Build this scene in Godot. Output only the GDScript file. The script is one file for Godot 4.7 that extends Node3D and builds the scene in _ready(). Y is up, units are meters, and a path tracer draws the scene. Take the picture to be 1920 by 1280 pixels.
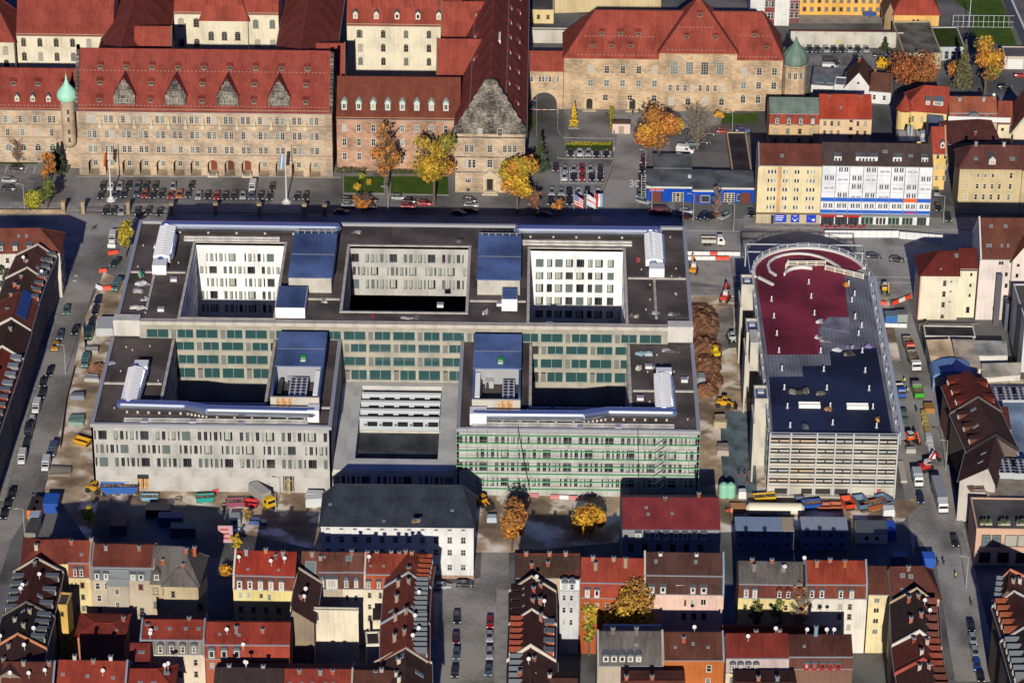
extends Node3D
# An aerial view over a new office building, the old courthouse behind it and the tiled houses in front.

var mats:={}
var tex:={}
var meshes:={}
var taken:={}
var rng:=RandomNumberGenerator.new()
const WORD:=["first","second","third","fourth","fifth","sixth","seventh","eighth","ninth","tenth","eleventh","twelfth","thirteenth","fourteenth","fifteenth","sixteenth","seventeenth","eighteenth","nineteenth","twentieth","twenty-first","twenty-second","twenty-third","twenty-fourth"]

static func V(x: float,y: float,z: float) -> Vector3:
	return Vector3 (x,y,z)

static func W(x: float,y: float) -> Vector2:
	return Vector2 (x,y)

# ---------------------------------------------------------------- mesh builder
class Surf:
	var v:=PackedVector3Array()
	var n:=PackedVector3Array()
	var c:=PackedColorArray()

class MB:
	var s:={}
	var cur: Surf
	var t:=Transform3D()
	var tint:=Color.WHITE

	func _init(m):
		use(m)

	func use(m) -> MB:
		if not s.has(m):
			s[m]=Surf.new()
		cur=s[m]
		return self

	func tri(a: Vector3,b: Vector3,c: Vector3) -> void:
		a=t*a; b=t*b; c=t*c
		var nn:=(b-a).cross(c-a).normalized()
		cur.v.append(a); cur.v.append(c); cur.v.append(b)
		for i in 3:
			cur.n.append(nn)
			cur.c.append(tint)

	func q(a: Vector3,b: Vector3,c: Vector3,d: Vector3) -> void:
		tri(a,b,c)
		tri(a,c,d)

	func bx(x0: float,x1: float,y0: float,y1: float,z0: float,z1: float) -> MB:
		var p:=[Vector3(x0,y0,z0),Vector3(x1,y0,z0),Vector3(x1,y1,z0),Vector3(x0,y1,z0),Vector3(x0,y0,z1),Vector3(x1,y0,z1),Vector3(x1,y1,z1),Vector3(x0,y1,z1)]
		q(p[4],p[5],p[6],p[7]); q(p[1],p[0],p[3],p[2]); q(p[5],p[1],p[2],p[6])
		q(p[0],p[4],p[7],p[3]); q(p[7],p[6],p[2],p[3]); q(p[0],p[1],p[5],p[4])
		return self

	# a polygon given counter-clockwise in the plane of a and b, pushed along the third axis; ax = "x": points are (-z, y)
	func ext(poly: PackedVector2Array,k0: float,k1: float,ax:="x") -> MB:
		var at:=func(p: Vector2,k: float) -> Vector3:
			if ax=="x":
				return Vector3(k,p.y,-p.x)
			if ax=="y":
				return Vector3(p.x,k,-p.y)
			return Vector3(p.x,p.y,k)
		var idx:=Geometry2D.triangulate_polygon(poly)
		var area:=0.0
		for i in poly.size():
			area+=poly[i].cross(poly[(i+1) % poly.size()])
		if area<0.0:
			poly=poly.duplicate()
			poly.reverse()
			idx=Geometry2D.triangulate_polygon(poly)
		for i in range(0,idx.size(),3):
			var a:=poly[idx[i]]
			var b:=poly[idx[i+1]]
			var c:=poly[idx[i+2]]
			if (b-a).cross(c-a)<0.0:
				var w:=b
				b=c
				c=w
			tri(at.call(a,k1),at.call(b,k1),at.call(c,k1))
			tri(at.call(a,k0),at.call(c,k0),at.call(b,k0))
		for i in poly.size():
			var a:=poly[i]
			var b:=poly[(i+1) % poly.size()]
			q(at.call(a,k0),at.call(b,k0),at.call(b,k1),at.call(a,k1))
		return self

	func bar(a: Vector3,b: Vector3,w: float,h:=-1.0) -> MB:
		var d:=b-a
		var l:=d.length()
		if l<0.001:
			return self
		var y:=d/l
		var x:=y.cross(Vector3.UP)
		x=Vector3.RIGHT if x.length()<0.01 else x.normalized()
		var keep:=t
		t=t*Transform3D(Basis(x,y,x.cross(y)),a)
		var hh:=w if h<0.0 else h
		bx(-w/2,w/2,0,l,-hh/2,hh/2)
		t=keep
		return self

	func tube(a: Vector3,b: Vector3,r0: float,r1:=-1.0,n:=6,caps:=true) -> MB:
		if r1<0.0:
			r1=r0
		var y:=(b-a).normalized()
		var x:=y.cross(Vector3.RIGHT if absf(y.x)<0.9 else Vector3.UP).normalized()
		var z:=x.cross(y)
		for i in n:
			var p:=x*cos(TAU*i/n)+z*sin(TAU*i/n)
			var w:=x*cos(TAU*(i+1)/n)+z*sin(TAU*(i+1)/n)
			q(a+w*r0,a+p*r0,b+p*r1,b+w*r1)
			if caps:
				tri(b,b+w*r1,b+p*r1)
				tri(a,a+p*r0,a+w*r0)
		return self

	func lathe(c: Vector3,prof: Array,n:=14) -> MB:
		for k in prof.size()-1:
			var a: Vector2=prof[k]
			var b: Vector2=prof[k+1]
			for i in n:
				var d0:=Vector3(cos(TAU*i/n),0,sin(TAU*i/n))
				var d1:=Vector3(cos(TAU*(i+1)/n),0,sin(TAU*(i+1)/n))
				var ua:=Vector3.UP*a.y+c
				var ub:=Vector3.UP*b.y+c
				if a.x>0.001:
					tri(ua+d1*a.x,ua+d0*a.x,ub+d0*b.x)
				if b.x>0.001:
					tri(ua+d1*a.x,ub+d0*b.x,ub+d1*b.x)
		return self

	func mesh() -> ArrayMesh:
		var m:=ArrayMesh.new()
		for k in s:
			var f: Surf=s[k]
			if f.v.is_empty():
				continue
			var arr:=[]
			arr.resize(Mesh.ARRAY_MAX)
			arr[Mesh.ARRAY_VERTEX]=f.v
			arr[Mesh.ARRAY_NORMAL]=f.n
			if k.vertex_color_use_as_albedo:
				arr[Mesh.ARRAY_COLOR]=f.c
			m.add_surface_from_arrays(Mesh.PRIMITIVE_TRIANGLES,arr)
			m.surface_set_material(m.get_surface_count()-1,k)
		return m

# ---------------------------------------------------------------- nodes
func put(what,called: String,parent: Node=self,at:=Vector3.ZERO,turn:=0.0) -> MeshInstance3D:
	var o:=MeshInstance3D.new()
	o.mesh=what.mesh() if what is MB else what
	o.name=free_name(called,parent)
	parent.add_child(o,true)
	o.position=at
	o.rotation.y=turn
	return o

func free_name(called: String,parent: Node) -> String:
	var key:=str(parent.get_instance_id())+called
	var k: int=taken.get(key,0)
	taken[key]=k+1
	return called if k==0 else "%s_%03d" % [called,k]

func tag(o: Node,label:="",category:="",group:="",kind:="") -> Node:
	for p in [["label",label],["category",category],["group",group],["kind",kind]]:
		if p[1] != "":
			o.set_meta(p[0],p[1])
	return o

func thing(called: String,label: String,category: String,at:=Vector3.ZERO,turn:=0.0,group:="") -> Node3D:
	var o:=Node3D.new()
	o.name=free_name(called,self)
	add_child(o,true)
	o.position=at
	o.rotation.y=turn
	tag(o,label,category,group)
	return o

func one(mb,called: String,label: String,category: String,at:=Vector3.ZERO,turn:=0.0,group:="") -> MeshInstance3D:
	var o:=put(mb,called,self,at,turn)
	tag(o,label,category,group)
	return o

func copy_of(src: Node3D,label: String,at: Vector3,turn:=0.0,group:="") -> Node3D:
	var o: Node3D=src.duplicate()
	var stem: String=str(src.name)
	o.name=free_name(stem.substr(0,stem.length()-4) if stem.right(3).is_valid_int() else stem,self)
	add_child(o,true)
	o.position=at
	o.rotation.y=turn
	tag(o,label,"",group)
	return o

func setting(mb,called: String) -> MeshInstance3D:
	var o:=put(mb,called)
	o.set_meta("kind","structure")
	return o

# ---------------------------------------------------------------- textures and materials
func noise(freq: float,seed_: int,oct:=4) -> FastNoiseLite:
	var f:=FastNoiseLite.new()
	f.seed=seed_
	f.frequency=freq
	f.fractal_octaves=oct
	return f

func grey(px: int,f: Callable) -> ImageTexture:
	var im:=Image.create(px,px,false,Image.FORMAT_RGB8)
	for y in px:
		for x in px:
			var c=f.call(x,y)
			im.set_pixel(x,y,c if c is Color else Color(c,c,c))
	return ImageTexture.create_from_image(im)

func make_textures() -> void:
	var r:=RandomNumberGenerator.new()
	r.seed=5
	var n1:=noise(0.02,1).get_seamless_image(256,256)
	var n2:=noise(0.006,2,5).get_seamless_image(256,256)
	var n3:=noise(0.12,3,3).get_seamless_image(256,256)
	var g:=func(im: Image,x: int,y: int) -> float: return im.get_pixel(x & 255,y & 255).r
	# render: blotches, faint vertical streaks
	tex["plaster"]=grey(256,func(x,y): return clampf(0.97+(g.call(n2,x,y)-0.5)*0.16+(g.call(n1,x*3,y/4)-0.5)*0.12+(g.call(n3,x,y)-0.5)*0.06,0,1))
	# roof tiles: courses of single tiles, weathered in patches
	var tile:={}
	tex["tile"]=grey(256,func(x,y):
		var row: int=y/8
		var col: int=(x+(row % 2)*4)/8 % 32
		var k:=row*64+col
		if not tile.has(k):
			tile[k]=r.randf_range(-0.07,0.06)
		var e:=-0.08 if y % 8==7 else 0.0
		var v=0.9+tile[k]+e+(g.call(n2,x,y)-0.5)*0.3+(g.call(n1,x*2,y/2)-0.5)*0.18
		return Color(clampf(v,0,1),clampf(v-0.02+(g.call(n1,x,y)-0.5)*0.12,0,1),clampf(v-0.02+(g.call(n1,y,x)-0.5)*0.12,0,1)))
	# sandstone ashlar: blocks of differing tone
	var blk:={}
	tex["stone"]=grey(256,func(x,y):
		var row: int=y/8
		var col: int=(x+(row % 2)*9+(row*5) % 7)/18
		var k:=row*64+col % 14
		if not blk.has(k):
			blk[k]=[r.randf_range(-0.08,0.06),r.randf_range(-0.03,0.05)]
		var e:=-0.1 if y % 8==0 else 0.0
		var v: float=0.9+blk[k][0]+e+(g.call(n2,x,y)-0.5)*0.3
		return Color(clampf(v+blk[k][1],0,1),clampf(v,0,1),clampf(v-blk[k][1],0,1)))
	# dark, soot-stained ashlar
	tex["oldstone"]=grey(256,func(x,y):
		var row: int=y/8
		var col: int=(x+(row % 2)*8)/16
		var k:=5000+row*64+col % 16
		if not blk.has(k):
			blk[k]=[r.randf_range(-0.3,0.2),0.0]
		var e:=0.12 if y % 8==0 or (x+(row % 2)*8) % 16==0 else 0.0
		return clampf(0.68+blk[k][0]*0.7+e+(g.call(n2,x,y)-0.5)*0.5,0.15,1))
	tex["concrete"]=grey(256,func(x,y):
		var e:=-0.05 if x % 64==0 or y % 128==0 else 0.0
		return clampf(0.95+e+(g.call(n2,x,y)-0.5)*0.2+(g.call(n3,x,y)-0.5)*0.1,0,1))
	tex["asphalt"]=grey(256,func(x,y): return clampf(0.88+(g.call(n2,x,y)-0.5)*0.5+(g.call(n3,x,y)-0.5)*0.16,0,1))
	tex["felt"]=grey(256,func(x,y):
		var e:=0.05 if x % 32<2 else 0.0
		return clampf(0.85+e+(g.call(n2,x,y)-0.5)*0.45+(g.call(n3,x,y)-0.5)*0.12,0,1))
	var soil:=noise(0.009,7,6).get_seamless_image(512,512)
	var soil2:=noise(0.004,9,4).get_seamless_image(512,512)
	tex["soil"]=grey(512,func(x,y):
		var v: float=soil.get_pixel(x,y).r
		var w: float=soil2.get_pixel(x,y).r
		return Color(0.78,0.71,0.61).lerp(Color(0.60,0.53,0.46),smoothstep(0.35,0.7,w)).lerp(Color(0.82,0.80,0.77),smoothstep(0.52,0.7,v))*(0.7+0.6*v))
	tex["grass"]=grey(256,func(x,y):
		var v=g.call(n2,x,y)
		return Color(0.55,0.62,0.30).lerp(Color(0.40,0.52,0.24),v)*(0.75+0.5*g.call(n3,x,y)))
	tex["boards"]=grey(128,func(x,y): return clampf(0.85+(g.call(n1,x/8*37,y/6)-0.5)*0.5-(0.2 if x % 8==0 else 0.0),0,1))
	tex["ribs"]=grey(128,func(x,y): return clampf(0.9-(0.16 if x % 8<2 else 0.0)+(g.call(n2,x*2,y*2)-0.5)*0.3,0,1))

# colours are real-world (linear) values
func M(key: String,c: Color,rough:=0.9,t:="",metres:=8.0,metal:=0.0) -> StandardMaterial3D:
	if mats.has(key):
		return mats[key]
	var m:=StandardMaterial3D.new()
	m.resource_name=key
	m.albedo_color=c.linear_to_srgb()
	m.roughness=rough
	m.metallic=metal
	m.metallic_specular=0.3
	if t != "":
		m.albedo_texture=tex[t]
		m.uv1_triplanar=true
		m.uv1_world_triplanar=true
		m.uv1_scale=Vector3.ONE/metres
	mats[key]=m
	return m

func paint(hex: String,rough:=0.4) -> StandardMaterial3D:
	var m:=M("paint "+hex,Color(hex).srgb_to_linear()*0.66,rough)
	m.metallic_specular=0.5
	return m

func wall_m(hex: String,t:="plaster") -> StandardMaterial3D:
	return M(t+hex,Color(hex).srgb_to_linear()*0.62,0.95,t,14.0)

func tile_m(hex: String) -> StandardMaterial3D:
	var c:=Color(hex).srgb_to_linear()*0.62
	return M("tile"+hex,c.lerp(Color(c.get_luminance(),c.get_luminance(),c.get_luminance()),0.16),0.9,"tile",10.0)

func glass(k: int) -> StandardMaterial3D:
	if mats.has("glass%d" % k):
		return mats["glass%d" % k]
	var c: Color=[Color(0.012,0.014,0.018),Color(0.03,0.035,0.04),Color(0.10,0.13,0.13),Color(0.28,0.27,0.24),Color(0.022,0.06,0.062)][k]
	var m:=M("glass%d" % k,c,0.12 if k != 3 else 0.5)
	m.metallic_specular=0.5
	return m

# ---------------------------------------------------------------- windows and other repeated parts
# a window standing on a wall: casing, crossbars, pane, sill. Origin bottom centre, facing +z.
func window_mesh(w: float,h: float,nx: int,ny: int,gl: int,frame: String,arched:=false) -> Mesh:
	var key:="win %.2f %.2f %d %d %d %s %s" % [w,h,nx,ny,gl,frame,arched]
	if meshes.has(key):
		return meshes[key]
	var fm:=paint(frame,0.6)
	var b:=MB.new(fm)
	var f:=0.13
	b.bx(-w/2-0.05,-w/2+f-0.05,0,h,0.0,0.1).bx(w/2-f+0.05,w/2+0.05,0,h,0.0,0.1)
	b.bx(-w/2+f-0.05,w/2-f+0.05,h-f,h,0.0,0.1).bx(-w/2-0.15,w/2+0.15,-0.14,0.0,0.0,0.2)
	var bar:=0.09
	for i in range(1,nx):
		var x:=-w/2+w*i/nx
		b.bx(x-bar/2,x+bar/2,0,h-f,0.03,0.08)
	for j in range(1,ny):
		var y:=h*j/ny
		b.bx(-w/2+f-0.05,w/2-f+0.05,y-bar/2,y+bar/2,0.03,0.075)
	b.use(glass(gl)).bx(-w/2+0.04,w/2-0.04,0.0,h-0.04,0.0,0.035)
	if arched:
		var arc:=PackedVector2Array()
		for i in 7:
			arc.append(W(cos(PI*i/6)*(w/2+0.05),h-0.01+sin(PI*i/6)*w*0.32))
		b.use(fm).ext(arc,0.0,0.09,"z")
		var arc2:=PackedVector2Array()
		for p in arc:
			arc2.append(W(p.x*0.72,h+(p.y-h)*0.7+0.02))
		b.use(glass(gl)).ext(arc2,0.05,0.1,"z")
	meshes[key]=b.mesh()
	return meshes[key]

# rows of windows on the wall that runs from a along dir (unit, horizontal); each row: [y, w, h, n, x0, x1, nx, ny, frame, (mix), (arched), (called)]
func window_rows(parent: Node3D,a: Vector3,turn: float,rows: Array) -> void:
	var along:=V(cos(turn),0,-sin(turn))
	for r in rows:
		var n: int=r[3]
		var mix: Array=r[9] if r.size()>9 and r[9] != null else [0,0,0,1,1,2,2,3]
		for i in n:
			var x: float=(r[4]+r[5])/2.0 if n==1 else lerpf(r[4],r[5],float(i)/(n-1))
			put(window_mesh(r[1],r[2],r[6],r[7],mix[rng.randi() % mix.size()],r[8],r.size()>10 and r[10]),"window",parent,a+along*x+Vector3.UP*r[0],turn)

func chimney_mesh(h: float,hex: String,w:=0.75) -> Mesh:
	h *= 0.8
	var key:="chim %.1f %s %.1f" % [h,hex,w]
	if not meshes.has(key):
		var b:=MB.new(wall_m(hex))
		b.bx(-w/2,w/2,-1.2,h,-0.35,0.35)
		b.use(M("lead",Color(0.22,0.23,0.25),0.6)).bx(-w/2-0.12,w/2+0.12,h,h+0.12,-0.45,0.45)
		b.use(M("soot",Color(0.03,0.03,0.03))).bx(-w/2+0.1,w/2-0.1,h+0.12,h+0.32,-0.2,0.2)
		meshes[key]=b.mesh()
	return meshes[key]

func dish_mesh() -> Mesh:
	if not meshes.has("dish"):
		var b:=MB.new(M("dish",Color(0.5,0.5,0.5),0.6))
		b.tube(V(0,-0.6,0),V(0,1.1,0),0.05)
		b.t=Transform3D(Basis(Vector3.RIGHT,deg_to_rad(62)),V(0,1.2,0.2))
		b.lathe(Vector3.ZERO,[W(0,0),W(0.26,0.04),W(0.46,0.15),W(0.44,0.2),W(0.25,0.09),W(0,0.05)],12)
		b.tube(V(0,0.1,0),V(0,0.7,0.1),0.04,0.04,5)
		meshes["dish"]=b.mesh()
	return meshes["dish"]

# a dormer: front face at z = 0, running back d metres; style "gable", "arch", "shed", "flat"
func dormer_mesh(w: float,h: float,d: float,style: String,face,cover) -> Mesh:
	var key:="dorm %.1f %.1f %.1f %s %s %s" % [w,h,d,style,face.resource_name,cover.resource_name]
	if meshes.has(key):
		return meshes[key]
	var b:=MB.new(face)
	b.bx(-w/2,w/2,-0.5,h,-d,0)
	b.use(cover)
	var o:=0.16
	match style:
		"gable":
			var rise:=w*0.55
			b.use(face).ext(PackedVector2Array([W(-w/2,h),W(w/2,h),W(0,h+rise)]),-0.3,-0.02,"z")
			b.use(cover).ext(PackedVector2Array([W(-w/2-o,h-o*0.8),W(0,h+rise),W(w/2+o,h-o*0.8),W(w/2+o,h-o*0.8+0.2),W(0,h+rise+0.24),W(-w/2-o,h-o*0.8+0.2)]),-d-rise,0.15,"z")
		"arch":
			var arc:=PackedVector2Array()
			for i in 9:
				arc.append(W(cos(PI*i/8)*(w/2+o),h+sin(PI*i/8)*w*0.42))
			b.ext(arc,-d-0.8,0.12,"z")
		"hip":
			var k:=w*0.6
			var f0:=[V(-w/2-o,h,0.2),V(w/2+o,h,0.2),V(w/2+o,h,-d-1),V(-w/2-o,h,-d-1)]
			b.tri(f0[0],f0[1],V(0,h+k,-w*0.5)); b.q(f0[1],f0[2],V(0,h+k,-d-1),V(0,h+k,-w*0.5))
			b.q(f0[3],f0[0],V(0,h+k,-w*0.5),V(0,h+k,-d-1)); b.q(f0[0],f0[3],f0[2],f0[1])
		_:
			b.ext(PackedVector2Array([W(-0.25,h),W(d+0.6,h+(0.5 if style=="shed" else 0.12)),W(d+0.6,h+0.7 if style=="shed" else h+0.3),W(-0.25,h+0.18)]),-w/2-o,w/2+o)
	meshes[key]=b.mesh()
	return meshes[key]

# ---------------------------------------------------------------- houses
# A, B: ends of the front wall (left, right as one faces it); D depth; e eaves; r ridge; k: gable, mansard, across, hip, flat
func lift(p: PackedVector2Array,dy: float) -> PackedVector2Array:
	var o:=PackedVector2Array()
	for v in p:
		o.append(v+W(0,dy))
	return o

func height_on(prof: PackedVector2Array,u: float) -> float:
	for i in prof.size()-1:
		if u >= prof[i].x and u <= prof[i+1].x:
			return lerpf(prof[i].y,prof[i+1].y,(u-prof[i].x)/maxf(0.001,prof[i+1].x-prof[i].x))
	return prof[prof.size()-1].y

func reach(prof: PackedVector2Array,y: float) -> float:
	for i in prof.size()-1:
		if prof[i].y <= y and prof[i+1].y >= y and prof[i+1].y>prof[i].y:
			return lerpf(prof[i].x,prof[i+1].x,(y-prof[i].y)/(prof[i+1].y-prof[i].y))
	return prof[prof.size()/2].x

func mirrored(p: PackedVector2Array,w: float) -> PackedVector2Array:
	var o:=PackedVector2Array()
	for i in p.size():
		o.append(W(w-p[p.size()-1-i].x,p[p.size()-1-i].y))
	return o

func house(name_: String,label: String,d: Dictionary) -> Node3D:
	var A: Vector3=d.A
	var B: Vector3=d.B
	A.y=0.0
	var up: float=d.get("up",0.0)
	var x:=B-A
	x.y=0.0
	var w:=x.length()
	var turn:=atan2(-x.z,x.x)
	var h:=thing(name_,label,d.get("c","house"),A,turn,d.get("g",""))
	var D: float=d.D
	var e: float=d.e
	var r: float=d.get("r",e)
	var k: String=d.get("k","gable")
	var wm: StandardMaterial3D=d.wall if d.wall is StandardMaterial3D else wall_m(d.wall,d.get("wt","plaster"))
	var rm: StandardMaterial3D=d.roof if d.get("roof") is StandardMaterial3D else tile_m(d.get("roof","#8a3c30"))
	var f: float=d.get("f",0.5)
	var ov: float=d.get("ov",0.45)
	var th:=0.24
	var span:=w if k=="across" else D
	var prof:=PackedVector2Array()
	match k:
		"mansard":
			var mi: float=d.get("mi",0.9)
			var mh: float=d.get("mh",3.0)
			prof=PackedVector2Array([W(-0.25,e),W(mi,e+mh),W(span*f,r),W(span-mi,e+mh),W(span+0.25,e)])
		"flat":
			prof=PackedVector2Array([W(0,e),W(span,e)])
		"shed":
			prof=PackedVector2Array([W(-ov,e),W(span,r)])
		_:
			var s1:=(r-e)/(span*f)
			var s2:=(r-e)/(span*(1.0-f))
			prof=PackedVector2Array([W(-ov,e-ov*s1),W(span*f,r),W(span+ov,e-ov*s2)])
	# walls
	var g0: float=d.get("y0",0.0)
	var body:=PackedVector2Array([W(0.02,g0),W(span-0.02,g0),W(span-0.02,e-0.08)])
	if k=="shed":
		body[2]=W(span-0.02,r-0.3)
	elif k != "flat" and k != "hip":
		for i in range(prof.size()-2,0,-1):
			body.append(prof[i]-W(0,th+0.1))
	body.append(W(0.02,e-0.08))
	var b:=MB.new(wm)
	if k=="across":
		b.ext(body,-D+0.02,-0.02,"z")
	else:
		b.ext(body,0.02,w-0.02)
	put(b,"wall",h)
	if d.has("trim"):
		b=MB.new(wall_m(d.trim))
		b.bx(-0.05,w+0.05,e-0.45,e-0.1,-0.3,0.22)
		for y in d.get("bands",[]):
			b.bx(-0.04,w+0.04,y,y+0.25,-0.2,0.12)
		put(b,"cornice",h)
	if d.has("base"):
		b=MB.new(wall_m(d.base[1]))
		b.bx(-0.03,w+0.03,0,d.base[0],-0.3,0.05)
		put(b,"plinth",h)
	# roof
	match k:
		"flat":
			b=MB.new(d.get("cover",M("felt",Color(0.09,0.085,0.08),0.95,"felt",20.0)))
			b.bx(0.3,w-0.3,e-0.3,e-0.06,-D+0.3,-0.3)
			put(b,"roof",h)
			b=MB.new(d.get("rim",wm))
			b.bx(-0.06,w+0.06,e-0.4,e+0.25,-0.32,0.06).bx(-0.06,w+0.06,e-0.4,e+0.25,-D-0.06,-D+0.32)
			b.bx(-0.06,0.32,e-0.4,e+0.25,-D+0.32,-0.32).bx(w-0.32,w+0.06,e-0.4,e+0.25,-D+0.32,-0.32)
			put(b,"parapet",h)
		"hip":
			var hl: float=d.get("hl",0.0)
			var hr: float=d.get("hr",0.0)
			var y0:=e-0.12
			var p:=[V(-0.0 if hl==0.0 else -ov,y0,ov),V(w+(0.0 if hr==0.0 else ov),y0,ov),V(w+(0.0 if hr==0.0 else ov),y0,-D-ov),V(-0.0 if hl==0.0 else -ov,y0,-D-ov),V(hl,r,-D*f),V(w-hr,r,-D*f)]
			b=MB.new(rm)
			b.q(p[0],p[1],p[5],p[4]); b.q(p[2],p[3],p[4],p[5]); b.tri(p[1],p[2],p[5]); b.tri(p[3],p[0],p[4]); b.q(p[3],p[2],p[1],p[0])
			put(b,"roof",h)
			b=MB.new(d.get("ridge",rm))
			for c in [[0,4],[3,4],[1,5],[2,5],[4,5]]:
				b.bar(p[c[0]],p[c[1]],0.28)
			put(b,"ridge_tiles",h)
			if hl==0.0 or hr==0.0:
				b=MB.new(wm)
				for gx in ([0.02] if hl==0.0 else [])+([w-0.02] if hr==0.0 else []):
					b.ext(PackedVector2Array([W(0.1,e-0.1),W(D-0.1,e-0.1),W(D*f,r-0.2)]),gx-0.1,gx+0.1)
				put(b,"gable",h)
		_:
			var ax:="z" if k=="across" else "x"
			var k0:=-D if k=="across" else 0.0
			var k1:=0.0 if k=="across" else w
			var xo: float=d.get("xov",0.0)
			b=MB.new(rm)
			var mb:=MB.new(d.mm if d.get("mm") is StandardMaterial3D else tile_m(d.get("mm","#8a3c30")))
			for i in prof.size()-1:
				var low:=k=="mansard" and (i==0 or i==3)
				(mb if low else b).ext(PackedVector2Array([prof[i]-W(0,th),prof[i+1]-W(0,th),prof[i+1],prof[i]]),k0-xo,k1+xo,ax)
				if low:
					put(mb,"mansard_slope",h)
					mb=MB.new(mb.s.keys()[0])
			put(b,"roof",h)
			if k=="mansard":
				b=MB.new(M("lead",Color(0.22,0.23,0.25),0.6))
				b.bx(0,w,prof[1].y-0.12,prof[1].y+0.06,-prof[1].x-0.1,-prof[1].x+0.25)
				put(b,"eaves_strip",h)
			if k != "shed":
				b=MB.new(d.get("ridge",rm))
				if k=="across":
					b.bx(w*f-0.16,w*f+0.16,r-0.05,r+0.1,-D-xo,xo)
				else:
					b.bx(-xo,w+xo,r-0.05,r+0.1,-D*f-0.16,-D*f+0.16)
				put(b,"ridge_tiles",h)
			b=MB.new(M("zinc",Color(0.25,0.27,0.28),0.5,"",1,0.3))
			if k=="across":
				b.bx(prof[0].x-0.14,prof[0].x+0.02,prof[0].y-0.2,prof[0].y-0.02,-D,0).bx(w+ov-0.02,w+ov+0.14,prof[prof.size()-1].y-0.2,prof[prof.size()-1].y-0.02,-D,0)
			else:
				b.bx(0,w,prof[0].y-0.2,prof[0].y-0.02,-prof[0].x-0.02,-prof[0].x+0.14)
			put(b,"gutter",h)
			# party walls that stand up through the roof
			for side in ["pl","pr"]:
				if d.has(side):
					var top:=lift(prof,0.5)
					var lo:=lift(prof,-0.6)
					lo.reverse()
					top.append_array(lo)
					b=MB.new(wall_m(d[side]))
					if k=="across":
						if side=="pl":
							b.ext(top,-0.36,0.04,"z")
						else:
							b.ext(top,-D-0.04,-D+0.36,"z")
					else:
						if side=="pl":
							b.ext(top,-0.04,0.36)
						else:
							b.ext(top,w-0.36,w+0.04)
					put(b,"party_wall",h)
	# windows on the four walls
	for side in [["F",Vector3.ZERO,0.0],["R",V(w,0,0),PI/2],["L",V(0,0,-D),-PI/2],["K",V(w,0,-D),PI]]:
		if d.has("win"+side[0]):
			window_rows(h,side[1]+Vector3.UP*up,side[2],d["win"+side[0]])
	# dormers: [n, x0, x1, y, w, h, style, nx, ny, face, cover]
	for side in ["F","L","R"]:
		for q in d.get("dorm"+side,[]):
			var pr:=mirrored(prof,span) if side=="R" and k=="across" else prof
			var qy: float=q[3]+up
			var u:=reach(pr,qy)
			var dep:=maxf(0.5,reach(pr,minf(qy+q[5],r-0.2))-u)+0.4
			var face=wall_m(q[9]) if q.size()>9 else wm
			var cover=(q[10] if q[10] is StandardMaterial3D else tile_m(q[10])) if q.size()>10 else M("slate",Color(0.10,0.115,0.125),0.7)
			for i in int(q[0]):
				var t: float=(q[1]+q[2])/2.0 if q[0]==1 else lerpf(q[1],q[2],float(i)/(q[0]-1))
				var at:=V(t,qy,-u+0.2)
				var rot:=0.0
				if side=="R":
					at=V(w-u+0.2,qy,-t)
					rot=PI/2
				elif side=="L":
					at=V(u-0.2,qy,-t)
					rot=-PI/2
				var o:=put(dormer_mesh(q[4],q[5],dep,q[6],face,cover),"dormer",h,at,rot)
				put(window_mesh(q[4]*0.66,q[5]*0.8,q[7],q[8],[0,0,1,2,3][rng.randi() % 5],d.get("frame","#e6e4de")),"window",o,V(0,q[5]*0.12,0.01))
	# chimneys [x, u, height above the roof], dishes and skylights [x, u, w, h]
	for c in d.get("chim",[]):
		var at:=V(c[0],height_on(prof,c[1]),-c[1])
		if k=="across":
			at=V(c[0],height_on(prof,c[0]),-c[1])
		put(chimney_mesh(c[2],c[3] if c.size()>3 else d.get("brick","#9a5a44")),"chimney",h,at)
	for c in d.get("dish",[]):
		var at:=V(c[0],height_on(prof,c[0] if k=="across" else c[1])+0.3,-c[1])
		put(dish_mesh(),"satellite_dish",h,at,rng.randf_range(-0.3,0.3))
	for c in d.get("sky",[]):
		var along: float=c[0] if k=="across" else c[1]
		var y0:=height_on(prof,along)
		var y1:=height_on(prof,along+0.1)
		var sl:=atan2(y1-y0,0.1)
		var b2:=MB.new(M("zinc",Color(0.25,0.27,0.28),0.5,"",1,0.3))
		var ww: float=c[2] if c.size()>2 else 0.8
		var hh: float=c[3] if c.size()>3 else 1.0
		b2.bx(-ww/2,ww/2,-0.05,0.14,-hh,0)
		b2.use(glass(2)).bx(-ww/2+0.1,ww/2-0.1,0.1,0.17,-hh+0.1,-0.1)
		var o:=put(b2,"skylight",h)
		if k=="across":
			o.transform=Transform3D(Basis(V(0,1,0),-PI/2)*Basis(Vector3.RIGHT,sl),V(c[0],y0,-c[1]))
		else:
			o.transform=Transform3D(Basis(Vector3.RIGHT,sl),V(c[0],y0,-c[1]))
	return h

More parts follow.
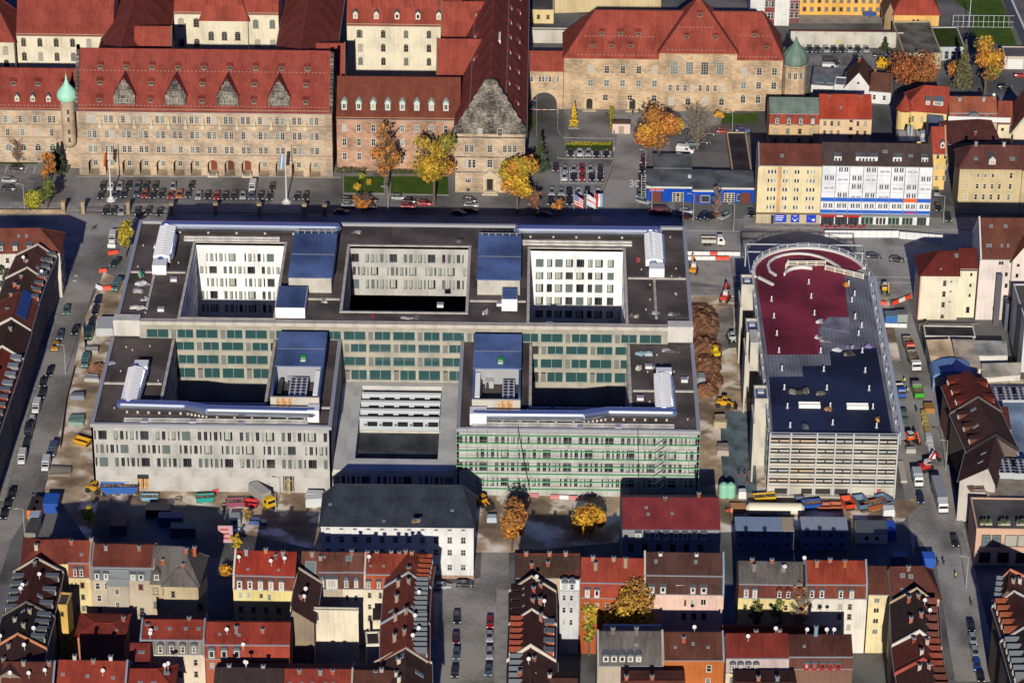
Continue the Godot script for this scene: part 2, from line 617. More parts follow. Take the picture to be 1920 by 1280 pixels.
func _ready() -> void:
	# camera
	var cam:=Camera3D.new()
	cam.name="camera"
	cam.fov=11.46
	cam.near=5.0
	cam.far=6000.0
	cam.position=V(5.31,420.0,780.0)
	cam.rotation_degrees=V(-28.3,0.39,0.5)
	add_child(cam)
	# sky and exposure
	var env:=Environment.new()
	env.background_mode=Environment.BG_SKY
	var sky:=ProceduralSkyMaterial.new()
	sky.sky_top_color=Color(0.20,0.30,0.60)
	sky.sky_horizon_color=Color(0.44,0.53,0.72)
	sky.sky_curve=0.12
	sky.ground_horizon_color=Color(0.42,0.46,0.52)
	sky.ground_bottom_color=Color(0.18,0.18,0.17)
	env.sky=Sky.new()
	env.sky.sky_material=sky
	env.background_energy_multiplier=0.64
	env.tonemap_mode=Environment.TONE_MAPPER_LINEAR
	env.tonemap_exposure=1.2
	env.sdfgi_enabled=true
	env.ssao_enabled=true
	env.ssil_enabled=true
	var we:=WorldEnvironment.new()
	we.name="world_environment"
	we.environment=env
	add_child(we)
	# the sun, low behind the camera
	var sun:=DirectionalLight3D.new()
	sun.name="sun"
	sun.light_energy=1.6
	sun.light_color=Color(1.0,0.965,0.91)
	sun.light_angular_distance=0.5
	sun.shadow_enabled=true
	sun.rotation_degrees=V(-22.0,-1.7,0.0)
	add_child(sun)
	rng.seed=20
	make_textures()
	ground()
	office()
	scaffold()
	garage()
	palace()
	east_court()
	prison_side()
	north_houses()
	east_houses()
	west_row()
	south_west_houses()
	south_middle_houses()
	south_east_houses()
	trees()
	vehicles()
	site_things()
	street_things()
	people()

# ---------------------------------------------------------------- the new office building
# a wall with rectangular holes: rows from bottom to top [y0, y1, [[x0, x1], ...]]; it stands in the plane z = 0 of b.t, th thick behind it
func pierced(b: MB,w: float,y0: float,y1: float,rows: Array,th:=0.5) -> void:
	var y:=y0
	for r in rows:
		if r[0]>y:
			b.bx(0,w,y,r[0],-th,0)
		var x:=0.0
		for o in r[2]:
			if o[0]>x:
				b.bx(x,o[0],r[0],r[1],-th,0)
			x=maxf(x,o[1])
		if x<w:
			b.bx(x,w,r[0],r[1],-th,0)
		y=r[1]
	if y<y1:
		b.bx(0,w,y,y1,-th,0)

func pane_mesh(w: float,h: float,gl: int,blind: bool,frame:="#5b5c5c",parts:=0) -> Mesh:
	var key:="pane %.2f %.2f %d %s %s %d" % [w,h,gl,blind,frame,parts]
	if not meshes.has(key):
		var b:=MB.new(glass(gl))
		b.bx(0,w,0,h,-0.05,0)
		b.use(paint(frame,0.5)).bx(0,w,0,0.1,-0.02,0.06).bx(0,w,h-0.1,h,-0.02,0.06).bx(0,0.08,0.1,h-0.1,-0.02,0.06).bx(w-0.08,w,0.1,h-0.1,-0.02,0.06)
		var n:=parts if parts>0 else (3 if w>1.5 else (2 if w>0.7 else 1))
		for i in range(1,n):
			var x: float=w*(0.5 if n==2 else [0.0,0.5,0.76,0.9][i])
			b.bx(x-0.05,x+0.05,0.1,h-0.1,-0.02,0.055)
		if blind:
			b.use(M("blind",Color(0.30,0.33,0.28),0.8)).bx(w*0.12,w*0.72,h*0.08,h*0.92,0.0,0.03)
		meshes[key]=b.mesh()
	return meshes[key]

# fills the holes of a pierced wall with windows, each a part
func glaze(root: Node3D,at: Vector3,turn: float,rows: Array,back:=0.38,mix:=[0,0,0,1,2],blinds:=0.3) -> void:
	for r in rows:
		for o in r[2]:
			var w:=snappedf(o[1]-o[0],0.05)
			put(pane_mesh(w,r[1]-r[0],mix[rng.randi() % mix.size()],rng.randf()<blinds),"window",root,at+Basis(Vector3.UP,turn)*V(o[0],r[0],-back),turn)

func bays(w: float,off: float,order: Array,lo:=0.0) -> Array:
	var out:=[]
	var x:=off
	while x<w:
		var c:=x
		for o in order:
			if c>lo+0.2 and c+o<w-0.3:
				out.append([c,c+o])
			elif c<w-0.3 and c+o>lo+0.6 and c+o<w-0.3 or c>lo+0.2 and c<w-0.9:
				out.append([maxf(c,lo+0.3),minf(c+o,w-0.3)])
			c+=o+0.58
		x+=10.0
	return out

const LONG:=[0.85,0.85,0.4,0.85,0.4,2.0]
const SHORT:=[0.4,0.85,0.4,0.85,0.4,1.9]

func face_rows(w: float,heights: Array,shift:=-4.6) -> Array:
	var rows:=[]
	for i in heights.size():
		var odd: bool=heights[i][2] % 2==1
		rows.append([heights[i][0],heights[i][1],bays(w,(shift+5.6 if odd else shift),SHORT if odd else LONG)])
	return rows

func office() -> void:
	var root:=thing("office_building","large new concrete office building with courtyards, blue-roofed plant rooms and shiny roof ducts","building",V(-27,0,78))
	var org:=Transform3D(Basis(),-root.position)
	var conc:=M("concrete wall",Color(0.37,0.365,0.345),0.9,"concrete",9.0)
	var white:=M("white render",Color(0.66,0.66,0.655),0.9,"plaster",14.0)
	var pale:=M("pale stone",Color(0.32,0.30,0.245),0.9,"concrete",11.0)
	var felt:=M("roof felt",Color(0.098,0.080,0.073),0.95,"felt",22.0)
	var cap:=M("roof kerb",Color(0.42,0.39,0.34),0.8,"concrete",5.0)
	var alu:=M("grey metal cap",Color(0.30,0.31,0.33),0.5,"",1,0.2)
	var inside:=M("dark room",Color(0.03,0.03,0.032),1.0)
	var wall:=func(called: String,m,at: Vector3,turn: float,w: float,y0: float,y1: float,rows: Array,mix:=[0,0,0,1,2],blinds:=0.3) -> void:
		var b:=MB.new(m)
		b.t=org*Transform3D(Basis(Vector3.UP,turn),at)
		pierced(b,w,y0,y1,rows,0.5)
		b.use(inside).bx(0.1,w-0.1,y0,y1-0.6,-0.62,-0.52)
		put(b,called,root)
		glaze(root,at-root.position,turn,rows,0.38,mix,blinds)
	# --- outer walls; heights of the window rows measured from the ground
	var R3:=[[6.7,9.2,0],[10.4,12.8,1],[14.1,16.6,0]]
	var R4:=[[2.6,4.9,1]]+R3
	var front_rows:=face_rows(57.2,R3)
	front_rows.push_front([0.3,4.6,[[10.5,13.2],[45.5,48.1]]])
	var fb:=MB.new(conc)
	fb.t=org*Transform3D(Basis(),V(-99.6,0,78))
	pierced(fb,57.2,0,18.2,front_rows,0.5)
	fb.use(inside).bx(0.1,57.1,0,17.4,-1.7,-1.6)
	put(fb,"front_wall",root)
	glaze(root,V(-99.6,0,78)-root.position,0.0,front_rows.slice(1),0.38,[0,0,0,1,2],0.22)
	var gate:=MB.new(M("new boards",Color(0.50,0.30,0.13),0.8,"boards",2.0))
	gate.t=Transform3D(Basis(),V(-99.6,0,78)-root.position)
	gate.bx(10.5,11.75,0.1,3.2,-0.5,-0.4).bx(11.95,13.2,0.1,3.2,-0.5,-0.4)
	put(gate,"timber_gate",root)
	var prop:=MB.new(M("props",Color(0.34,0.29,0.18),0.8,"boards",2.0))
	prop.t=gate.t
	prop.bx(46.3,47.2,0.0,4.4,-0.4,0.6).bx(45.6,48.0,3.2,3.5,-0.3,0.1).bx(45.7,46.0,0,4.4,-0.35,-0.05).bx(47.6,47.9,0,4.4,-0.35,-0.05)
	put(prop,"doorway_props",root)
	wall.call("front_wall",conc,V(-12.4,0,78),0.0,57.8,0,18.2,face_rows(57.8,R4,-0.9),[0,0,0,1,1],0.15)
	wall.call("side_wall",conc,V(45.4,0,78),PI/2,44.7,0,18.2,face_rows(44.7,R4,-2.0))
	wall.call("side_wall",conc,V(45.2,0,33.3),PI/2,56.7,0,22.2,face_rows(56.7,R4+[[17.8,20.3,1]],-2.0))
	wall.call("side_wall",conc,V(-99.6,0,33.3),-PI/2,44.7,0,18.2,face_rows(44.7,R4,-3.0))
	wall.call("side_wall",conc,V(-98.6,0,-23.4),-PI/2,56.7,0,22.2,face_rows(56.7,R4+[[17.8,20.3,1]],-2.0))
	wall.call("rear_wall",conc,V(45.2,0,-23.4),PI,143.8,0,22.2,[])
	# inner walls beside the low middle court
	wall.call("court_wall",conc,V(-42.4,0,78),PI/2,44.7,0,18.2,face_rows(44.7,R3,-1.0))
	wall.call("court_wall",conc,V(-12.4,0,33.3),-PI/2,44.7,0,18.2,face_rows(44.7,R3,-1.0))
	# --- green glass bands on the wall between the front and the rear half
	var band:=MB.new(pale)
	band.t=org*Transform3D(Basis(),V(-92.6,0,33.3))
	var bands:=[[6.4,9.3],[10.4,13.0],[14.3,16.7],[17.7,20.2]]
	var rows:=[]
	for k in 4:
		var o:=[]
		var x: float=-3.0 if k % 2==1 else -9.0
		while x<131.0:
			for part in [[0.0,4.0,0],[4.6,10.1,0],[10.8,12.0,1]]:
				if x+part[0]>0.1 and x+part[1]<131.4:
					o.append([x+part[0],x+part[1],part[2]])
			x+=12.3
		rows.append([bands[k][0],bands[k][1],o])
	pierced(band,131.6,0,22.2,rows,0.5)
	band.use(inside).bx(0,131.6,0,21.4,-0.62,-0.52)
	put(band,"glazed_wall",root)
	for r in rows:
		for o in r[2]:
			# only where a court or the higher storey lets it be seen
			var xm: float=-92.6+(o[0]+o[1])/2
			if r[0]<17 and not (xm>-84.5 and xm<-58 or xm>-43 and xm<-11 or xm>4.5 and xm<29.5):
				continue
			var at:=V(-92.6+o[0],r[0],33.3-0.3)-root.position
			if o[2]==0:
				put(pane_mesh(o[1]-o[0],r[1]-r[0],4,false,"#9fb0b0",2),"glass_panel",root,at)
			else:
				if not meshes.has("louvre"):
					var lv:=MB.new(M("louvre",Color(0.30,0.30,0.27),0.6,"",1,0.3))
					for i in 8:
						lv.bx(0,1.2,0.05+i*0.31,0.17+i*0.31,-0.1,0.15)
					lv.use(inside).bx(0,1.2,0,2.4,-0.2,-0.12)
					meshes["louvre"]=lv.mesh()
				put(meshes["louvre"],"louvre",root,at)
	# stair heads at both ends of that wall
	for sx in [[-99.2,-92.6],[39.0,45.3]]:
		var st:=MB.new(M("pale panels",Color(0.45,0.43,0.40),0.85,"plaster",9.0))
		st.t=org
		st.bx(sx[0],sx[1],17.9,22.7,30.2,33.5)
		st.use(inside).bx(sx[0]+0.1,sx[1]-0.1,17.7,18.3,33.4,33.56)
		put(st,"stair_head",root)
	# --- roofs, with holes for the courts
	var fills:=func(called: String,m,x0,x1,z0,z1,hole: Array,y0: float,y1: float) -> void:
		var b:=MB.new(m)
		b.t=org
		if hole.is_empty():
			b.bx(x0,x1,y0,y1,z0,z1)
		else:
			b.bx(x0,hole[0],y0,y1,z0,z1).bx(hole[1],x1,y0,y1,z0,z1)
			if hole[2]>z0:
				b.bx(hole[0],hole[1],y0,y1,z0,hole[2])
			if hole[3]<z1:
				b.bx(hole[0],hole[1],y0,y1,hole[3],z1)
		put(b,called,root)
	var FL:=[-83.8,-59.2,33.3,66.0]
	var FR:=[5.3,28.9,33.3,66.2]
	var RL:=[-82.8,-59.6,-11.9,29.8]
	var RM:=[-42.5,-11.6,-11.0,25.5]
	var RR:=[4.5,28.6,-10.8,30.6]
	fills.call("roof",felt,-99.1,-42.9,33.4,77.5,FL,17.3,17.7)
	fills.call("roof",felt,-11.9,44.9,33.4,77.5,FR,17.3,17.7)
	fills.call("roof",felt,-98.2,-51.0,-22.9,32.9,RL,21.3,21.7)
	fills.call("roof",felt,-51.0,-4.0,-22.9,32.9,RM,21.3,21.7)
	fills.call("roof",felt,-4.0,44.8,-22.9,32.9,RR,21.3,21.7)
	# kerbs round the roofs and the courts
	var kerb:=func(called: String,m,x0: float,x1: float,z0: float,z1: float,y: float,w: float,sides:="nsew") -> void:
		var b:=MB.new(m)
		b.t=org
		if "n" in sides: b.bx(x0,x1,y-0.9,y,z0,z0+w)
		if "s" in sides: b.bx(x0,x1,y-0.9,y,z1-w,z1)
		if "w" in sides: b.bx(x0,x0+w,y-0.9,y,z0+w,z1-w)
		if "e" in sides: b.bx(x1-w,x1,y-0.9,y,z0+w,z1-w)
		put(b,called,root)
	kerb.call("parapet",alu,-99.75,-42.25,33.5,78.15,18.45,0.9,"sew")
	kerb.call("parapet",alu,-12.55,45.55,33.5,78.15,18.45,0.9,"sew")
	kerb.call("parapet",alu,-98.75,45.35,-23.55,33.4,22.45,0.9,"new")
	kerb.call("roof_kerb",cap,-98.75,45.35,32.5,33.45,22.4,0.9,"s")
	for c in [FL,FR]:
		kerb.call("court_kerb",cap,c[0]-0.7,c[1]+0.7,33.5,c[3]+0.7,17.95,0.7,"sew")
	for c in [RL,RM,RR]:
		kerb.call("court_kerb",cap,c[0]-0.7,c[1]+0.7,c[2]-0.7,c[3]+0.7,21.95,0.7)
	# light strips that divide the roof felt
	var strip:=MB.new(cap)
	strip.t=org
	for q in [[-98,-83.8,5.0],[-58.6,-43.5,18.8],[-10.6,3.5,18.8],[29.6,44.4,5.2]]:
		strip.bx(q[0],q[1],21.6,22.0,q[2],q[2]+0.7)
	for q in [[-98.9,-84.8,56.6],[29.9,44.7,57.2],[-58.2,-43.2,67.5]]:
		strip.bx(q[0],q[1],17.6,18.0,q[2],q[2]+0.7)
	for q in [[-92.0,-21.0,4.5],[-92.0,5.6,20.0],[36.0,5.5,22.0]]:
		strip.bx(q[0],q[0]+0.6,21.6,21.95,q[1],q[1]+q[2])
	strip.bx(-98.6,45.2,21.6,22.0,30.9,31.4)
	put(strip,"roof_strips",root)
	# --- walls of the courts
	var R5:=[[5.2,7.6,0],[8.9,11.4,1],[12.7,14.9,0],[16.3,18.7,1]]
	for c in [[RL,white,[[1.2,3.6,0]]+R5,-3.0],[RR,white,[[1.2,3.6,0]]+R5,-1.0],[RM,conc,[[9.3,12.0,0],[13.2,15.7,1],[17.0,19.5,0]],-6.0]]:
		var q: Array=c[0]
		var y0:=7.4 if q==RM else 0.0
		var rr:=face_rows(q[1]-q[0],c[2],c[3])
		if q==RR:
			for r in rr:
				r[2]=[[1.5,3.5],[4.4,5.8],[6.5,8.5],[9.3,11.2],[12.1,14.1],[15.1,16.3],[17.0,19.0],[20.2,21.9]]
		wall.call("court_wall",c[1],V(q[0],0,q[2]),0.0,q[1]-q[0],y0,21.5,rr,[0,1,2,2] if q==RR else [0,0,1,2,2],0.6)
		wall.call("court_wall",c[1],V(q[0],0,q[3]),PI/2,q[3]-q[2],y0,21.5,face_rows(q[3]-q[2],c[2],c[3]))
		wall.call("court_wall",c[1],V(q[1],0,q[2]),-PI/2,q[3]-q[2],y0,21.5,face_rows(q[3]-q[2],c[2],c[3]))
		wall.call("court_wall",c[1],V(q[1],0,q[3]),PI,q[1]-q[0],0,21.5,[])
	for q in [FL,FR]:
		wall.call("court_wall",conc,V(q[0],0,q[3]),PI/2,q[3]-q[2],0,17.5,face_rows(q[3]-q[2],R4,-2.0))
		wall.call("court_wall",conc,V(q[1],0,q[2]),-PI/2,q[3]-q[2],0,17.5,face_rows(q[3]-q[2],R4,-2.0))
		wall.call("court_wall",conc,V(q[1],0,q[3]),PI,q[1]-q[0],0,17.5,[])
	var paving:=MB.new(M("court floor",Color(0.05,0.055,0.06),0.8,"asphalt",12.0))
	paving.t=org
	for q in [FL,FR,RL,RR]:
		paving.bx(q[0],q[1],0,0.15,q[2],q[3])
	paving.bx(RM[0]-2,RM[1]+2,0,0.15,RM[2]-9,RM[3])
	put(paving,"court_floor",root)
	# --- the low deck of the middle court
	var deck:=M("deck slabs",Color(0.44,0.44,0.42),0.9,"concrete",16.0)
	fills.call("deck",deck,-42.2,-12.6,33.35,77.0,[-37.2,-17.2,35.5,71.5],5.2,6.0)
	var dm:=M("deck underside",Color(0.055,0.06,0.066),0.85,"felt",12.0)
	var pit:=MB.new(dm)
	pit.t=org
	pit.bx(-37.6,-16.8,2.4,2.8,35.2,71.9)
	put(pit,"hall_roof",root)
	var lining:=MB.new(conc)
	lining.t=org
	lining.bx(-37.6,-37.2,2.8,5.2,35.1,71.9).bx(-17.2,-16.8,2.8,5.2,35.1,71.9).bx(-37.2,-17.2,2.8,5.2,35.1,35.5).bx(-37.2,-17.2,2.8,5.2,71.5,71.9)
	put(lining,"opening_wall",root)
	wall.call("front_wall",conc,V(-42.4,0,76.9),0.0,30.0,0,5.25,[[1.2,4.2,bays(30.0,0.8,LONG)]])
	# four saw-tooth rooflights over the hall
	for i in 4:
		var z:=40.9+i*4.1
		var b:=MB.new(M("rooflight metal",Color(0.34,0.38,0.41),0.5))
		b.t=org
		b.ext(PackedVector2Array([W(-z,2.8),W(-z+3.0,2.8),W(-z+3.0,4.2),W(-z+1.5,6.3),W(-z+0.3,6.3),W(-z,4.2)]),-37.0,-17.4)
		b.use(M("white metal",Color(0.60,0.61,0.62),0.4)).bx(-37.1,-17.3,6.3,6.42,z-1.5,z-0.25)
		b.use(cap).bx(-37.1,-17.3,2.8,3.4,z-0.05,z+0.25)
		var o:=put(b,"rooflight",root)
		for j in 5:
			var g:=MB.new(glass(0))
			g.t=Transform3D(Basis(Vector3.RIGHT,-0.14),V(-36.0+j*3.75,4.4,z-0.02)-root.position)
			g.bx(0.9,3.4,0.1,1.3,-0.05,0.06)
			g.use(paint("#6d6a60")).bx(0.1,0.8,0.2,0.8,-0.05,0.07)
			put(g,"pane",o)
	# --- plant rooms
	var blue:=M("grey blue membrane",Color(0.095,0.15,0.31),0.55,"felt",30.0)
	var panel:=M("cream panels",Color(0.40,0.38,0.335),0.8,"plaster",8.0)
	for q in [[-56.6,-45.8,-9.4,15.5,22.0],[-8.8,2.0,-9.4,15.5,22.0]]:
		var b:=MB.new(panel)
		b.t=org
		b.bx(q[0],q[1],21.5,25.9,q[2],q[3])
		for i in 5:
			b.use(alu).bx(q[0]+2.0+i*1.9,q[0]+2.05+i*1.9,21.7,25.8,q[3],q[3]+0.03)
		var o:=put(b,"plant_room",root)
		b=MB.new(blue)
		b.t=org
		b.bx(q[0]-0.2,q[1]+0.2,25.9,26.2,q[2]-0.2,q[3]+0.2)
		b.use(alu).bx(q[0]-0.1,q[1]+0.1,26.2,26.24,2.7,2.95)
		for i in 6:
			b.bx(q[0]+0.6+i*1.8,q[0]+0.8+i*1.8,26.2,26.9,q[2],q[2]+0.2)
		b.bar(V(q[0],26.8,q[2]+0.1),V(q[1],26.8,q[2]+0.1),0.12)
		put(b,"roof",o)
	for q in [[-57.3,-45.6],[-9.0,2.6]]:
		var left: bool=q[0]<-50
		var b:=MB.new(panel)
		b.t=org
		b.bx(q[0],q[1],17.5,21.9,69.7,70.3)
		b.use(blue).bx(q[0],q[0]+0.5,17.5,22.0,37.5,69.7).bx(q[1]-0.5,q[1],17.5,22.0,37.5,69.7)
		b.use(alu).bx(q[0]+0.5,q[1]-0.5,17.5,21.9,54.4,54.9)
		for i in 5:
			b.bx(q[0]+1.3+i*2.1,q[0]+1.35+i*2.1,17.6,21.8,70.3,70.33)
		var o:=put(b,"plant_room",root)
		b=MB.new(blue)
		b.t=org
		b.bx(q[0]-0.1,q[1]+0.1,21.9,22.2,37.4,55.0)
		b.use(alu).bx(q[0],q[1],22.2,22.24,46.2,46.4)
		put(b,"roof",o)
		b=MB.new(M("ply sheets",Color(0.55,0.32,0.15),0.8,"boards",3.0))
		b.t=org
		var px: float=q[0]+(1.5 if left else 6.3)
		b.bx(px,px+1.7,17.6,21.7,70.35,70.45).bx(px+1.8,px+3.6,17.6,21.7,70.35,70.45)
		put(b,"plywood_sheet",o)
		# ranks of round fans on a frame
		var nx:=3 if left else 2
		var fx: float=q[0]+(4.2 if left else 7.4)
		b=MB.new(M("fan frame",Color(0.50,0.52,0.54),0.5,"",1,0.3))
		b.t=org
		b.bx(fx-0.2,fx+nx*1.35+0.1,19.8,20.4,57.5,68.0)
		for i in nx:
			for j in 7:
				b.use(M("fan dark",Color(0.015,0.017,0.02),0.5)).tube(V(fx+0.6+i*1.35,20.4,58.4+j*1.45),V(fx+0.6+i*1.35,20.45,58.4+j*1.45),0.55,0.55,10)
		b.use(M("fan frame",Color(0.5,0.52,0.54))).bx(fx,fx+0.15,17.7,19.8,58,58.2).bx(fx+nx*1.2,fx+nx*1.2+0.15,17.7,19.8,67.5,67.7)
		put(b,"cooling_fans",o)
		# a rank of white splitters
		b=MB.new(M("white metal",Color(0.60,0.61,0.62),0.4))
		b.t=org
		var lx: float=q[1]-1.7 if left else q[0]+0.6
		for i in 13:
			b.bx(lx,lx+1.2,20.6,21.5,56.0+i*0.95,56.5+i*0.95)
		put(b,"louvre_rank",o)
		b=MB.new(M("fan frame",Color(0.5,0.52,0.54)))
		b.t=org
		b.bx(q[0]+1.2,q[0]+4.6,19.8,20.7,68.2,69.4) if left else b.bx(q[0]+6.2,q[0]+10.3,19.8,20.7,68.2,69.4)
		b.use(paint("#3a4240")).bx(q[0]+1.2,q[0]+2.2,17.7,20.0,57.5,65).bx(q[0]+3.2,q[0]+3.8,17.7,19.4,56,60)
		b.use(paint("#b9bcbc")).bx(q[0]+3.0,q[0]+5.0,17.7,19.6,55.2,57.0)
		put(b,"air_handler",o)
		b=MB.new(paint("#35b23c"))
		b.t=org
		b.bx(q[1]-5.6,q[1]-4.4,22.2,22.7,50.2,51.6)
		b.use(paint("#cfe9c9")).bx(q[1]-5.6,q[1]-4.4,22.2,22.5,51.7,52.8)
		put(b,"green_package",o)
	# white block beside the rear left court, grey kiosk beside the right one
	for q in [[-59.0,-51.6,21.6,30.0,24.6,"white"],[-2.5,1.4,22.0,24.8,25.0,"white"]]:
		var b:=MB.new(white)
		b.t=org
		b.bx(q[0],q[1],21.5,q[4],q[2]-4,q[3]-0.6)
		b.use(blue).bx(q[0]+0.1,q[1]-0.1,q[4],q[4]+0.08,q[2]-3.9,q[3]-0.7)
		put(b,"lift_head",root)
	# --- shiny ventilation ducts along the roofs
	var duct:=M("bright duct metal",Color(0.62,0.68,0.78),0.2,"",1,0.95)
	var run:=func(points: Array,r: float,y: float) -> void:
		var b:=MB.new(duct)
		b.t=org
		for i in points.size()-1:
			var a:=V(points[i].x,y,points[i].y)
			var z:=V(points[i+1].x,y,points[i+1].y)
			b.tube(a,z,r,r,16)
			var len:=(z-a).length()
			if absf(a.x-z.x)<absf(a.z-z.z):
				for k in int(len/1.05):
					var p:=a.lerp(z,(k+0.5)*1.05/len)
					b.tube(p-(z-a).normalized()*0.12,p+(z-a).normalized()*0.12,r+0.2,r+0.2,16)
			else:
				b.tube(z-(z-a).normalized()*0.2,z,r+0.1,r+0.1,16)
		for i in points.size():
			var p: Vector2=points[i]
			b.lathe(V(p.x,y,p.y),[W(0,-r),W(r*0.7,-r*0.7),W(r,0),W(r*0.7,r*0.7),W(0,r)],12)
		b.use(cap)
		for i in points.size()-1:
			for k in 6:
				var p: Vector2=points[i].lerp(points[i+1],(k+0.5)/6.0)
				b.bx(p.x-0.25,p.x+0.25,y-r-0.8,y-r+0.2,p.y-0.4,p.y+0.4)
		put(b,"air_duct",root)
	run.call([W(-46.5,-17.5),W(-91.2,-17.7)],1.45,23.6)
	run.call([W(-90.8,-17.0),W(-90.4,2.6)],1.25,23.6)
	run.call([W(-90.8,-14.0),W(-88.6,-12.0),W(-88.4,0.5)],0.95,23.4)
	run.call([W(1.5,-17.5),W(37.5,-17.6)],1.45,23.6)
	run.call([W(36.0,-16.6),W(36.2,0.0)],1.25,23.6)
	run.call([W(38.4,-15.6),W(38.4,-0.6)],0.95,23.4)
	run.call([W(-46.8,73.6),W(-72.0,73.2),W(-77.5,71.5),W(-93.0,71.0)],1.4,19.7)
	run.call([W(-92.4,70.4),W(-91.4,52.0)],1.2,19.6)
	run.call([W(-89.9,70.0),W(-89.4,54.0)],0.9,19.4)
	run.call([W(-8.0,73.8),W(17.5,73.6),W(23.5,71.8),W(39.0,71.8)],1.4,19.7)
	run.call([W(37.0,71.0),W(36.6,53.0)],1.2,19.6)
	run.call([W(39.2,70.4),W(38.8,53.6)],0.9,19.4)
	for q in [[-92.4,-88.2,-15.6,2.4,25.2,0.03],[34.2,38.6,-14.6,1.6,25.2,0.0],[-93.2,-89.4,54.0,72.6,21.2,0.0],[35.0,39.0,54.0,72.4,21.2,0.0]]:
		for i in int((q[3]-q[2])/1.05):
			var fin:=MB.new(M("white metal",Color(0.60,0.61,0.62),0.4))
			fin.t=org
			var z: float=q[2]+i*1.05
			var mx: float=(q[0]+q[1])/2
			fin.ext(PackedVector2Array([W(q[0],q[4]-2.4),W(q[1],q[4]-2.4),W(q[1],q[4]-0.5),W(mx,q[4]),W(q[0],q[4]-0.5)]),z,z+0.5,"z")
			put(fin,"duct_fin",root)
	for q in [[-92.2,-88.6,2.6,6.6,21.6,24.4],[35.0,38.9,2.0,5.2,21.6,24.4],[-92.0,-88.6,50.0,53.2,17.6,20.6],[35.6,39.4,51.0,53.2,17.6,20.8],[-48.2,-45.4,71.5,74.8,17.6,20.9],[-9.4,-5.4,71.6,75.2,17.6,20.8]]:
		var b:=MB.new(M("white metal",Color(0.60,0.61,0.62),0.4))
		b.t=org
		b.bx(q[0],q[1],q[4],q[5],q[2],q[3])
		put(b,"duct_box",root)
	# low kerbed troughs beside the ducts
	var lag:=M("pipe lagging",Color(0.52,0.50,0.46),0.5,"ribs",6.0)
	for q in [[-86,-61,-14.4],[-2.5,31.0,-14.4]]:
		var tr:=MB.new(lag)
		tr.t=org
		tr.bx(q[0],q[1],21.7,22.5,q[2],q[2]+0.6).bx(q[0],q[1],21.7,22.3,q[2]+1.2,q[2]+1.7)
		put(tr,"pipe_run",root)
	for q in [[-92,-48,75.4],[-9,39.4,75.4]]:
		var tr:=MB.new(lag)
		tr.t=org
		tr.bx(q[0],q[1],17.7,18.2,q[2],q[2]+0.6).bx(q[0],q[1],17.7,18.3,q[2]-0.9,q[2]-0.5)
		put(tr,"pipe_run",root)
	# vents and hatches on the felt
	var hatch:=MB.new(M("hatch",Color(0.55,0.54,0.52),0.6))
	hatch.bx(-0.8,0.8,0,0.7,-0.8,0.8).use(M("hatch top",Color(0.24,0.23,0.30),0.5)).bx(-0.7,0.7,0.7,0.8,-0.7,0.7)
	var hm:=hatch.mesh()
	for q in [[-92.6,-9.0,21.7],[-86.4,9.6,21.7],[-88.0,26.0,21.7],[-18,22.0,21.7],[-3.0,21.0,21.7],[9.5,31.8,21.7],[31.6,61.5,17.7],[34.0,45.5,17.7],[42.6,52.2,17.7],[-87.0,76.0,17.7],[-64.0,76.6,17.7],[-75.5,75.8,17.7],[26.0,76.0,17.7],[17.0,76.4,17.7]]:
		put(hm,"roof_hatch",root,V(q[0],q[2],q[1])-root.position)
	var vent:=MB.new(M("vent",Color(0.42,0.36,0.36),0.7))
	vent.tube(Vector3.ZERO,V(0,0.5,0),0.16,0.16,6)
	var vm:=vent.mesh()
	for i in 46:
		var left:=i % 2==0
		var p:=V(rng.randf_range(-97,-85) if left else rng.randf_range(31,44),17.7,rng.randf_range(36,75)) if i<22 else V(rng.randf_range(-97,-85) if left else rng.randf_range(31,44),21.7,rng.randf_range(-20,28))
		put(vm,"roof_vent",root,p-root.position)

# green-decked scaffolding on the right half of the front
func scaffold() -> void:
	var s:=thing("scaffolding","green-decked tube scaffolding across the right half of the office building's front","scaffolding",V(-12.4,0,78))
	var steel:=M("galvanised tube",Color(0.42,0.44,0.44),0.45,"",1,0.4)
	var green:=M("green boards",Color(0.10,0.34,0.17),0.7)
	var w:=58.0
	for lv in 8:
		var y:=2.1+lv*2.1
		var x0:=5.0 if lv<2 else -0.2
		var b:=MB.new(green)
		b.bx(x0,w,y,y+0.10,0.35,0.85)
		b.bx(x0,w,y+0.08,y+0.30,0.98,1.02)
		put(b,"deck_boards",s)
		b=MB.new(steel)
		b.bx(x0,w,y+1.0,y+1.05,1.0,1.05)
		put(b,"guard_rail",s)
	for i in 25:
		var b:=MB.new(steel)
		var x:=i*2.41
		for z in [0.3,1.05]:
			b.tube(V(x,0,z),V(x,19.4,z),0.035,0.035,4)
		put(b,"standard",s)
	var st:=MB.new(steel)
	for lv in 8:
		var y:=0.2+lv*2.1
		st.bar(V(47.0,y,1.5),V(49.6,y+2.1,1.5),0.5,0.1)
		st.bar(V(47.0,y+1,1.8),V(49.6,y+3.1,1.8),0.06)
	for x in [46.6,50.0]:
		st.tube(V(x,0,1.9),V(x,19.0,1.9),0.04,0.04,4)
	put(st,"stair_flights",s)
	for x in [14.6,43.0]:
		var c:=MB.new(paint("#1c2420"))
		var pp:=V(x,19.0,0.4)
		for i in 8:
			var nn:=V(x+i*0.42-(2.6 if x>40 else 0.0)*i/8.0,19.0-i*2.4,1.3+(0.0 if i==0 else 0.4))
			c.tube(pp,nn,0.08,0.08,5)
			pp=nn
		put(c,"hoist_cable",s)

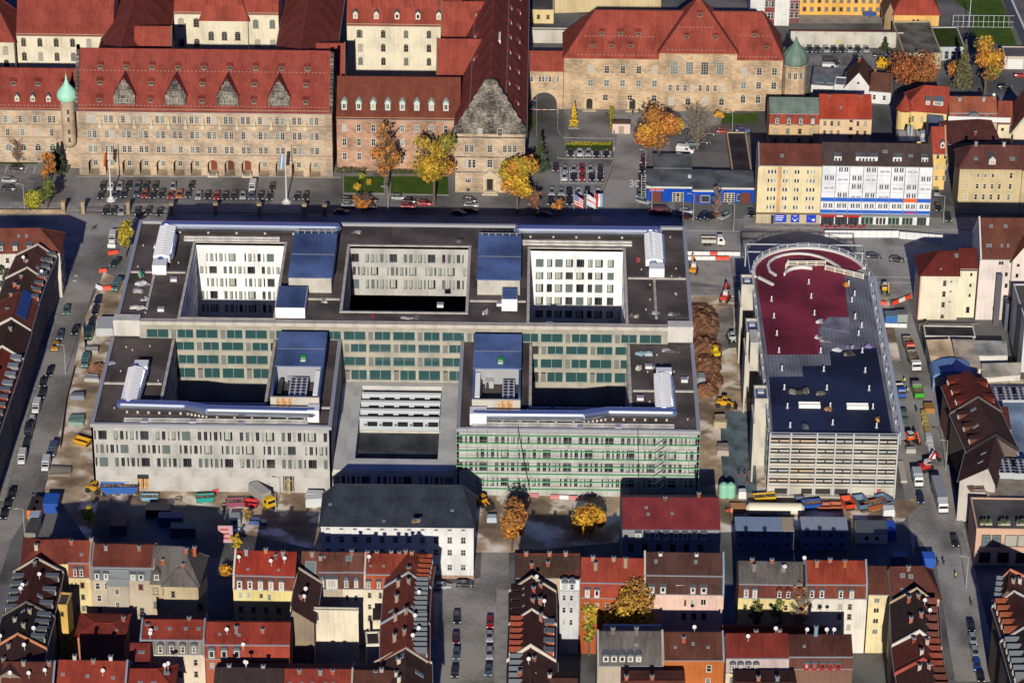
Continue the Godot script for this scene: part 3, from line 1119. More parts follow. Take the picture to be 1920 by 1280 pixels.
# ---------------------------------------------------------------- ground
func sheet(called: String,m,y: float,pts: Array,thick:=0.0) -> MeshInstance3D:
	var poly:=PackedVector2Array()
	for p in pts:
		poly.append(W(p.x,-p.z))
	var b:=MB.new(m)
	b.ext(poly,y-maxf(thick,0.003),y,"y")
	return setting(b,called)

func rect(x0: float,x1: float,z0: float,z1: float) -> Array:
	return [V(x0,0,z1),V(x1,0,z1),V(x1,0,z0),V(x0,0,z0)]

func ground() -> void:
	var yard:=M("yard asphalt",Color(0.13,0.128,0.122),0.95,"asphalt",34.0)
	var road:=M("road asphalt",Color(0.265,0.255,0.232),0.95,"asphalt",40.0)
	var dark:=M("dark asphalt",Color(0.195,0.19,0.178),0.95,"asphalt",28.0)
	var walk:=M("pavement slabs",Color(0.25,0.24,0.22),0.95,"concrete",6.0)
	var soil:=M("bare soil",Color(0.66,0.62,0.56),1.0,"soil",46.0)
	var lawn:=M("lawn",Color(0.20,0.26,0.13),1.0,"grass",9.0)
	var line:=M("road paint",Color(0.62,0.62,0.60),0.8)
	sheet("ground",yard,0.0,rect(-1500,1500,-2500,700),0.5)
	# the wide road behind the office building, the side streets
	sheet("road",road,0.02,rect(-400,400,-74,-27))
	sheet("street",road,0.026,[V(-133,0,-27.2),V(-133,0,205),V(-119,0,205),V(-116.4,0,101.1),V(-111.6,0,77),V(-111.7,0,39.8),V(-112.8,0,-7.1),V(-112.2,0,-36.6),V(-110.4,0,-63.3)])
	sheet("street",road,0.026,[V(-15.2,0,205),V(0.4,0,205),V(0.4,0,98),V(-6.0,0,98),V(-6.0,0,115),V(-15.2,0,119)])
	sheet("street",road,0.03,[V(99.3,0,155.4),V(107.3,0,155.2),V(107.9,0,112),V(107.6,0,88.1),V(106.7,0,60),V(107.2,0,8.9),V(105.4,0,-25.5),V(104.2,0,-32.7),V(98,0,-14),V(95.5,0,60),V(95,0,104),V(96.4,0,92.9),V(100,0,106.7)])
	# pavements with kerbs
	sheet("pavement",walk,0.14,rect(-95,240,-32,-27),0.14)
	sheet("pavement",walk,0.14,rect(-400,-60,-79,-74),0.14)
	sheet("pavement",walk,0.14,rect(64,400,-76,-68.5),0.14)
	sheet("pavement",walk,0.14,[V(107.3,0,155.4),V(109.5,0,155.4),V(108.7,0,112),V(108.3,0,88.1),V(107.5,0,59.9),V(108.3,0,8.9),V(107.2,0,8.9),V(106.7,0,60),V(107.6,0,88.1),V(107.9,0,112)],0.13)
	sheet("pavement",walk,0.14,rect(-2.2,0.6,120,205),0.14)
	sheet("pavement",walk,0.14,rect(-19.5,-15.0,122,205),0.14)
	sheet("pavement",walk,0.14,[V(-119.3,0,-50.7),V(-119.4,0,-29.8),V(-120.5,0,16.6),V(-120.6,0,83.2),V(-121.8,0,83.2),V(-121.5,0,16.6),V(-120.2,0,-29.8),V(-120,0,-50.7)],0.14)
	# building site: bare ground round the office building and the car park
	sheet("site_ground",soil,0.03,[V(-111.6,0,77),V(-111.7,0,39.8),V(-112.8,0,-7.1),V(-110.8,0,-36.7),V(-98,0,-27.2),V(-98,0,70),V(-98,0,102),V(-106.8,0,83.8),V(-110.5,0,86.8)])
	sheet("site_ground",soil,0.034,[V(-97.9,0,77.5),V(100,0,77.5),V(94.1,0,87.6),V(83.3,0,90.9),V(51.1,0,93.7),V(0.5,0,104),V(-44,0,104),V(-66.4,0,95.4),V(-66.3,0,85.7),V(-75.5,0,84.3),V(-105.3,0,83.3)])
	sheet("site_ground",soil,0.036,rect(45.2,62.5,-27,77.4))
	sheet("site_ground",soil,0.036,rect(92.6,100.5,-27,8))
	# sealed strip beside the car park, concreted
	sheet("site_slab",M("teal slab",Color(0.12,0.165,0.18),0.8,"felt",10.0),0.1,[V(52,0,59.3),V(51.9,0,72.6),V(55,0,76.7),V(59.9,0,75.1),V(60.3,0,62.4),V(58.6,0,59.2),V(62.1,0,35.6),V(52.7,0,35.9)],0.06)
	sheet("site_slab",M("pale slab",Color(0.30,0.28,0.25),0.9,"concrete",8.0),0.07,[V(48.1,0,-47.8),V(59,0,-48.1),V(59,0,-32.5),V(47.6,0,-35.2)],0.03)
	sheet("site_slab",M("grey slab",Color(0.235,0.225,0.2),0.95,"asphalt",14.0),0.06,[V(52.1,0,-15.8),V(58.5,0,-21.7),V(58.1,0,0.7),V(54,0,4.9),V(53.1,0,-6)],0.02)
	# forecourts, lawns and yards of the courthouse
	sheet("forecourt",dark,0.012,rect(-160,24,-110,-78.9))
	sheet("forecourt",dark,0.014,rect(14,45,-150,-74.0))
	sheet("street",road,0.018,[V(29.9,0,-131.6),V(37.1,0,-131.8),V(34.8,0,-77.2),V(23.1,0,-76.9),V(28.2,0,-113.9)])
	sheet("forecourt",walk,0.02,[V(28.8,0,-149.9),V(43.1,0,-151.2),V(61.5,0,-144.8),V(60,0,-136.7),V(42.6,0,-132),V(29.2,0,-131.6)])
	sheet("lawn",lawn,0.05,[V(-49.1,0,-98.2),V(-37.8,0,-98.5),V(-37.3,0,-88),V(-48.5,0,-87.7)])
	sheet("lawn",lawn,0.05,[V(-35.8,0,-98.6),V(-19.4,0,-99),V(-19,0,-87.3),V(-35.3,0,-87.7)])
	sheet("lawn",lawn,0.05,[V(14.6,0,-123.1),V(28,0,-123.9),V(27.9,0,-117.8),V(14,0,-117.5)])
	sheet("lawn",lawn,0.05,[V(3.5,0,-142.9),V(5.4,0,-140),V(5.1,0,-132.6),V(3.4,0,-131.7)])
	sheet("lawn",lawn,0.05,[V(60.9,0,-144.8),V(71.9,0,-145.1),V(71.5,0,-138.4),V(60.6,0,-137.4)])
	sheet("lawn",lawn,0.05,[V(-151.1,0,-108.1),V(-137.8,0,-107.8),V(-137.9,0,-104.2),V(-150.5,0,-103.8)])
	sheet("lawn",lawn,0.05,[V(137.8,0,-238.7),V(154.5,0,-239.2),V(155.4,0,-189),V(152.3,0,-188.9),V(151.7,0,-197.3),V(147.5,0,-201.1),V(142,0,-205.6),V(144.1,0,-222.4)])
	sheet("yard",dark,0.02,[V(73.4,0,-190.2),V(112.5,0,-197.2),V(111.1,0,-179.7),V(84.3,0,-178.2),V(85.1,0,-190.6)])
	sheet("yard",walk,0.02,[V(86.2,0,-220.7),V(115.6,0,-221.6),V(115,0,-214.8),V(85.8,0,-213.9)])
	# road markings
	var paint_:=MB.new(line)
	for i in 34:
		paint_.bx(-95+i*9.0,-90+i*9.0,0.024,0.032,-50.2,-50.0)
	paint_.bx(40,200,0.024,0.032,-36.1,-35.95).bx(40,200,0.024,0.032,-39.3,-39.15).bx(40,200,0.024,0.032,-66.1,-65.95)
	for i in 6:
		paint_.bx(-128+i*1.9,-127+i*1.9,0.03,0.036,-34.6,-34.0).bx(-128+i*1.9,-127+i*1.9,0.03,0.036,-31.6,-31.0)
	for p in [V(16.9,0,-114.3),V(19.4,0,-114.4),V(22.1,0,-114.5),V(24.7,0,-114.6),V(27.2,0,-114.6)]:
		paint_.bx(p.x,p.x+0.14,0.02,0.026,p.z-2.6,p.z+2.6)
	for p in [V(12.8,0,-100.9),V(15.3,0,-101),V(17.8,0,-101),V(20.3,0,-101.1),V(23,0,-101.2)]:
		paint_.bx(p.x,p.x+0.14,0.02,0.026,p.z-5.2,p.z+5.2)
	for p in [V(-146.3,0,-100.4),V(-143.8,0,-100.4),V(-140.7,0,-100.5),V(-138.2,0,-100.6)]:
		paint_.bx(p.x,p.x+0.14,0.02,0.026,p.z-2.2,p.z+2.2)
	setting(paint_,"road_markings")
	var kerb:=MB.new(walk)
	for q in [[V(12,0,-156.2),V(12,0,-131.1)],[V(12,0,-131.1),V(13.7,0,-126.3)],[V(13.7,0,-126.3),V(28.2,0,-126.1)],[V(5.7,0,-156.1),V(5.8,0,-127.7)],[V(12,0,-117.4),V(12,0,-112.2)],[V(12,0,-112.2),V(14.5,0,-111.9)],[V(14.5,0,-111.9),V(14.5,0,-117.5)],[V(14.7,0,-111.9),V(28.2,0,-112.1)],[V(12.6,0,-95.5),V(25.3,0,-95.7)],[V(-125.3,0,-96.2),V(-50.1,0,-97.6)],[V(-49.4,0,-99.4),V(-48.7,0,-87.1)],[V(-48.7,0,-87.1),V(-18.8,0,-86.7)]]:
		kerb.bar(q[0]+Vector3.UP*0.08,q[1]+Vector3.UP*0.08,0.22,0.2)
	setting(kerb,"kerb")
	# painted figures on the road: 30
	var tm:=TextMesh.new()
	tm.text="30"
	tm.font_size=64
	tm.pixel_size=0.05
	tm.depth=0.01
	tm.material=line
	var n:=MeshInstance3D.new()
	n.mesh=tm
	n.name="road_number"
	add_child(n,true)
	n.position=V(33.9,0,-96.1)+Vector3.UP*0.03
	n.rotation=V(-PI/2,0,0)
	n.scale=V(0.85,2.0,1.0)
	n.set_meta("kind","structure")
	# heaps of excavated earth
	var earth:=M("dark earth",Color(0.30,0.17,0.115),1.0,"soil",12.0)
	var k:=0
	for q in [[V(49.4,0,-11.5),5.2,2.6,12.0,"long ridge of dark earth at the office building's east end, nearest the road"],[V(50.2,0,3),4.4,2.4,8.0,"reddish earth ridge between the office building and the car park"],[V(50.2,0,11.1),4.0,2.2,7.0,"lower reddish earth heap south of the long ridge"],[V(51.3,0,19.7),3.0,1.5,5.0,"small reddish earth heap before the round one"],[V(49.5,0,25.3),3.4,2.2,3.6,"round red-brown earth heap behind the yellow wheel loader"],[V(-105.8,0,17.7),3.2,1.6,3.0,"low red-brown earth heap beside the western street"]]:
		k+=1
		var b:=MB.new(earth)
		var ns:=noise(0.25,40+k,3)
		for i in 16:
			for j in 16:
				var c:=[]
				for w in [[i,j],[i+1,j],[i+1,j+1],[i,j+1]]:
					var u:=W(w[0]/8.0-1.0,w[1]/8.0-1.0)
					var hgt: float=maxf(0.0,1.0-u.length()) ** 0.75*(1.0+ns.get_noise_2d(u.x*12.0,u.y*20.0)*0.7)*q[2]
					c.append(V(u.x*q[1],hgt,u.y*q[3]))
				b.q(c[3],c[2],c[1],c[0])
		one(b,"earth_heap",q[4],"earth heap",q[0])

# ---------------------------------------------------------------- the multi-storey car park
func arc_pts(c: Vector2,r: float,a0: float,a1: float,n: int) -> Array:
	var o:=[]
	for i in n+1:
		var a:=deg_to_rad(lerpf(a0,a1,float(i)/n))
		o.append(V(c.x+cos(a)*r,0,c.y-sin(a)*r))
	return o

func garage() -> void:
	var root:=thing("car_park","unfinished multi-storey car park with a maroon and navy roof deck and round ramp","car park",V(77.5,0,76.5))
	var org:=Transform3D(Basis(),-root.position)
	var mk:=func(m) -> MB:
		var b:=MB.new(m)
		b.t=org
		return b
	var conc:=M("car park concrete",Color(0.40,0.39,0.36),0.9,"concrete",9.0)
	var pale:=M("tower panels",Color(0.43,0.41,0.355),0.9,"concrete",11.0)
	var steel:=M("light steel",Color(0.38,0.41,0.43),0.5,"",1,0.2)
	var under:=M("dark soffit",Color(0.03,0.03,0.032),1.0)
	var H:=16.4
	var X0:=62.3
	var X1:=92.8
	# floors: slabs behind open fronts
	var poly:=PackedVector2Array([W(X0,-76.5),W(X1,-76.5),W(X1,9.0)])
	for p in arc_pts(W(77.4,-8.5),15.0,0,180,20):
		poly.append(W(clampf(p.x,X0,X1),-p.z))
	poly.append(W(X0,9.0))
	for lv in 6:
		var y:=2.75*lv+2.65 if lv<5 else H
		var b: MB=mk.call(conc)
		b.ext(poly,y-0.35,y,"y")
		put(b,"floor_slab",root)
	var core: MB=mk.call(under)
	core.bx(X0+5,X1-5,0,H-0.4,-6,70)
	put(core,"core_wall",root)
	# front: parapet panels, columns, rails, and the pale strips seen in the slots
	var xs:=[X0,67.3,73.5,77.9,82.2,88.2,X1]
	var b0: MB=mk.call(pale)
	b0.bx(X0,X1,0,2.3,75.9,76.4)
	b0.bx(X0,X1,0.0,0.4,76.4,77.4)
	put(b0,"plinth_wall",root)
	for lv in 5:
		var y:=2.3+lv*2.75
		var b: MB=mk.call(pale)
		b.bx(X0-0.2,X1+0.2,y,y+0.5,76.3,76.75)
		b.bx(X0,X1,y+0.5,y+1.0,76.1,76.3)
		put(b,"parapet_panel",root)
		for q in 6:
			var hue: Color=[Color(0.40,0.38,0.34),Color(0.33,0.36,0.38),Color(0.44,0.32,0.22),Color(0.42,0.40,0.37)][rng.randi() % 4]
			b=mk.call(M("strip %d" % (hue.r*100),hue,0.7))
			b.bx(xs[q]+0.2,xs[q+1]-0.2,y+1.25,y+1.55,75.4,75.6)
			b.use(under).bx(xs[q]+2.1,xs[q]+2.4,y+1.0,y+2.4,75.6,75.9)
			put(b,"rail_panel",root)
	for x in xs:
		var b: MB=mk.call(steel)
		b.bx(x-0.18,x+0.18,0,H+1.2,76.5,76.9)
		put(b,"column",root)
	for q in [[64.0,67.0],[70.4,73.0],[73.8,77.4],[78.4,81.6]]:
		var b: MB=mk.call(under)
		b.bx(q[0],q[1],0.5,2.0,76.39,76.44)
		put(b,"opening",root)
	var dr: MB=mk.call(paint("#c0504e"))
	dr.bx(88.6,89.6,0.4,2.2,76.4,76.46)
	put(dr,"door",root)
	# side frames
	for x in [X0,X1]:
		for i in 14:
			var b: MB=mk.call(steel)
			var z:=-8.5+i*6.5
			b.bx(x-0.15,x+0.15,0,H+1.0,z-0.15,z+0.15)
			put(b,"column",root)
		for lv in 5:
			var b: MB=mk.call(pale)
			var y:=2.3+lv*2.75
			b.bx(x-0.12,x+0.12,y,y+1.0,-8.5,76.0)
			put(b,"parapet_panel",root)
	# roof deck: maroon coating, grey membrane, navy coating, each a laid sheet
	var lay:=func(called: String,m,y: float,pts: Array) -> void:
		var pl:=PackedVector2Array()
		for p in pts:
			pl.append(W(p.x,-p.z))
		var b: MB=mk.call(m)
		b.ext(pl,y-0.02,y,"y")
		put(b,called,root)
	lay.call("grey_membrane",M("grey membrane",Color(0.165,0.175,0.20),0.8,"ribs",14.0),H+0.03,rect(X0+0.4,X1-0.4,-8,76.0))
	var maroon:=arc_pts(W(77.4,-8.5),14.2,14,180,22)
	maroon.reverse()
	var left:=[V(63.9,16.5,35.9),V(76.9,16.5,35.4),V(77.5,16.5,29),V(77.6,16.5,21),V(80.5,16.5,15.3),V(85.6,16.5,15.2),V(85.8,16.5,5.7),V(86.3,16.5,-7.4)]
	lay.call("maroon_coating",M("maroon coating",Color(0.20,0.026,0.046),0.75,"asphalt",30.0),H+0.06,deck_outline(maroon,left))
	lay.call("navy_coating",M("navy coating",Color(0.018,0.026,0.062),0.7,"asphalt",40.0),H+0.06,[V(63.6,16.5,47.4),V(63.1,16.5,75.2),V(91.5,16.5,74.5),V(91.4,16.5,31.6),V(79.5,16.5,33.7),V(79.3,16.5,41),V(72.1,16.5,41.6),V(72.1,16.5,46.9)])
	lay.call("pale_membrane",M("pale membrane",Color(0.26,0.25,0.30),0.7,"felt",10.0),H+0.09,[V(78.1,16.5,21.5),V(85.2,16.5,24.3),V(85.8,16.5,15.8),V(80.4,16.5,15.9)])
	# round ramp: kerbs and railing
	var kerbm:=M("ramp kerb",Color(0.52,0.50,0.48),0.8)
	var pts:=arc_pts(W(77.4,-8.5),14.6,12,190,36)
	var b: MB=mk.call(kerbm)
	for i in pts.size()-1:
		b.bar(pts[i]+Vector3.UP*(H+0.3),pts[i+1]+Vector3.UP*(H+0.3),0.6,0.5)
	put(b,"ramp_kerb",root)
	b=mk.call(kerbm)
	pts=[V(68.4,16.5,-6.9),V(67,16.5,-9.1),V(66.6,16.5,-12.2),V(67.3,16.5,-14.9),V(68.9,16.5,-17.2),V(71,16.5,-18.7),V(73.3,16.5,-19.5),V(75.6,16.5,-19.7),V(78.2,16.5,-19.2),V(80.8,16.5,-17.8),V(83,16.5,-15.4),V(84.7,16.5,-12.9),V(86,16.5,-10.3)]
	for i in pts.size()-1:
		b.bar(pts[i]+Vector3.UP*0.25,pts[i+1]+Vector3.UP*0.25,0.55,0.5)
	b.bar(V(63.8,16.8,-5.6),V(67.4,16.8,-1.5),0.6,0.6)
	put(b,"ramp_kerb",root)
	b=mk.call(steel)
	pts=arc_pts(W(77.4,-8.5),15.0,12,186,16)
	for i in pts.size():
		b.bx(pts[i].x-0.12,pts[i].x+0.12,H-1.0,H+1.6,pts[i].z-0.12,pts[i].z+0.12)
		if i>0:
			for y in [H+0.6,H+1.1,H+1.5]:
				b.bar(V(pts[i-1].x,y,pts[i-1].z),V(pts[i].x,y,pts[i].z),0.1)
	put(b,"ramp_railing",root)
	b=mk.call(M("cream rail",Color(0.55,0.51,0.42),0.7))
	for q in [[V(71.9,16.5,-12.8),V(81.7,16.5,-13.1)],[V(81.5,16.5,-10.8),V(91,16.5,-5.8)],[V(71.2,16.5,-11),V(72,16.5,-13.7)]]:
		for y in [0.3,0.9,1.4]:
			b.bar(q[0]+Vector3.UP*y,q[1]+Vector3.UP*y,0.22)
		for k in 5:
			var p: Vector3=q[0].lerp(q[1],k/4.0)
			b.bx(p.x-0.12,p.x+0.12,p.y,p.y+1.5,p.z-0.12,p.z+0.12)
	put(b,"barrier",root)
	b=mk.call(kerbm)
	pts=arc_pts(W(75.6,-6.4),5.0,60,170,10)
	for i in pts.size()-1:
		b.bar(pts[i]+Vector3.UP*(H+0.5),pts[i+1]+Vector3.UP*(H+0.5),0.4,0.9)
	put(b,"ramp_drum",root)
	# steel frame and lattice at the edges of the roof
	b=mk.call(steel)
	for q in [[V(61.6,H,-25.5),V(92.6,H,-25.5)],[V(61.6,H,-25.5),V(61.9,H,-6)],[V(92.6,H,-25.5),V(93.4,H,76)],[V(61.6,H,-21),V(66,H,-21)],[V(88,H,-21),V(92.6,H,-21)],[V(61.9,H+1.1,-8),V(62.0,H+1.1,76)]]:
		b.bar(q[0],q[1],0.28)
	for c in [V(61.6,0,-25.5),V(92.6,0,-25.5),V(77,0,-25.5)]:
		b.bar(c,c+Vector3.UP*H,0.3)
	put(b,"steel_frame",root)
	b=mk.call(steel)
	for i in 17:
		var z:=-8.0+i*5.0
		b.bar(V(93.3,H-1.5,z),V(93.3,H+1.6,z+2.5),0.16)
		b.bar(V(93.3,H+1.6,z+2.5),V(93.3,H-1.5,z+5.0),0.16)
	b.bar(V(93.3,H+1.6,-8),V(93.3,H+1.6,77),0.16)
	b.bx(92.9,94.6,H-0.1,H,-8,77)
	put(b,"edge_lattice",root)
	b=mk.call(steel)
	for y in [H+0.5,H+1.1]:
		b.bar(V(X0,y,76.6),V(X1,y,76.6),0.1)
	put(b,"roof_railing",root)
	# stair towers on the west side
	for q in [[59.0,62.2,-3.4,2.4],[59.0,62.2,20.8,28.4],[59.3,62.6,55.6,62.4]]:
		var T:=18.7
		var t: MB=mk.call(pale)
		t.bx(q[0],q[1],0,T-0.8,q[2],q[3])
		t.bx(q[0],q[1],T-0.8,T,q[2],q[2]+0.35).bx(q[0],q[1],T-0.8,T,q[3]-0.35,q[3]).bx(q[0],q[0]+0.35,T-0.8,T,q[2]+0.35,q[3]-0.35).bx(q[1]-0.35,q[1],T-0.8,T,q[2]+0.35,q[3]-0.35)
		t.bx(q[0]-0.7,q[0]-0.3,0,H,q[3]-1.2,q[3]+8.0)
		put(t,"stair_tower",root)
		t=mk.call(M("grey blue membrane",Color(0.095,0.15,0.31),0.55,"felt",30.0))
		t.bx(q[0]+0.36,q[1]-0.36,T-0.8,T-0.72,q[2]+0.36,q[3]-0.36)
		t.use(steel).bx(q[0]+0.9,q[1]-0.9,T-0.7,T-0.2,q[2]+1.4,q[2]+3.0)
		put(t,"tower_roof",root)
	var ext: MB=mk.call(pale)
	ext.bx(59.6,61.6,13,19.6,28.5,35.4)
	put(ext,"stair_tower",root)
	# white vent posts, roof lights
	var post:=MB.new(M("vent white",Color(0.6,0.6,0.6),0.5))
	post.tube(Vector3.ZERO,V(0,1.2,0),0.17,0.14,8).tube(V(0,1.2,0),V(0,1.4,0),0.22,0.17,8)
	post.use(M("vent foot",Color(0.3,0.3,0.32),0.6)).tube(Vector3.ZERO,V(0,0.3,0),0.42,0.22,8)
	var pm:=post.mesh()
	for p in [V(67,16.5,44),V(77.3,16.5,44.1),V(87.5,16.5,44.4),V(67,16.5,53.6),V(77.4,16.5,53.5),V(87.7,16.5,53.6),V(67.2,16.5,62.9),V(77.6,16.5,62.4),V(87.9,16.5,62.6),V(67.3,16.5,72.2),V(77.6,16.5,70.7),V(88,16.5,72),V(76.7,16.5,-2.8),V(76.8,16.5,5.2),V(77,16.5,14.4),V(66.5,16.5,7.1),V(66.6,16.5,16.3),V(87,16.5,-2.2),V(88.1,16.5,3.4),V(87.1,16.5,7),V(87.2,16.5,16.3),V(88.5,16.5,20.9),V(66.8,16.5,34.7),V(77.2,16.5,34.5),V(66.8,16.5,25.6),V(88.5,16.5,20.6),V(87.4,16.5,25.1),V(87.3,16.5,15.9),V(87.6,16.5,34.2)]:
		put(pm,"roof_vent",root,p-root.position)
	for q in [V(72.6,16.5,62.3),V(84.2,16.5,62.6)]:
		b=MB.new(M("dome plastic",Color(0.62,0.62,0.60),0.35))
		for k in 2:
			b.ext(PackedVector2Array([W(-0.6+k*1.35,0),W(0.6+k*1.35,0),W(0.45+k*1.35,0.5),W(k*1.35,0.75),W(-0.45+k*1.35,0.5)]),-2.6,2.6)
		put(b,"rooflight",root,q-root.position)

func deck_outline(back: Array,front: Array) -> Array:
	var o:=[]
	o.append_array(front)
	for i in range(back.size()-1,-1,-1):
		o.append(back[i])
	return o

# ---------------------------------------------------------------- the old courthouse
func arch_poly(x0: float,x1: float,spring: float,top: float,wall_top: float,rise: float) -> Array:
	# the two spandrel pieces above an arch, from spring to wall_top
	var c:=(x0+x1)/2
	var r:=(x1-x0)/2
	var p:=PackedVector2Array([W(x1,wall_top),W(x0,wall_top)])
	for i in 11:
		var a:=PI-PI*i/10.0
		p.append(W(c+cos(a)*r,spring+sin(a)*rise))
	return p

func arch_window(w: float,h: float) -> Mesh:
	return window_mesh(w,h,2,3,[0,1,2][rng.randi() % 3],"#d9cfbd",true)

func shed_dormers(root: Node3D,xs: Array,y: float,e: float,r: float,half: float,tile,w:=1.5) -> void:
	for x in xs:
		var u:=(y-e)/(r-e)*half
		put(dormer_mesh(w,0.95,1.6,"shed",wall_m("#8d8070"),tile),"dormer",root,V(x,y,-u+0.35))
		put(window_mesh(w*0.8,0.55,2,1,0,"#6e625a"),"dormer_window",root,V(x,y+0.2,-u+0.36))

func snow_rail(root: Node3D,x0: float,x1: float,y: float,u: float) -> void:
	var b:=MB.new(paint("#a87468",0.8))
	var n:=int((x1-x0)/1.1)
	for i in n:
		b.bx(x0+i*1.1,x0+i*1.1+0.5,y,y+0.3,-u,-u+0.3)
	put(b,"snow_guard",root).set_meta("kind","stuff")

func palace() -> void:
	var stone:=wall_m("#d8c3aa","stone")
	var red:=tile_m("#a84838")
	var dk:=M("soot stone",Color(0.27,0.245,0.21),0.95,"oldstone",9.0)
	# ---- main block with the arcade
	var A:=V(-124.8,0,-97.8)
	var B:=V(-52.3,0,-97.8)
	var x0:=4.2
	var x1:=67.4
	var fr:="#cfc8bb"
	var mixw:=[0,0,0,1,2,3]
	var rows:=[]
	for s in [-0.75,0.75]:
		rows+=[[16.4,1.15,2.25,14,x0+s,x1+s,2,4,fr,mixw],[11.7,1.15,2.2,14,x0+s,x1+s,2,3,fr,mixw],[7.2,1.15,2.0,14,x0+s,x1+s,2,3,fr,mixw]]
	var m:=house("courthouse_wing","long sandstone courthouse wing with an arcade, four stone dormer gables and a tall red roof",{"A":A,"B":B,"D":20.0,"e":20.9,"r":34.8,"y0":6.3,"wall":stone,"roof":red,"trim":"#b09a7e","bands":[15.7,6.4],"winF":rows,"c":"courthouse","g":"sandstone courthouse wings","ov":0.6})
	var b:=MB.new(stone)
	for i in 14:
		var c:=lerpf(x0,x1,i/13.0)
		var pr:=lerpf(x0,x1,(i-1)/13.0) if i>0 else -1.55
		b.bx(maxf(0.0,pr+1.55),c-1.55,0,6.3,-0.8,0)
		b.ext(arch_poly(c-1.55,c+1.55,3.3,5.0,6.3,1.6),-0.8,0.0,"z")
		b.bx(maxf(0.0,pr+1.55),c-1.55,0,0.7,0.0,0.16)
	b.bx(x1+1.55,72.5,0,6.3,-0.8,0)
	put(b,"arcade",m)
	b=MB.new(wall_m("#d8c6ac","stone"))
	b.bx(0.05,72.45,0,6.3,-19.9,-3.8).bx(0.0,72.5,0.0,0.12,-3.8,0.6)
	put(b,"arcade_wall",m)
	for i in 14:
		var c:=lerpf(x0,x1,i/13.0)
		if i in [7,8,9]:
			var dd:=MB.new(paint("#7d3a26" if i != 8 else "#5a2a1c",0.6))
			dd.bx(c-0.9,c+0.9,0.1,3.2 if i != 8 else 4.2,-3.8,-3.7)
			dd.use(stone).bx(c-1.3,c-0.9,0,3.4,-3.8,-3.6).bx(c+0.9,c+1.3,0,3.4,-3.8,-3.6)
			put(dd,"door",m)
			if i != 8:
				var st:=MB.new(wall_m("#d8cdb8"))
				st.bx(c-1.5,c+1.5,0,0.5,-0.2,1.2).bx(c-1.3,c-1.0,0.5,1.3,-0.2,1.1).bx(c+1.0,c+1.3,0.5,1.3,-0.2,1.1)
				put(st,"balustrade",m)
		else:
			put(window_mesh(1.2,1.5,2,2,[1,2,0][i % 3],"#c4c2ba"),"window",m,V(c,1.3,-3.78))
	for i in 13:
		var c:=lerpf(x0,x1,(i+0.5)/13.0)
		var s:=MB.new(wall_m("#e2d6bc"))
		s.bx(c-0.5,c+0.5,14.7,15.7,0,0.55).lathe(V(c,15.7,0.4),[W(0.28,0),W(0.42,0.5),W(0.36,1.0),W(0.45,1.45),W(0.16,1.7),W(0.2,1.95),W(0.0,2.15)],8)
		put(s,"statue",m)
	for cx in [13.8,28.4,43.0,57.6]:
		var g:=MB.new(dk)
		g.ext(PackedVector2Array([W(-3.0,21.8),W(3.0,21.8),W(3.0,25.0),W(2.4,25.2),W(2.4,26.3),W(1.6,26.6),W(1.5,27.9),W(0.8,28.3),W(0.6,29.3),W(-0.6,29.3),W(-0.8,28.3),W(-1.5,27.9),W(-1.6,26.6),W(-2.4,26.3),W(-2.4,25.2),W(-3.0,25.0)]),-0.9,-0.3,"z")
		g.bx(-2.9,2.9,21.4,24.6,-4,-0.9)
		var o:=put(g,"dormer_gable",m,V(cx,0,0))
		g=MB.new(red)
		g.ext(PackedVector2Array([W(-3.3,24.3),W(3.3,24.3),W(0,29.9)]),-9.0,-0.9,"z")
		put(g,"roof",o)
		for k in 5:
			put(window_mesh(0.55,1.2,1,2,[0,1,2][k % 3],"#b5ab9a"),"window",o,V(-1.7+k*0.85,22.6,-0.29))
		for k in 3:
			put(window_mesh(0.5,0.9,1,2,0,"#b5ab9a"),"window",o,V(-0.8+k*0.8,25.1,-0.29))
	var line9:=[]
	for i in 9:
		line9.append(6.6+i*7.35)
	shed_dormers(m,line9,30.4,20.9,34.8,10.0,red)
	shed_dormers(m,[6.6,21.2,35.7,50.4,65.1],26.6,20.9,34.8,10.0,red)
	shed_dormers(m,[6.6,21.2,35.7,50.4,65.1],22.6,20.9,34.8,10.0,red)
	snow_rail(m,0.6,71.6,29.7,6.2)
	snow_rail(m,0.6,71.6,21.6,0.3)
	for sx in [-0.3,71.9]:
		b=MB.new(dk)
		for i in 14:
			var t:=i/13.0
			for s in [1,-1]:
				var u: float=10.0-s*10.0*(1.0-t)
				b.bx(sx,sx+0.9,20.0+t*13.6,21.9+t*13.9,-u-0.45,-u+0.45)
		put(b,"stepped_gable",m)
	# ---- west wing
	var xs4:=[]
	var w:=house("courthouse_wing","lower sandstone courthouse wing west of the round copper-domed tower",{"A":V(-170,0,-105.2),"B":V(-125.6,0,-105.2),"D":15.0,"e":17.3,"r":26.3,"wall":stone,"roof":red,"trim":"#b09a7e","bands":[12.0,7.9],"c":"courthouse","g":"sandstone courthouse wings",
		"winF":[[12.7,1.1,2.2,10,2.6,40.6,2,3,fr],[12.7,0.9,2.2,10,3.8,41.8,2,3,fr],[8.6,1.1,2.1,10,3.0,41.0,2,3,fr],[3.9,1.7,1.6,10,3.0,41.0,2,2,fr,null,true],[0.6,1.3,1.2,10,3.0,41.0,2,2,fr]],
		"dormF":[[4,27.2,40.7,18.9,1.3,1.2,"gable",2,1,"#e2d9bc"]]})
	shed_dormers(w,[18.0,26.0,33.0,40.6],22.6,17.3,26.3,7.5,red)
	snow_rail(w,0.6,43.6,17.9,0.3)
	# ---- round tower with the copper dome
	var t:=thing("round_tower","slim round sandstone tower with a pale green onion dome in the corner of the courthouse","tower",V(-127.6,0,-100.9))
	b=MB.new(stone)
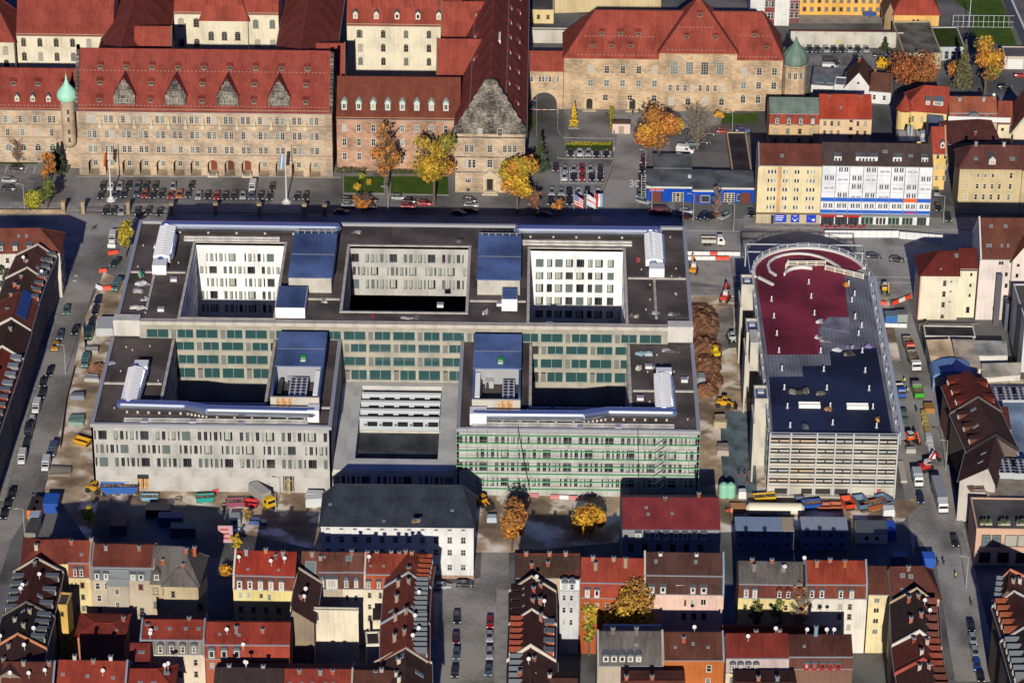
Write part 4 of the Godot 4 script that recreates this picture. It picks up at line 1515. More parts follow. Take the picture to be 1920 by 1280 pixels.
	b.lathe(Vector3.ZERO,[W(0.9,7.2),W(1.7,8.0),W(2.0,8.8),W(2.0,21.6),W(2.25,21.8),W(2.25,22.2)],20)
	b.bx(-1.4,2.2,0,9.5,-4.0,-1.0)
	put(b,"shaft",t)
	b=MB.new(M("copper green",Color(0.28,0.55,0.42),0.6,"plaster",6.0))
	b.lathe(Vector3.ZERO,[W(2.5,22.1),W(2.85,22.7),W(2.95,23.5),W(2.6,24.6),W(1.7,25.7),W(0.8,26.8),W(0.35,28.0),W(0.22,29.2),W(0.0,29.4)],20)
	put(b,"dome",t)
	b=MB.new(paint("#c8b060",0.3))
	b.lathe(V(0,29.3,0),[W(0.05,0),W(0.3,0.3),W(0.05,0.6),W(0.05,1.6),W(0.0,1.7)],8)
	put(b,"finial",t)
	for y in [18.4,16.0,12.2,9.6]:
		put(window_mesh(0.6,1.3,1,2,0,"#8f8674"),"window",t,V(0.3,y,2.0))
	# ---- link wing in pink stone
	var k:=house("link_wing","pinkish plain link wing with eight arched white dormers between the two tall courthouse wings",{"A":V(-51.3,0,-102.3),"B":V(-16.0,0,-102.3),"D":14.0,"e":17.0,"r":26.4,"wall":wall_m("#d0a890","stone"),"roof":tile_m("#86452f"),"trim":"#c09678","c":"courthouse",
		"winF":[[12.5,1.15,2.2,8,2.2,31.2,2,2,"#dddad0"],[8.0,1.15,2.2,8,2.2,31.2,2,2,"#dddad0"],[3.5,1.15,2.2,8,2.2,31.2,2,2,"#dddad0"]],
		"dormF":[[8,2.2,31.2,18.8,1.5,1.9,"gable",2,1,"#cfe0d4",M("green lead",Color(0.42,0.55,0.47),0.6)]]})
	# ---- east wing with the great gable
	var e:=house("gable_wing","tall courthouse wing with a soot-dark stepped gable and a long dark red roof",{"A":V(-17.1,0,-88.9),"B":V(2.6,0,-88.9),"D":118.0,"e":18.4,"r":33.8,"k":"across","wall":stone,"roof":red,"c":"courthouse","g":"sandstone courthouse wings",
		"winF":[[17.8,1.2,2.2,2,7.0,12.6,2,2,fr],[12.7,1.1,2.1,2,3.2,4.7,2,3,fr],[12.7,1.3,2.1,1,9.8,9.8,2,3,fr],[12.7,1.1,2.1,3,14.0,16.8,2,3,fr],[7.8,0.9,2.5,3,2.9,5.3,1,3,fr],[8.0,1.5,2.4,1,9.8,9.8,2,3,fr],[7.8,1.1,2.3,2,14.2,15.6,2,3,fr],[3.2,1.6,1.4,2,3.7,15.9,3,2,fr],[0.4,1.0,1.0,1,3.7,3.7,1,1,"#9a8a72"]],
		"dormR":[[9,12,100,22.0,1.4,0.9,"shed",2,1,"#5e3a30",red],[9,17,105,26.0,1.4,0.9,"shed",2,1,"#5e3a30",red]],"dormL":[[5,34,100,26.0,1.4,0.9,"shed",2,1,"#5e3a30",red]]})
	b=MB.new(dk)
	var out:=PackedVector2Array([W(-0.5,18.2),W(20.2,18.2)])
	var n:=7
	for i in n:
		var f0:=i/float(n)
		out.append(W(20.2-9.4*f0,18.4+16.2*f0+(0.0 if i==0 else 0.6)))
		out.append(W(20.2-9.4*f0-0.4,18.4+16.2*(i+1)/n-0.2))
	out.append(W(10.6,35.0))
	out.append(W(9.1,35.0))
	for i in range(n-1,-1,-1):
		var f0:=i/float(n)
		out.append(W(-0.5+9.4*f0+0.4,18.4+16.2*(i+1)/n-0.2))
		out.append(W(-0.5+9.4*f0,18.4+16.2*f0+(0.0 if i==0 else 0.6)))
	b.ext(out,-0.6,0.03,"z")
	b.bx(-0.3,20.0,17.0,17.35,-0.4,0.2).bx(0,19.7,10.9,11.2,-0.2,0.14).bx(0,19.7,6.2,6.5,-0.2,0.14)
	b.lathe(V(9.85,23.8,0.05),[W(1.2,-0.1),W(1.2,0.25),W(0,0.3)],12)
	put(b,"stepped_gable",e)
	b=MB.new(wall_m("#d8c8a8"))
	b.bx(8.0,8.6,0,4.6,0,0.5).bx(11.1,11.7,0,4.6,0,0.5).bx(7.8,11.9,4.6,5.3,0,0.6)
	b.ext(PackedVector2Array([W(7.6,5.3),W(12.1,5.3),W(9.85,6.9)]),0,0.5,"z")
	b.bx(7.6,12.1,0,0.5,0,2.0).bx(8.2,11.5,0.5,0.8,0,1.3)
	put(b,"portal",e)
	b=MB.new(paint("#2c2620"))
	b.bx(9.0,10.7,0.8,4.2,0,0.1)
	put(b,"door",e)
	b=MB.new(M("roof vent strip",Color(0.62,0.56,0.46),0.8))
	b.bx(11.6,12.2,29.6,31.4,-42.0,-36.0)
	put(b,"vent_strip",e)
	b=MB.new(paint("#8a8c88",0.5))
	for x in [4.0,14.2]:
		var y: float=18.4+15.4*(x/9.85 if x<9.85 else (19.7-x)/9.85)
		b.bx(x-0.08,x+0.08,y+0.05,y+0.2,-117,-1)
	put(b,"lightning_rod",e)
	# ---- red cross roofs between the link wing and the great gable wing
	for q in [[V(-23.5,0,-122),"nearer red cross roof on the west side of the great gable wing",29.0],[V(-23.0,0,-149),"farther red cross roof on the west side of the great gable wing",29.5]]:
		house("cross_wing",q[1],{"A":q[0],"B":q[0]+V(13.5,0,0),"D":18.0,"e":17.5,"r":q[2],"wall":stone,"roof":tile_m("#b04c37"),"pl":"#7c6c58","c":"courthouse","g":"red cross wings"})
	# ---- court buildings in cream behind
	var cream:=wall_m("#efe6cd")
	var cfr:="#8f8672"
	house("cream_court_building","cream court building with five small white dormers seen behind the link wing",{"A":V(-51.5,0,-162),"B":V(-17.0,0,-162),"D":17.0,"e":20.5,"r":32.5,"wall":cream,"roof":tile_m("#b04c37"),"c":"courthouse","trim":"#b9a284",
		"winF":[[15.9,1.3,2.0,5,4.0,31.5,2,2,cfr,null,true],[15.9,1.3,2.0,1,3.6,3.6,2,2,cfr,null,true],[11.4,1.3,2.0,5,4.0,31.5,2,2,cfr,null,true],[7.0,1.3,2.0,5,4.0,31.5,2,2,cfr,null,true]],"dormF":[[5,2.6,27.6,21.8,1.4,1.5,"gable",1,1,"#e9dfc6"]]})
	house("cream_court_building","cream court building with tall arched windows behind the ridge of the long wing",{"A":V(-103.6,0,-165),"B":V(-72.2,0,-165),"D":17.0,"e":22.4,"r":34.0,"wall":cream,"roof":tile_m("#b04c37"),"c":"courthouse","trim":"#b9a284",
		"winF":[[17.4,1.6,2.3,2,2.0,6.6,2,3,cfr,null,true],[15.2,1.6,2.3,3,11.0,19.4,2,3,cfr,null,true],[17.2,1.6,2.3,2,24.5,29.5,2,3,cfr,null,true],[11.0,1.6,2.0,7,2.0,29.5,2,3,cfr,null,true]]})
	house("cream_bay","cream gabled bay projecting from the court building with tall arched windows",{"A":V(-95.4,0,-162.6),"B":V(-81.3,0,-162.6),"D":14.0,"e":20.6,"r":33.0,"k":"hip","hl":5.0,"hr":5.0,"wall":cream,"roof":tile_m("#b04c37"),"c":"courthouse","winF":[[14.2,1.6,2.3,3,3.0,11.0,2,3,cfr,null,true]]})
	house("cream_court_building","cream court building behind the west wing with two rows of small arched windows",{"A":V(-150.0,0,-156),"B":V(-121.0,0,-156),"D":18.0,"e":18.6,"r":31.0,"wall":cream,"roof":tile_m("#a84838"),"c":"courthouse","trim":"#b9a284",
		"winF":[[14.4,1.4,2.2,6,2.0,26.5,2,3,cfr,null,true],[9.8,1.4,2.2,6,2.0,26.5,2,3,cfr,null,true]]})
	house("cream_court_building","cream court building at the far west with a hipped red roof",{"A":V(-172.0,0,-153),"B":V(-150.4,0,-153),"D":20.0,"e":17.0,"r":29.0,"k":"hip","hl":0.0,"hr":8.0,"wall":cream,"roof":tile_m("#a84838"),"c":"courthouse",
		"winF":[[13.0,1.4,2.2,5,2.0,19.0,2,3,cfr,null,true],[8.6,1.4,2.2,5,2.0,19.0,2,3,cfr,null,true]]})
	for q in [["@",V(-71.5,0,-119),V(-54.0,0,-119),"dark red deep roof with pale verges between the cream court buildings",29.0,90.0],["@",V(-124.0,0,-119),V(-105.0,0,-119),"dark red deep roof behind the west end of the long wing",29.0,90.0]]:
		house("deep_wing",q[3],{"A":q[1],"B":q[2],"D":q[5],"e":18.0,"r":q[4],"k":"across","wall":stone,"roof":tile_m("#a84838"),"pl":"#c2b193","pr":"#c2b193","c":"courthouse","g":"deep court wings"})
	house("cross_wing","small red cross roof west of the deep roof by the link wing",{"A":V(-58.5,0,-122.5),"B":V(-50.0,0,-122.5),"D":13.0,"e":19.0,"r":28.0,"wall":stone,"roof":tile_m("#b04c37"),"pr":"#7c6c58","c":"courthouse","g":"red cross wings"})
	house("cross_wing","small red cross roof with a dark step wall behind the long wing",{"A":V(-112.0,0,-130),"B":V(-101.0,0,-130),"D":13.0,"e":20.0,"r":29.5,"wall":stone,"roof":tile_m("#b04c37"),"pr":"#7c6c58","c":"courthouse","g":"red cross wings"})

# ---------------------------------------------------------------- the court building east of the gate, the gatehouse and the second dome
func east_court() -> void:
	var stone:=wall_m("#dcc2a2","stone")
	var red:=tile_m("#b04c37")
	var fr:="#d5cdbd"
	var w:=house("east_courthouse","broad sandstone courthouse with a hipped bright red roof east of the gateway",{"A":V(13.7,0,-146.8),"B":V(78.6,0,-146.8),"D":18.0,"e":16.7,"r":28.3,"k":"hip","hl":9.0,"hr":6.0,"wall":stone,"roof":red,"trim":"#c9ab84","bands":[6.0],"c":"courthouse","ridge":tile_m("#6e3a34"),
		"winF":[[11.8,1.5,2.4,5,8.0,27.0,2,3,fr],[7.6,1.5,2.1,5,8.0,27.0,2,2,fr],[3.0,1.5,1.9,3,12.5,27.0,2,2,fr],[11.8,1.5,2.3,3,53.5,62.5,2,3,fr],[7.3,1.5,2.2,3,53.5,62.5,2,3,fr],[2.7,1.5,2.2,3,53.5,62.5,2,2,fr,null,true]]})
	for q in [[7.8,"tall arched dark door"],[20.6,"tall arched dark door"]]:
		var b:=MB.new(paint("#2f2a28"))
		b.bx(q[0]-0.9,q[0]+0.9,0,2.6,0,0.1)
		var arc:=PackedVector2Array()
		for i in 9:
			arc.append(W(q[0]+cos(PI*i/8)*0.9,2.6+sin(PI*i/8)*0.9))
		b.ext(arc,0,0.1,"z")
		b.use(wall_m("#d8c8a8")).bx(q[0]-2.0,q[0]+2.0,0,0.25,0,1.8).bx(q[0]-1.5,q[0]-1.0,0,3.4,0,0.3).bx(q[0]+1.0,q[0]+1.5,0,3.4,0,0.3)
		put(b,"door",w)
		b=MB.new(wall_m("#d8c8a8"))
		b.bx(q[0]-1.9,q[0]+1.9,4.9,5.2,0,0.7)
		for s in [-1.5,1.5]:
			b.lathe(V(q[0]+s,5.2,0.35),[W(0.3,0),W(0.4,0.6),W(0.25,1.4),W(0.0,1.9)],8)
		put(b,"door_ornament",w)
	shed_dormers(w,[8.5,14.0,19.6,60.0],19.4,16.7,28.3,9.0,red)
	shed_dormers(w,[11.2,16.6,22.0,56.4],22.4,16.7,28.3,9.0,red)
	snow_rail(w,4.0,27.5,17.4,0.4)
	snow_rail(w,6.0,27.5,21.9,4.0)
	snow_rail(w,51.5,64.0,17.4,0.4)
	snow_rail(w,52.0,62.0,22.4,4.3)
	var p:=house("court_pavilion","taller middle pavilion of the east courthouse with a steep pyramid roof and four tall windows",{"A":V(41.8,0,-146.2),"B":V(64.9,0,-146.2),"D":18.0,"e":18.9,"r":32.5,"k":"hip","hl":11.0,"hr":11.0,"wall":stone,"roof":red,"trim":"#c9ab84","bands":[6.0],"c":"courthouse","ridge":tile_m("#6e3a34"),
		"winF":[[12.0,2.2,4.0,4,4.6,18.2,3,5,"#c5bba8"],[6.6,1.0,2.0,8,3.6,19.2,2,2,fr],[2.1,1.5,2.0,4,4.0,19.0,2,2,fr,null,true]]})
	shed_dormers(p,[8.0,16.6],22.6,18.9,32.5,9.0,red)
	shed_dormers(p,[12.0],28.2,18.9,32.5,9.0,red)
	snow_rail(p,2.5,20.5,19.6,0.4)
	snow_rail(p,5.5,17.0,25.2,4.2)
	# dome tower
	var t:=thing("domed_tower","stout sandstone stair tower with a ribbed dark copper onion roof behind bare poplars","tower",V(82.5,0,-150.5))
	var b:=MB.new(stone)
	b.lathe(Vector3.ZERO,[W(3.5,0),W(3.5,13.6),W(3.8,14.0),W(3.8,14.5)],10)
	put(b,"shaft",t)
	b=MB.new(M("copper dark",Color(0.13,0.20,0.165),0.6,"ribs",7.0))
	b.lathe(Vector3.ZERO,[W(3.9,14.4),W(4.1,15.2),W(4.0,16.4),W(3.3,17.8),W(2.2,19.0),W(1.1,20.2),W(0.5,21.4),W(0.3,22.4),W(0.0,22.8)],10)
	put(b,"dome",t)
	for i in 3:
		put(window_mesh(1.1,2.0,2,3,0,fr),"window",t,V(sin(-0.5+i*0.5)*3.42,10.4,cos(-0.5+i*0.5)*3.42),-0.5+i*0.5)
	# gateway
	var g:=thing("gatehouse","sandstone gatehouse with a wide low arch over the drive between the two courthouses","gatehouse",V(3.4,0,-146.6))
	b=MB.new(stone)
	b.bx(0,0.8,0,12.4,-8,0).bx(8.4,10.2,0,12.4,-8,0)
	b.ext(arch_poly(0.8,8.4,1.6,5.4,12.4,3.8),-8.0,0.0,"z")
	b.use(wall_m("#d8c8a8")).bx(-0.1,10.2,12.2,12.6,-0.2,0.2)
	put(b,"wall",g)
	b=MB.new(red)
	b.ext(PackedVector2Array([W(-0.5,12.3),W(9,12.3),W(4.2,17.0)]),0,10.4)
	put(b,"roof",g)
	for x in [0.8,3.2,4.2,5.2,6.2,8.6]:
		put(window_mesh(0.8,1.7,1,3,[0,1,2][int(x) % 3],fr),"window",g,V(x,9.0,0.0))
	b=MB.new(paint("#d8d4d0"))
	b.bar(V(0.2,1.1,1.0),V(8.6,1.2,1.0),0.16)
	b.use(paint("#c0281e"))
	for i in 4:
		b.bar(V(1.0+i*2.2,1.11,1.0),V(1.9+i*2.2,1.12,1.0),0.18)
	b.use(paint("#8b8d8f")).bx(8.5,8.9,0,1.3,0.8,1.2)
	one(b,"barrier_pole","red and white barrier pole across the gateway drive","barrier",V(3.4,0,-144.6))

# ---------------------------------------------------------------- prison grounds behind the east courthouse
func prison_side() -> void:
	var conc:=M("prison wall",Color(0.40,0.385,0.34),0.95,"concrete",9.0)
	var w:=thing("prison_wall","long bare concrete panel wall behind the row of parked cars","wall",V(101,0,-195.3))
	for i in 14:
		var b:=MB.new(conc)
		b.bx(-16.6+i*2.5,-14.12+i*2.5,0,5.3,-0.4,0.0 if i % 2==0 else 0.04)
		put(b,"panel",w)
	var b:=MB.new(paint("#7b4a44"))
	b.bx(-16.6,18.5,5.3,5.45,-0.5,0.15)
	put(b,"coping",w)
	b=MB.new(paint("#b8bc60",0.8))
	b.bx(-2.4,-0.9,1.6,2.5,0.05,0.08)
	put(b,"yellow_patch",w)
	house("yellow_prison_block","long bright yellow block with a grid of small grey windows",{"A":V(86.5,0,-221),"B":V(115.2,0,-221.3),"D":14.0,"e":18.0,"k":"flat","wall":"#f4bd62","c":"building",
		"winF":[[1.3,1.15,1.5,12,1.6,27.2,1,1,"#b98a52",[2,2,1]],[4.2,1.15,1.5,12,1.6,27.2,1,1,"#b98a52",[2,2,1]],[7.1,1.15,1.5,12,1.6,27.2,1,1,"#b98a52",[2,2,1]],[10.0,1.15,1.5,12,1.6,27.2,1,1,"#b98a52",[2,2,1]]]})
	for q in [[72.6,77.2,"narrow white tower block seen behind the right end of the red court roof","#dfe2de"],[80.3,85.0,"wider white tower block next to the yellow prison block","#e9ebe6"]]:
		house("white_tower_block",q[2],{"A":V(q[0],0,-212),"B":V(q[1],0,-212),"D":14.0,"e":24.0,"k":"flat","wall":q[3],"c":"building"})
	house("glazed_link","red and glass link building between the white tower blocks",{"A":V(77.2,0,-213),"B":V(80.3,0,-213),"D":10.0,"e":20.0,"k":"flat","wall":"#8d4a46","c":"building","winF":[[2.0,0.9,2.0,3,0.6,2.5,1,2,"#c9c4c0"],[6.0,0.9,2.0,3,0.6,2.5,1,2,"#c9c4c0"],[10.0,0.9,2.0,3,0.6,2.5,1,2,"#c9c4c0"]]})
	house("glazed_stair","red and grey glazed stair beside the yellow prison block",{"A":V(85.0,0,-214),"B":V(88.3,0,-214),"D":6.0,"e":12.0,"k":"flat","wall":"#8a5a56","c":"building","winF":[[2.0,1.1,2.0,2,0.9,2.4,1,2,"#c9c4c0"],[5.0,1.1,2.0,2,0.9,2.4,1,2,"#c9c4c0"],[8.0,1.1,2.0,2,0.9,2.4,1,2,"#c9c4c0"]]})
	house("yellow_house","yellow house with a steep orange-red hip roof beside the prison wall",{"A":V(117.6,0,-208.8),"B":V(131.8,0,-209),"D":14.0,"e":5.6,"r":18.0,"k":"hip","hl":6.5,"hr":6.5,"wall":"#f2c276","roof":"#b84a34","winF":[[2.4,0.8,1.6,2,6.2,7.6,1,2,"#8f7a56"]]})
	house("deep_shed","long narrow building with a worn brown roof between the yellow block and the yellow house",{"A":V(114.8,0,-210),"B":V(118.0,0,-210),"D":40.0,"e":5.0,"r":9.0,"k":"across","wall":"#a89070","roof":"#7c5a50","c":"building","pr":"#9a9a92"})
	house("flat_hall","flat-roofed hall with moss on its grey roof in front of the yellow house",{"A":V(118.0,0,-179.2),"B":V(129.6,0,-179.8),"D":25.0,"e":5.0,"k":"flat","wall":"#c9bd9a","c":"building","cover":M("mossy felt",Color(0.13,0.125,0.10),0.95,"asphalt",9.0)})
	house("green_roof_hall","low hall with a mossy green roof and a glazed white front",{"A":V(128.8,0,-186),"B":V(137.5,0,-186.4),"D":16.0,"e":4.2,"k":"flat","wall":"#c4c8c8","c":"building","cover":M("moss roof",Color(0.13,0.14,0.07),1.0,"grass",9.0),
		"winF":[[0.6,1.3,2.6,4,1.2,7.2,1,2,"#aeb8bf",[0,1]]]})
	var wg:=house("white_garage","white garage with a big pale sliding door beside the orange trees",{"A":V(149.0,0,-180),"B":V(162,0,-180),"D":8.0,"e":4.0,"k":"flat","wall":"#cfc6b6","c":"garage"})
	b=MB.new(paint("#e4e4e2"))
	b.bx(-2.4,2.4,0.1,3.4,0.0,0.1)
	put(b,"sliding_door",wg,V(3.4,0,0.1))
	house("concrete_wall_block","bare concrete wall seen over the roof of the gatehouse",{"A":V(2.5,0,-196),"B":V(15.0,0,-196),"D":2.0,"e":4.2,"k":"flat","wall":conc,"c":"wall"})
	house("cream_rear_building","cream flat-roofed building behind the bare concrete wall at the gatehouse",{"A":V(-2.0,0,-211.6),"B":V(10.8,0,-211.6),"D":14.0,"e":4.4,"k":"flat","wall":"#e6d09c","c":"building","winF":[[1.6,1.0,1.4,4,2.0,11.0,1,2,"#a89868"]]})
	house("beige_rear_hall","long low beige hall behind the left end of the red court roof",{"A":V(11.1,0,-220),"B":V(45.0,0,-224),"D":16.0,"e":4.6,"k":"flat","wall":"#d8c69c","c":"building","cover":M("moss roof",Color(0.13,0.14,0.07),1.0,"grass",9.0)})
	# prison yard fences
	var st:=paint("#c6cdcd",0.5)
	var f:=thing("ball_court_fence","white framed fence panels around the prison ball court","fence",V(145.6,0,-212.3))
	for i in 6:
		b=MB.new(st)
		var x:=-9.0+i*3.2
		b.bx(x,x+0.14,0,4.2,0,0.14).bx(x,x+3.2,4.1,4.22,0,0.12).bx(x,x+3.2,2.0,2.1,0,0.1).bx(x,x+3.2,0.2,0.3,0,0.1)
		b.bx(x+1.6,x+1.66,0,4.1,0,0.06)
		put(b,"fence_panel",f)
	b=MB.new(st)
	b.tube(Vector3.ZERO,V(0,13,0),0.14,0.09,8).bx(-0.7,0.7,12.8,13.2,-0.2,0.3)
	one(b,"floodlight_mast","tall thin floodlight mast at the ball court fence","mast",V(141.9,0,-212.9))
	var dw:=thing("perimeter_wall","tall grey perimeter wall running diagonally past the prison lawn","wall",V(156.6,0,-197))
	b=MB.new(M("perimeter concrete",Color(0.24,0.26,0.29),0.9,"concrete",7.0))
	b.bar(V(1.5,2.6,12),V(-3,2.6,-70),0.4,5.2)
	put(b,"wall",dw)
	b=MB.new(paint("#dfe2e2"))
	b.bar(V(1.5,5.35,12),V(-3,5.35,-70),0.7,0.3)
	put(b,"coping",dw)
	b=MB.new(paint("#2f63b4"))
	b.lathe(Vector3.ZERO,[W(2.4,2.2),W(0.05,3.0)],8).tube(Vector3.ZERO,V(0,3,0),0.06)
	one(b,"parasol","blue parasol in the yard before the yellow prison block","parasol",V(110.9,0,-217.4))
	house("solar_garage","low white double garage with glass panels on its pitched roof",{"A":V(88.6,0,-161.3),"B":V(96.7,0,-160.2),"D":11.0,"e":2.7,"r":3.6,"k":"shed","wall":"#e8e8e6","roof":M("grey sheet",Color(0.16,0.165,0.17),0.6,"ribs",6.0),"c":"garage","sky":[[2.3,0.8,2.6,3.2],[5.9,0.8,2.6,3.2]]})
	house("white_gabled_house","small white house with a round gable window and a brown roof",{"A":V(98.4,0,-156.3),"B":V(106.0,0,-155.2),"D":12.0,"e":4.4,"r":9.2,"k":"across","wall":"#e9e9e8","roof":"#6e4638","chim":[[3.4,9.0,1.6]],"winF":[[5.2,0.8,0.8,1,3.8,3.8,1,1,"#d8d8d6",[0]]],"xov":0.3})
	house("white_gabled_house","white side wing with a brown roof joined to the small white house",{"A":V(105.4,0,-153.6),"B":V(111.8,0,-152.6),"D":8.0,"e":4.6,"r":8.4,"k":"gable","wall":"#e9e9e8","roof":"#6e4638","winF":[[1.4,0.9,1.5,2,1.6,4.6,1,2,"#d0d0ce",[0]]],"chim":[[1.2,4.2,1.4]]})
	house("white_annex","grey-roofed white annex on the west side of the small white house",{"A":V(95.2,0,-157.5),"B":V(98.6,0,-157.0),"D":6.0,"e":4.0,"k":"flat","wall":"#dfe2e4","cover":M("grey sheet",Color(0.16,0.165,0.17),0.6,"ribs",6.0)})

# ---------------------------------------------------------------- shop, offices and houses along the far side of the wide road
func north_houses() -> void:
	var blue:=wall_m("#1650c0")
	var grey:=M("shop felt",Color(0.115,0.13,0.135),0.9,"felt",16.0)
	var s:=thing("tyre_shop","low bright blue workshop with roller doors, shop windows and a grey felt roof","shop",V(37.2,0,-84.4))
	var b:=MB.new(blue)
	b.bx(0,12.6,0,4.5,-11,0).bx(12.6,18.6,0,4.1,-11,1.1).bx(18.6,30.2,0,4.4,-11,0)
	put(b,"wall",s)
	b=MB.new(grey)
	b.bx(-0.3,12.7,4.5,4.8,-11.4,0.3).bx(12.7,18.6,4.1,4.78,-11.4,1.4).bx(18.6,30.4,4.4,4.72,-11.2,0.3).bx(2.0,13.0,4.5,5.1,-21.0,-11.4)
	put(b,"roof",s)
	b=MB.new(paint("#d8d6cc"))
	b.bx(-0.3,12.6,4.3,4.85,0.3,0.45).bx(12.6,18.7,3.9,4.4,1.4,1.55).bx(18.7,30.4,4.2,4.75,0.3,0.45)
	put(b,"fascia",s)
	for q in [[2.6,2.8],[27.8,2.6]]:
		b=MB.new(paint("#6b2c1c",0.6))
		b.bx(q[0]-q[1]/2,q[0]+q[1]/2,0,3.0,0.0,0.1)
		b.use(paint("#12306e")).bx(q[0]-q[1]/2-0.3,q[0]-q[1]/2,0,3.3,0.0,0.2).bx(q[0]+q[1]/2,q[0]+q[1]/2+0.3,0,3.3,0.0,0.2)
		put(b,"workshop_door",s)
	for q in [[8.7,3.2],[23.2,3.0]]:
		b=MB.new(paint("#d6d2bc"))
		b.bx(q[0]-q[1]/2,q[0]+q[1]/2,0.1,2.9,0.0,0.08)
		b.use(glass(0))
		for i in 3:
			for j in 4:
				b.bx(q[0]-q[1]/2+0.15+i*q[1]/3,q[0]-q[1]/2+(i+1)*q[1]/3-0.1,0.25+j*0.66,0.72+j*0.66,0.06,0.1)
		put(b,"roller_door",s)
	for q in [[14.2,1.0,"#8d3a3c"],[16.4,2.6,"#d0cfc8"],[19.6,0.9,"#5f8ad0"],[25.8,1.0,"#b9c4b4"]]:
		b=MB.new(paint(q[2]))
		var z:=1.1 if q[0]<18.5 and q[0]>12.6 else 0.0
		b.bx(q[0]-q[1]/2,q[0]+q[1]/2,0.4,2.6,z,z+0.06)
		b.use(glass(1)).bx(q[0]-q[1]/2+0.12,q[0]+q[1]/2-0.12,0.55,2.45,z+0.05,z+0.09)
		put(b,"shop_window",s)
	b=MB.new(paint("#bfc3c2"))
	b.bx(11.6,12.5,4.8,5.7,-6.2,-5.4)
	put(b,"roof_cowl",s)
	b=MB.new(paint("#c43b34"))
	b.bx(0.6,4.0,3.55,4.2,0.0,0.14)
	put(b,"sign",s)
	# words on the fascia
	var tx:=lettering("pit-stop",0.75,paint("#e3b4ae"))
	tx.position=V(0.75,3.65,0.16)
	s.add_child(tx,true)
	b=MB.new(paint("#b9bcb4"))
	for x in [0.0,1.2]:
		b.bar(V(x,0,0),V(x+0.1,5.4,-6.6),0.14)
	for i in 11:
		b.bar(V(0,i*0.5,-i*0.62),V(1.25,i*0.5,-i*0.62),0.09)
	one(b,"roof_ladder","long pale ladder leaning over the west edge of the blue workshop roof","ladder",V(35.6,0,-84.0))
	house("dark_shed","long low shed with a flat blackish roof and a pale front behind the blue workshop",{"A":V(61.8,3,-98.8),"B":V(67.4,3,-98.9),"D":26.0,"e":3.0,"k":"flat","wall":"#cdb493","c":"shed","cover":M("dark felt",Color(0.035,0.03,0.032),0.95,"felt",9.0),"winF":[[1.6,0.7,0.5,1,3.2,3.2,1,1,"#5a5148",[0]]]})
	# cream apartment block
	var fr:="#e9e4d4"
	var rows:=[]
	for i in 5:
		var y:=4.6+i*2.72
		rows+=[[y,0.62,1.25,3,3.0,4.8,1,1,fr],[y,0.62,1.25,2,7.2,8.0,1,1,fr],[y,0.62,1.25,2,10.4,11.2,1,1,fr],[y,0.62,1.25,3,13.8,15.6,1,1,fr]]
	var h:=house("cream_apartment_block","five-storey cream apartment block with a brown roof and blue shop windows",{"A":V(67.2,0,-71.1),"B":V(84.9,0,-71.1),"D":11.0,"e":18.4,"r":22.0,"wall":"#efe0b4","roof":"#7c4334","c":"apartment block","winF":rows,"sky":[[6.6,1.8,0.9,1.0]],"pl":"#8c8d8e"})
	b=MB.new(wall_m("#e9b98a"))
	b.bx(5.5,6.6,3.4,18.0,0,0.05)
	put(b,"peach_stripe",h)
	b=MB.new(wall_m("#c9bda0"))
	b.bx(0,17.7,0,3.2,0,0.06)
	b.use(paint("#6d5b4c")).bx(-0.1,17.8,3.2,3.45,0,0.6)
	put(b,"shop_front",h)
	for q in [[6.8,3.4,0],[10.9,2.4,1],[15.4,2.7,2]]:
		b=MB.new(paint("#1c3fc4"))
		b.bx(q[0]-q[1]/2,q[0]+q[1]/2,0.5,2.9,0.05,0.12)
		b.use(paint("#e6ecf6"))
		if q[2]==0:
			for i in 3:
				b.bx(q[0]-1.4,q[0]+1.0-i*0.2,2.3-i*0.6,2.55-i*0.6,0.12,0.14)
		elif q[2]==1:
			b.bx(q[0]-0.5,q[0]+0.5,2.4,2.6,0.12,0.14).bx(q[0]-0.8,q[0]-0.5,1.5,1.8,0.12,0.14).bx(q[0]+0.5,q[0]+0.8,1.5,1.8,0.12,0.14).bx(q[0]-0.35,q[0]+0.35,0.9,1.4,0.12,0.14)
		else:
			b.bx(q[0]+0.3,q[0]+1.0,1.0,1.7,0.12,0.14).bar(V(q[0]-1.0,2.2,0.13),V(q[0]+0.4,1.2,0.13),0.2,0.03)
		put(b,"shop_window",h)
	b=MB.new(paint("#2b2f36"))
	b.bx(4.2,5.0,0.0,2.7,0.05,0.1)
	put(b,"door",h)
	# white office with blue bands
	rows=[]
	for i in 5:
		var y:=[5.3,8.6,11.2,13.8,16.4][i] as float
		for k in 8:
			var show:=(i*5+k*3) % 7
			if i==0 or show<5:
				var hh:=1.35 if show<3 or i==0 else 0.35
				for s2 in 4:
					var xx: float=1.0+k*3.82+[0.0,0.62,1.5,2.12][s2]
					rows.append([y,0.46,hh,1,xx,xx,1,1,"#c9cdd2",[0,0,0,1]])
	var dark:=M("dark brown tile",Color(0.062,0.045,0.040),0.85,"tile",10.0)
	h=house("white_office_block","white panelled office block with blue bands, one orange panel and grey roof dormers",{"A":V(84.95,0,-71.1),"B":V(115.5,0,-70.9),"D":12.0,"e":18.6,"r":22.3,"wall":M("white office",Color(0.56,0.58,0.61),0.6,"plaster",12.0),"roof":dark,"c":"office block","winF":rows,"sky":[[17.4,3.2,1.4,1.0],[24.4,2.2,1.2,0.9]]})
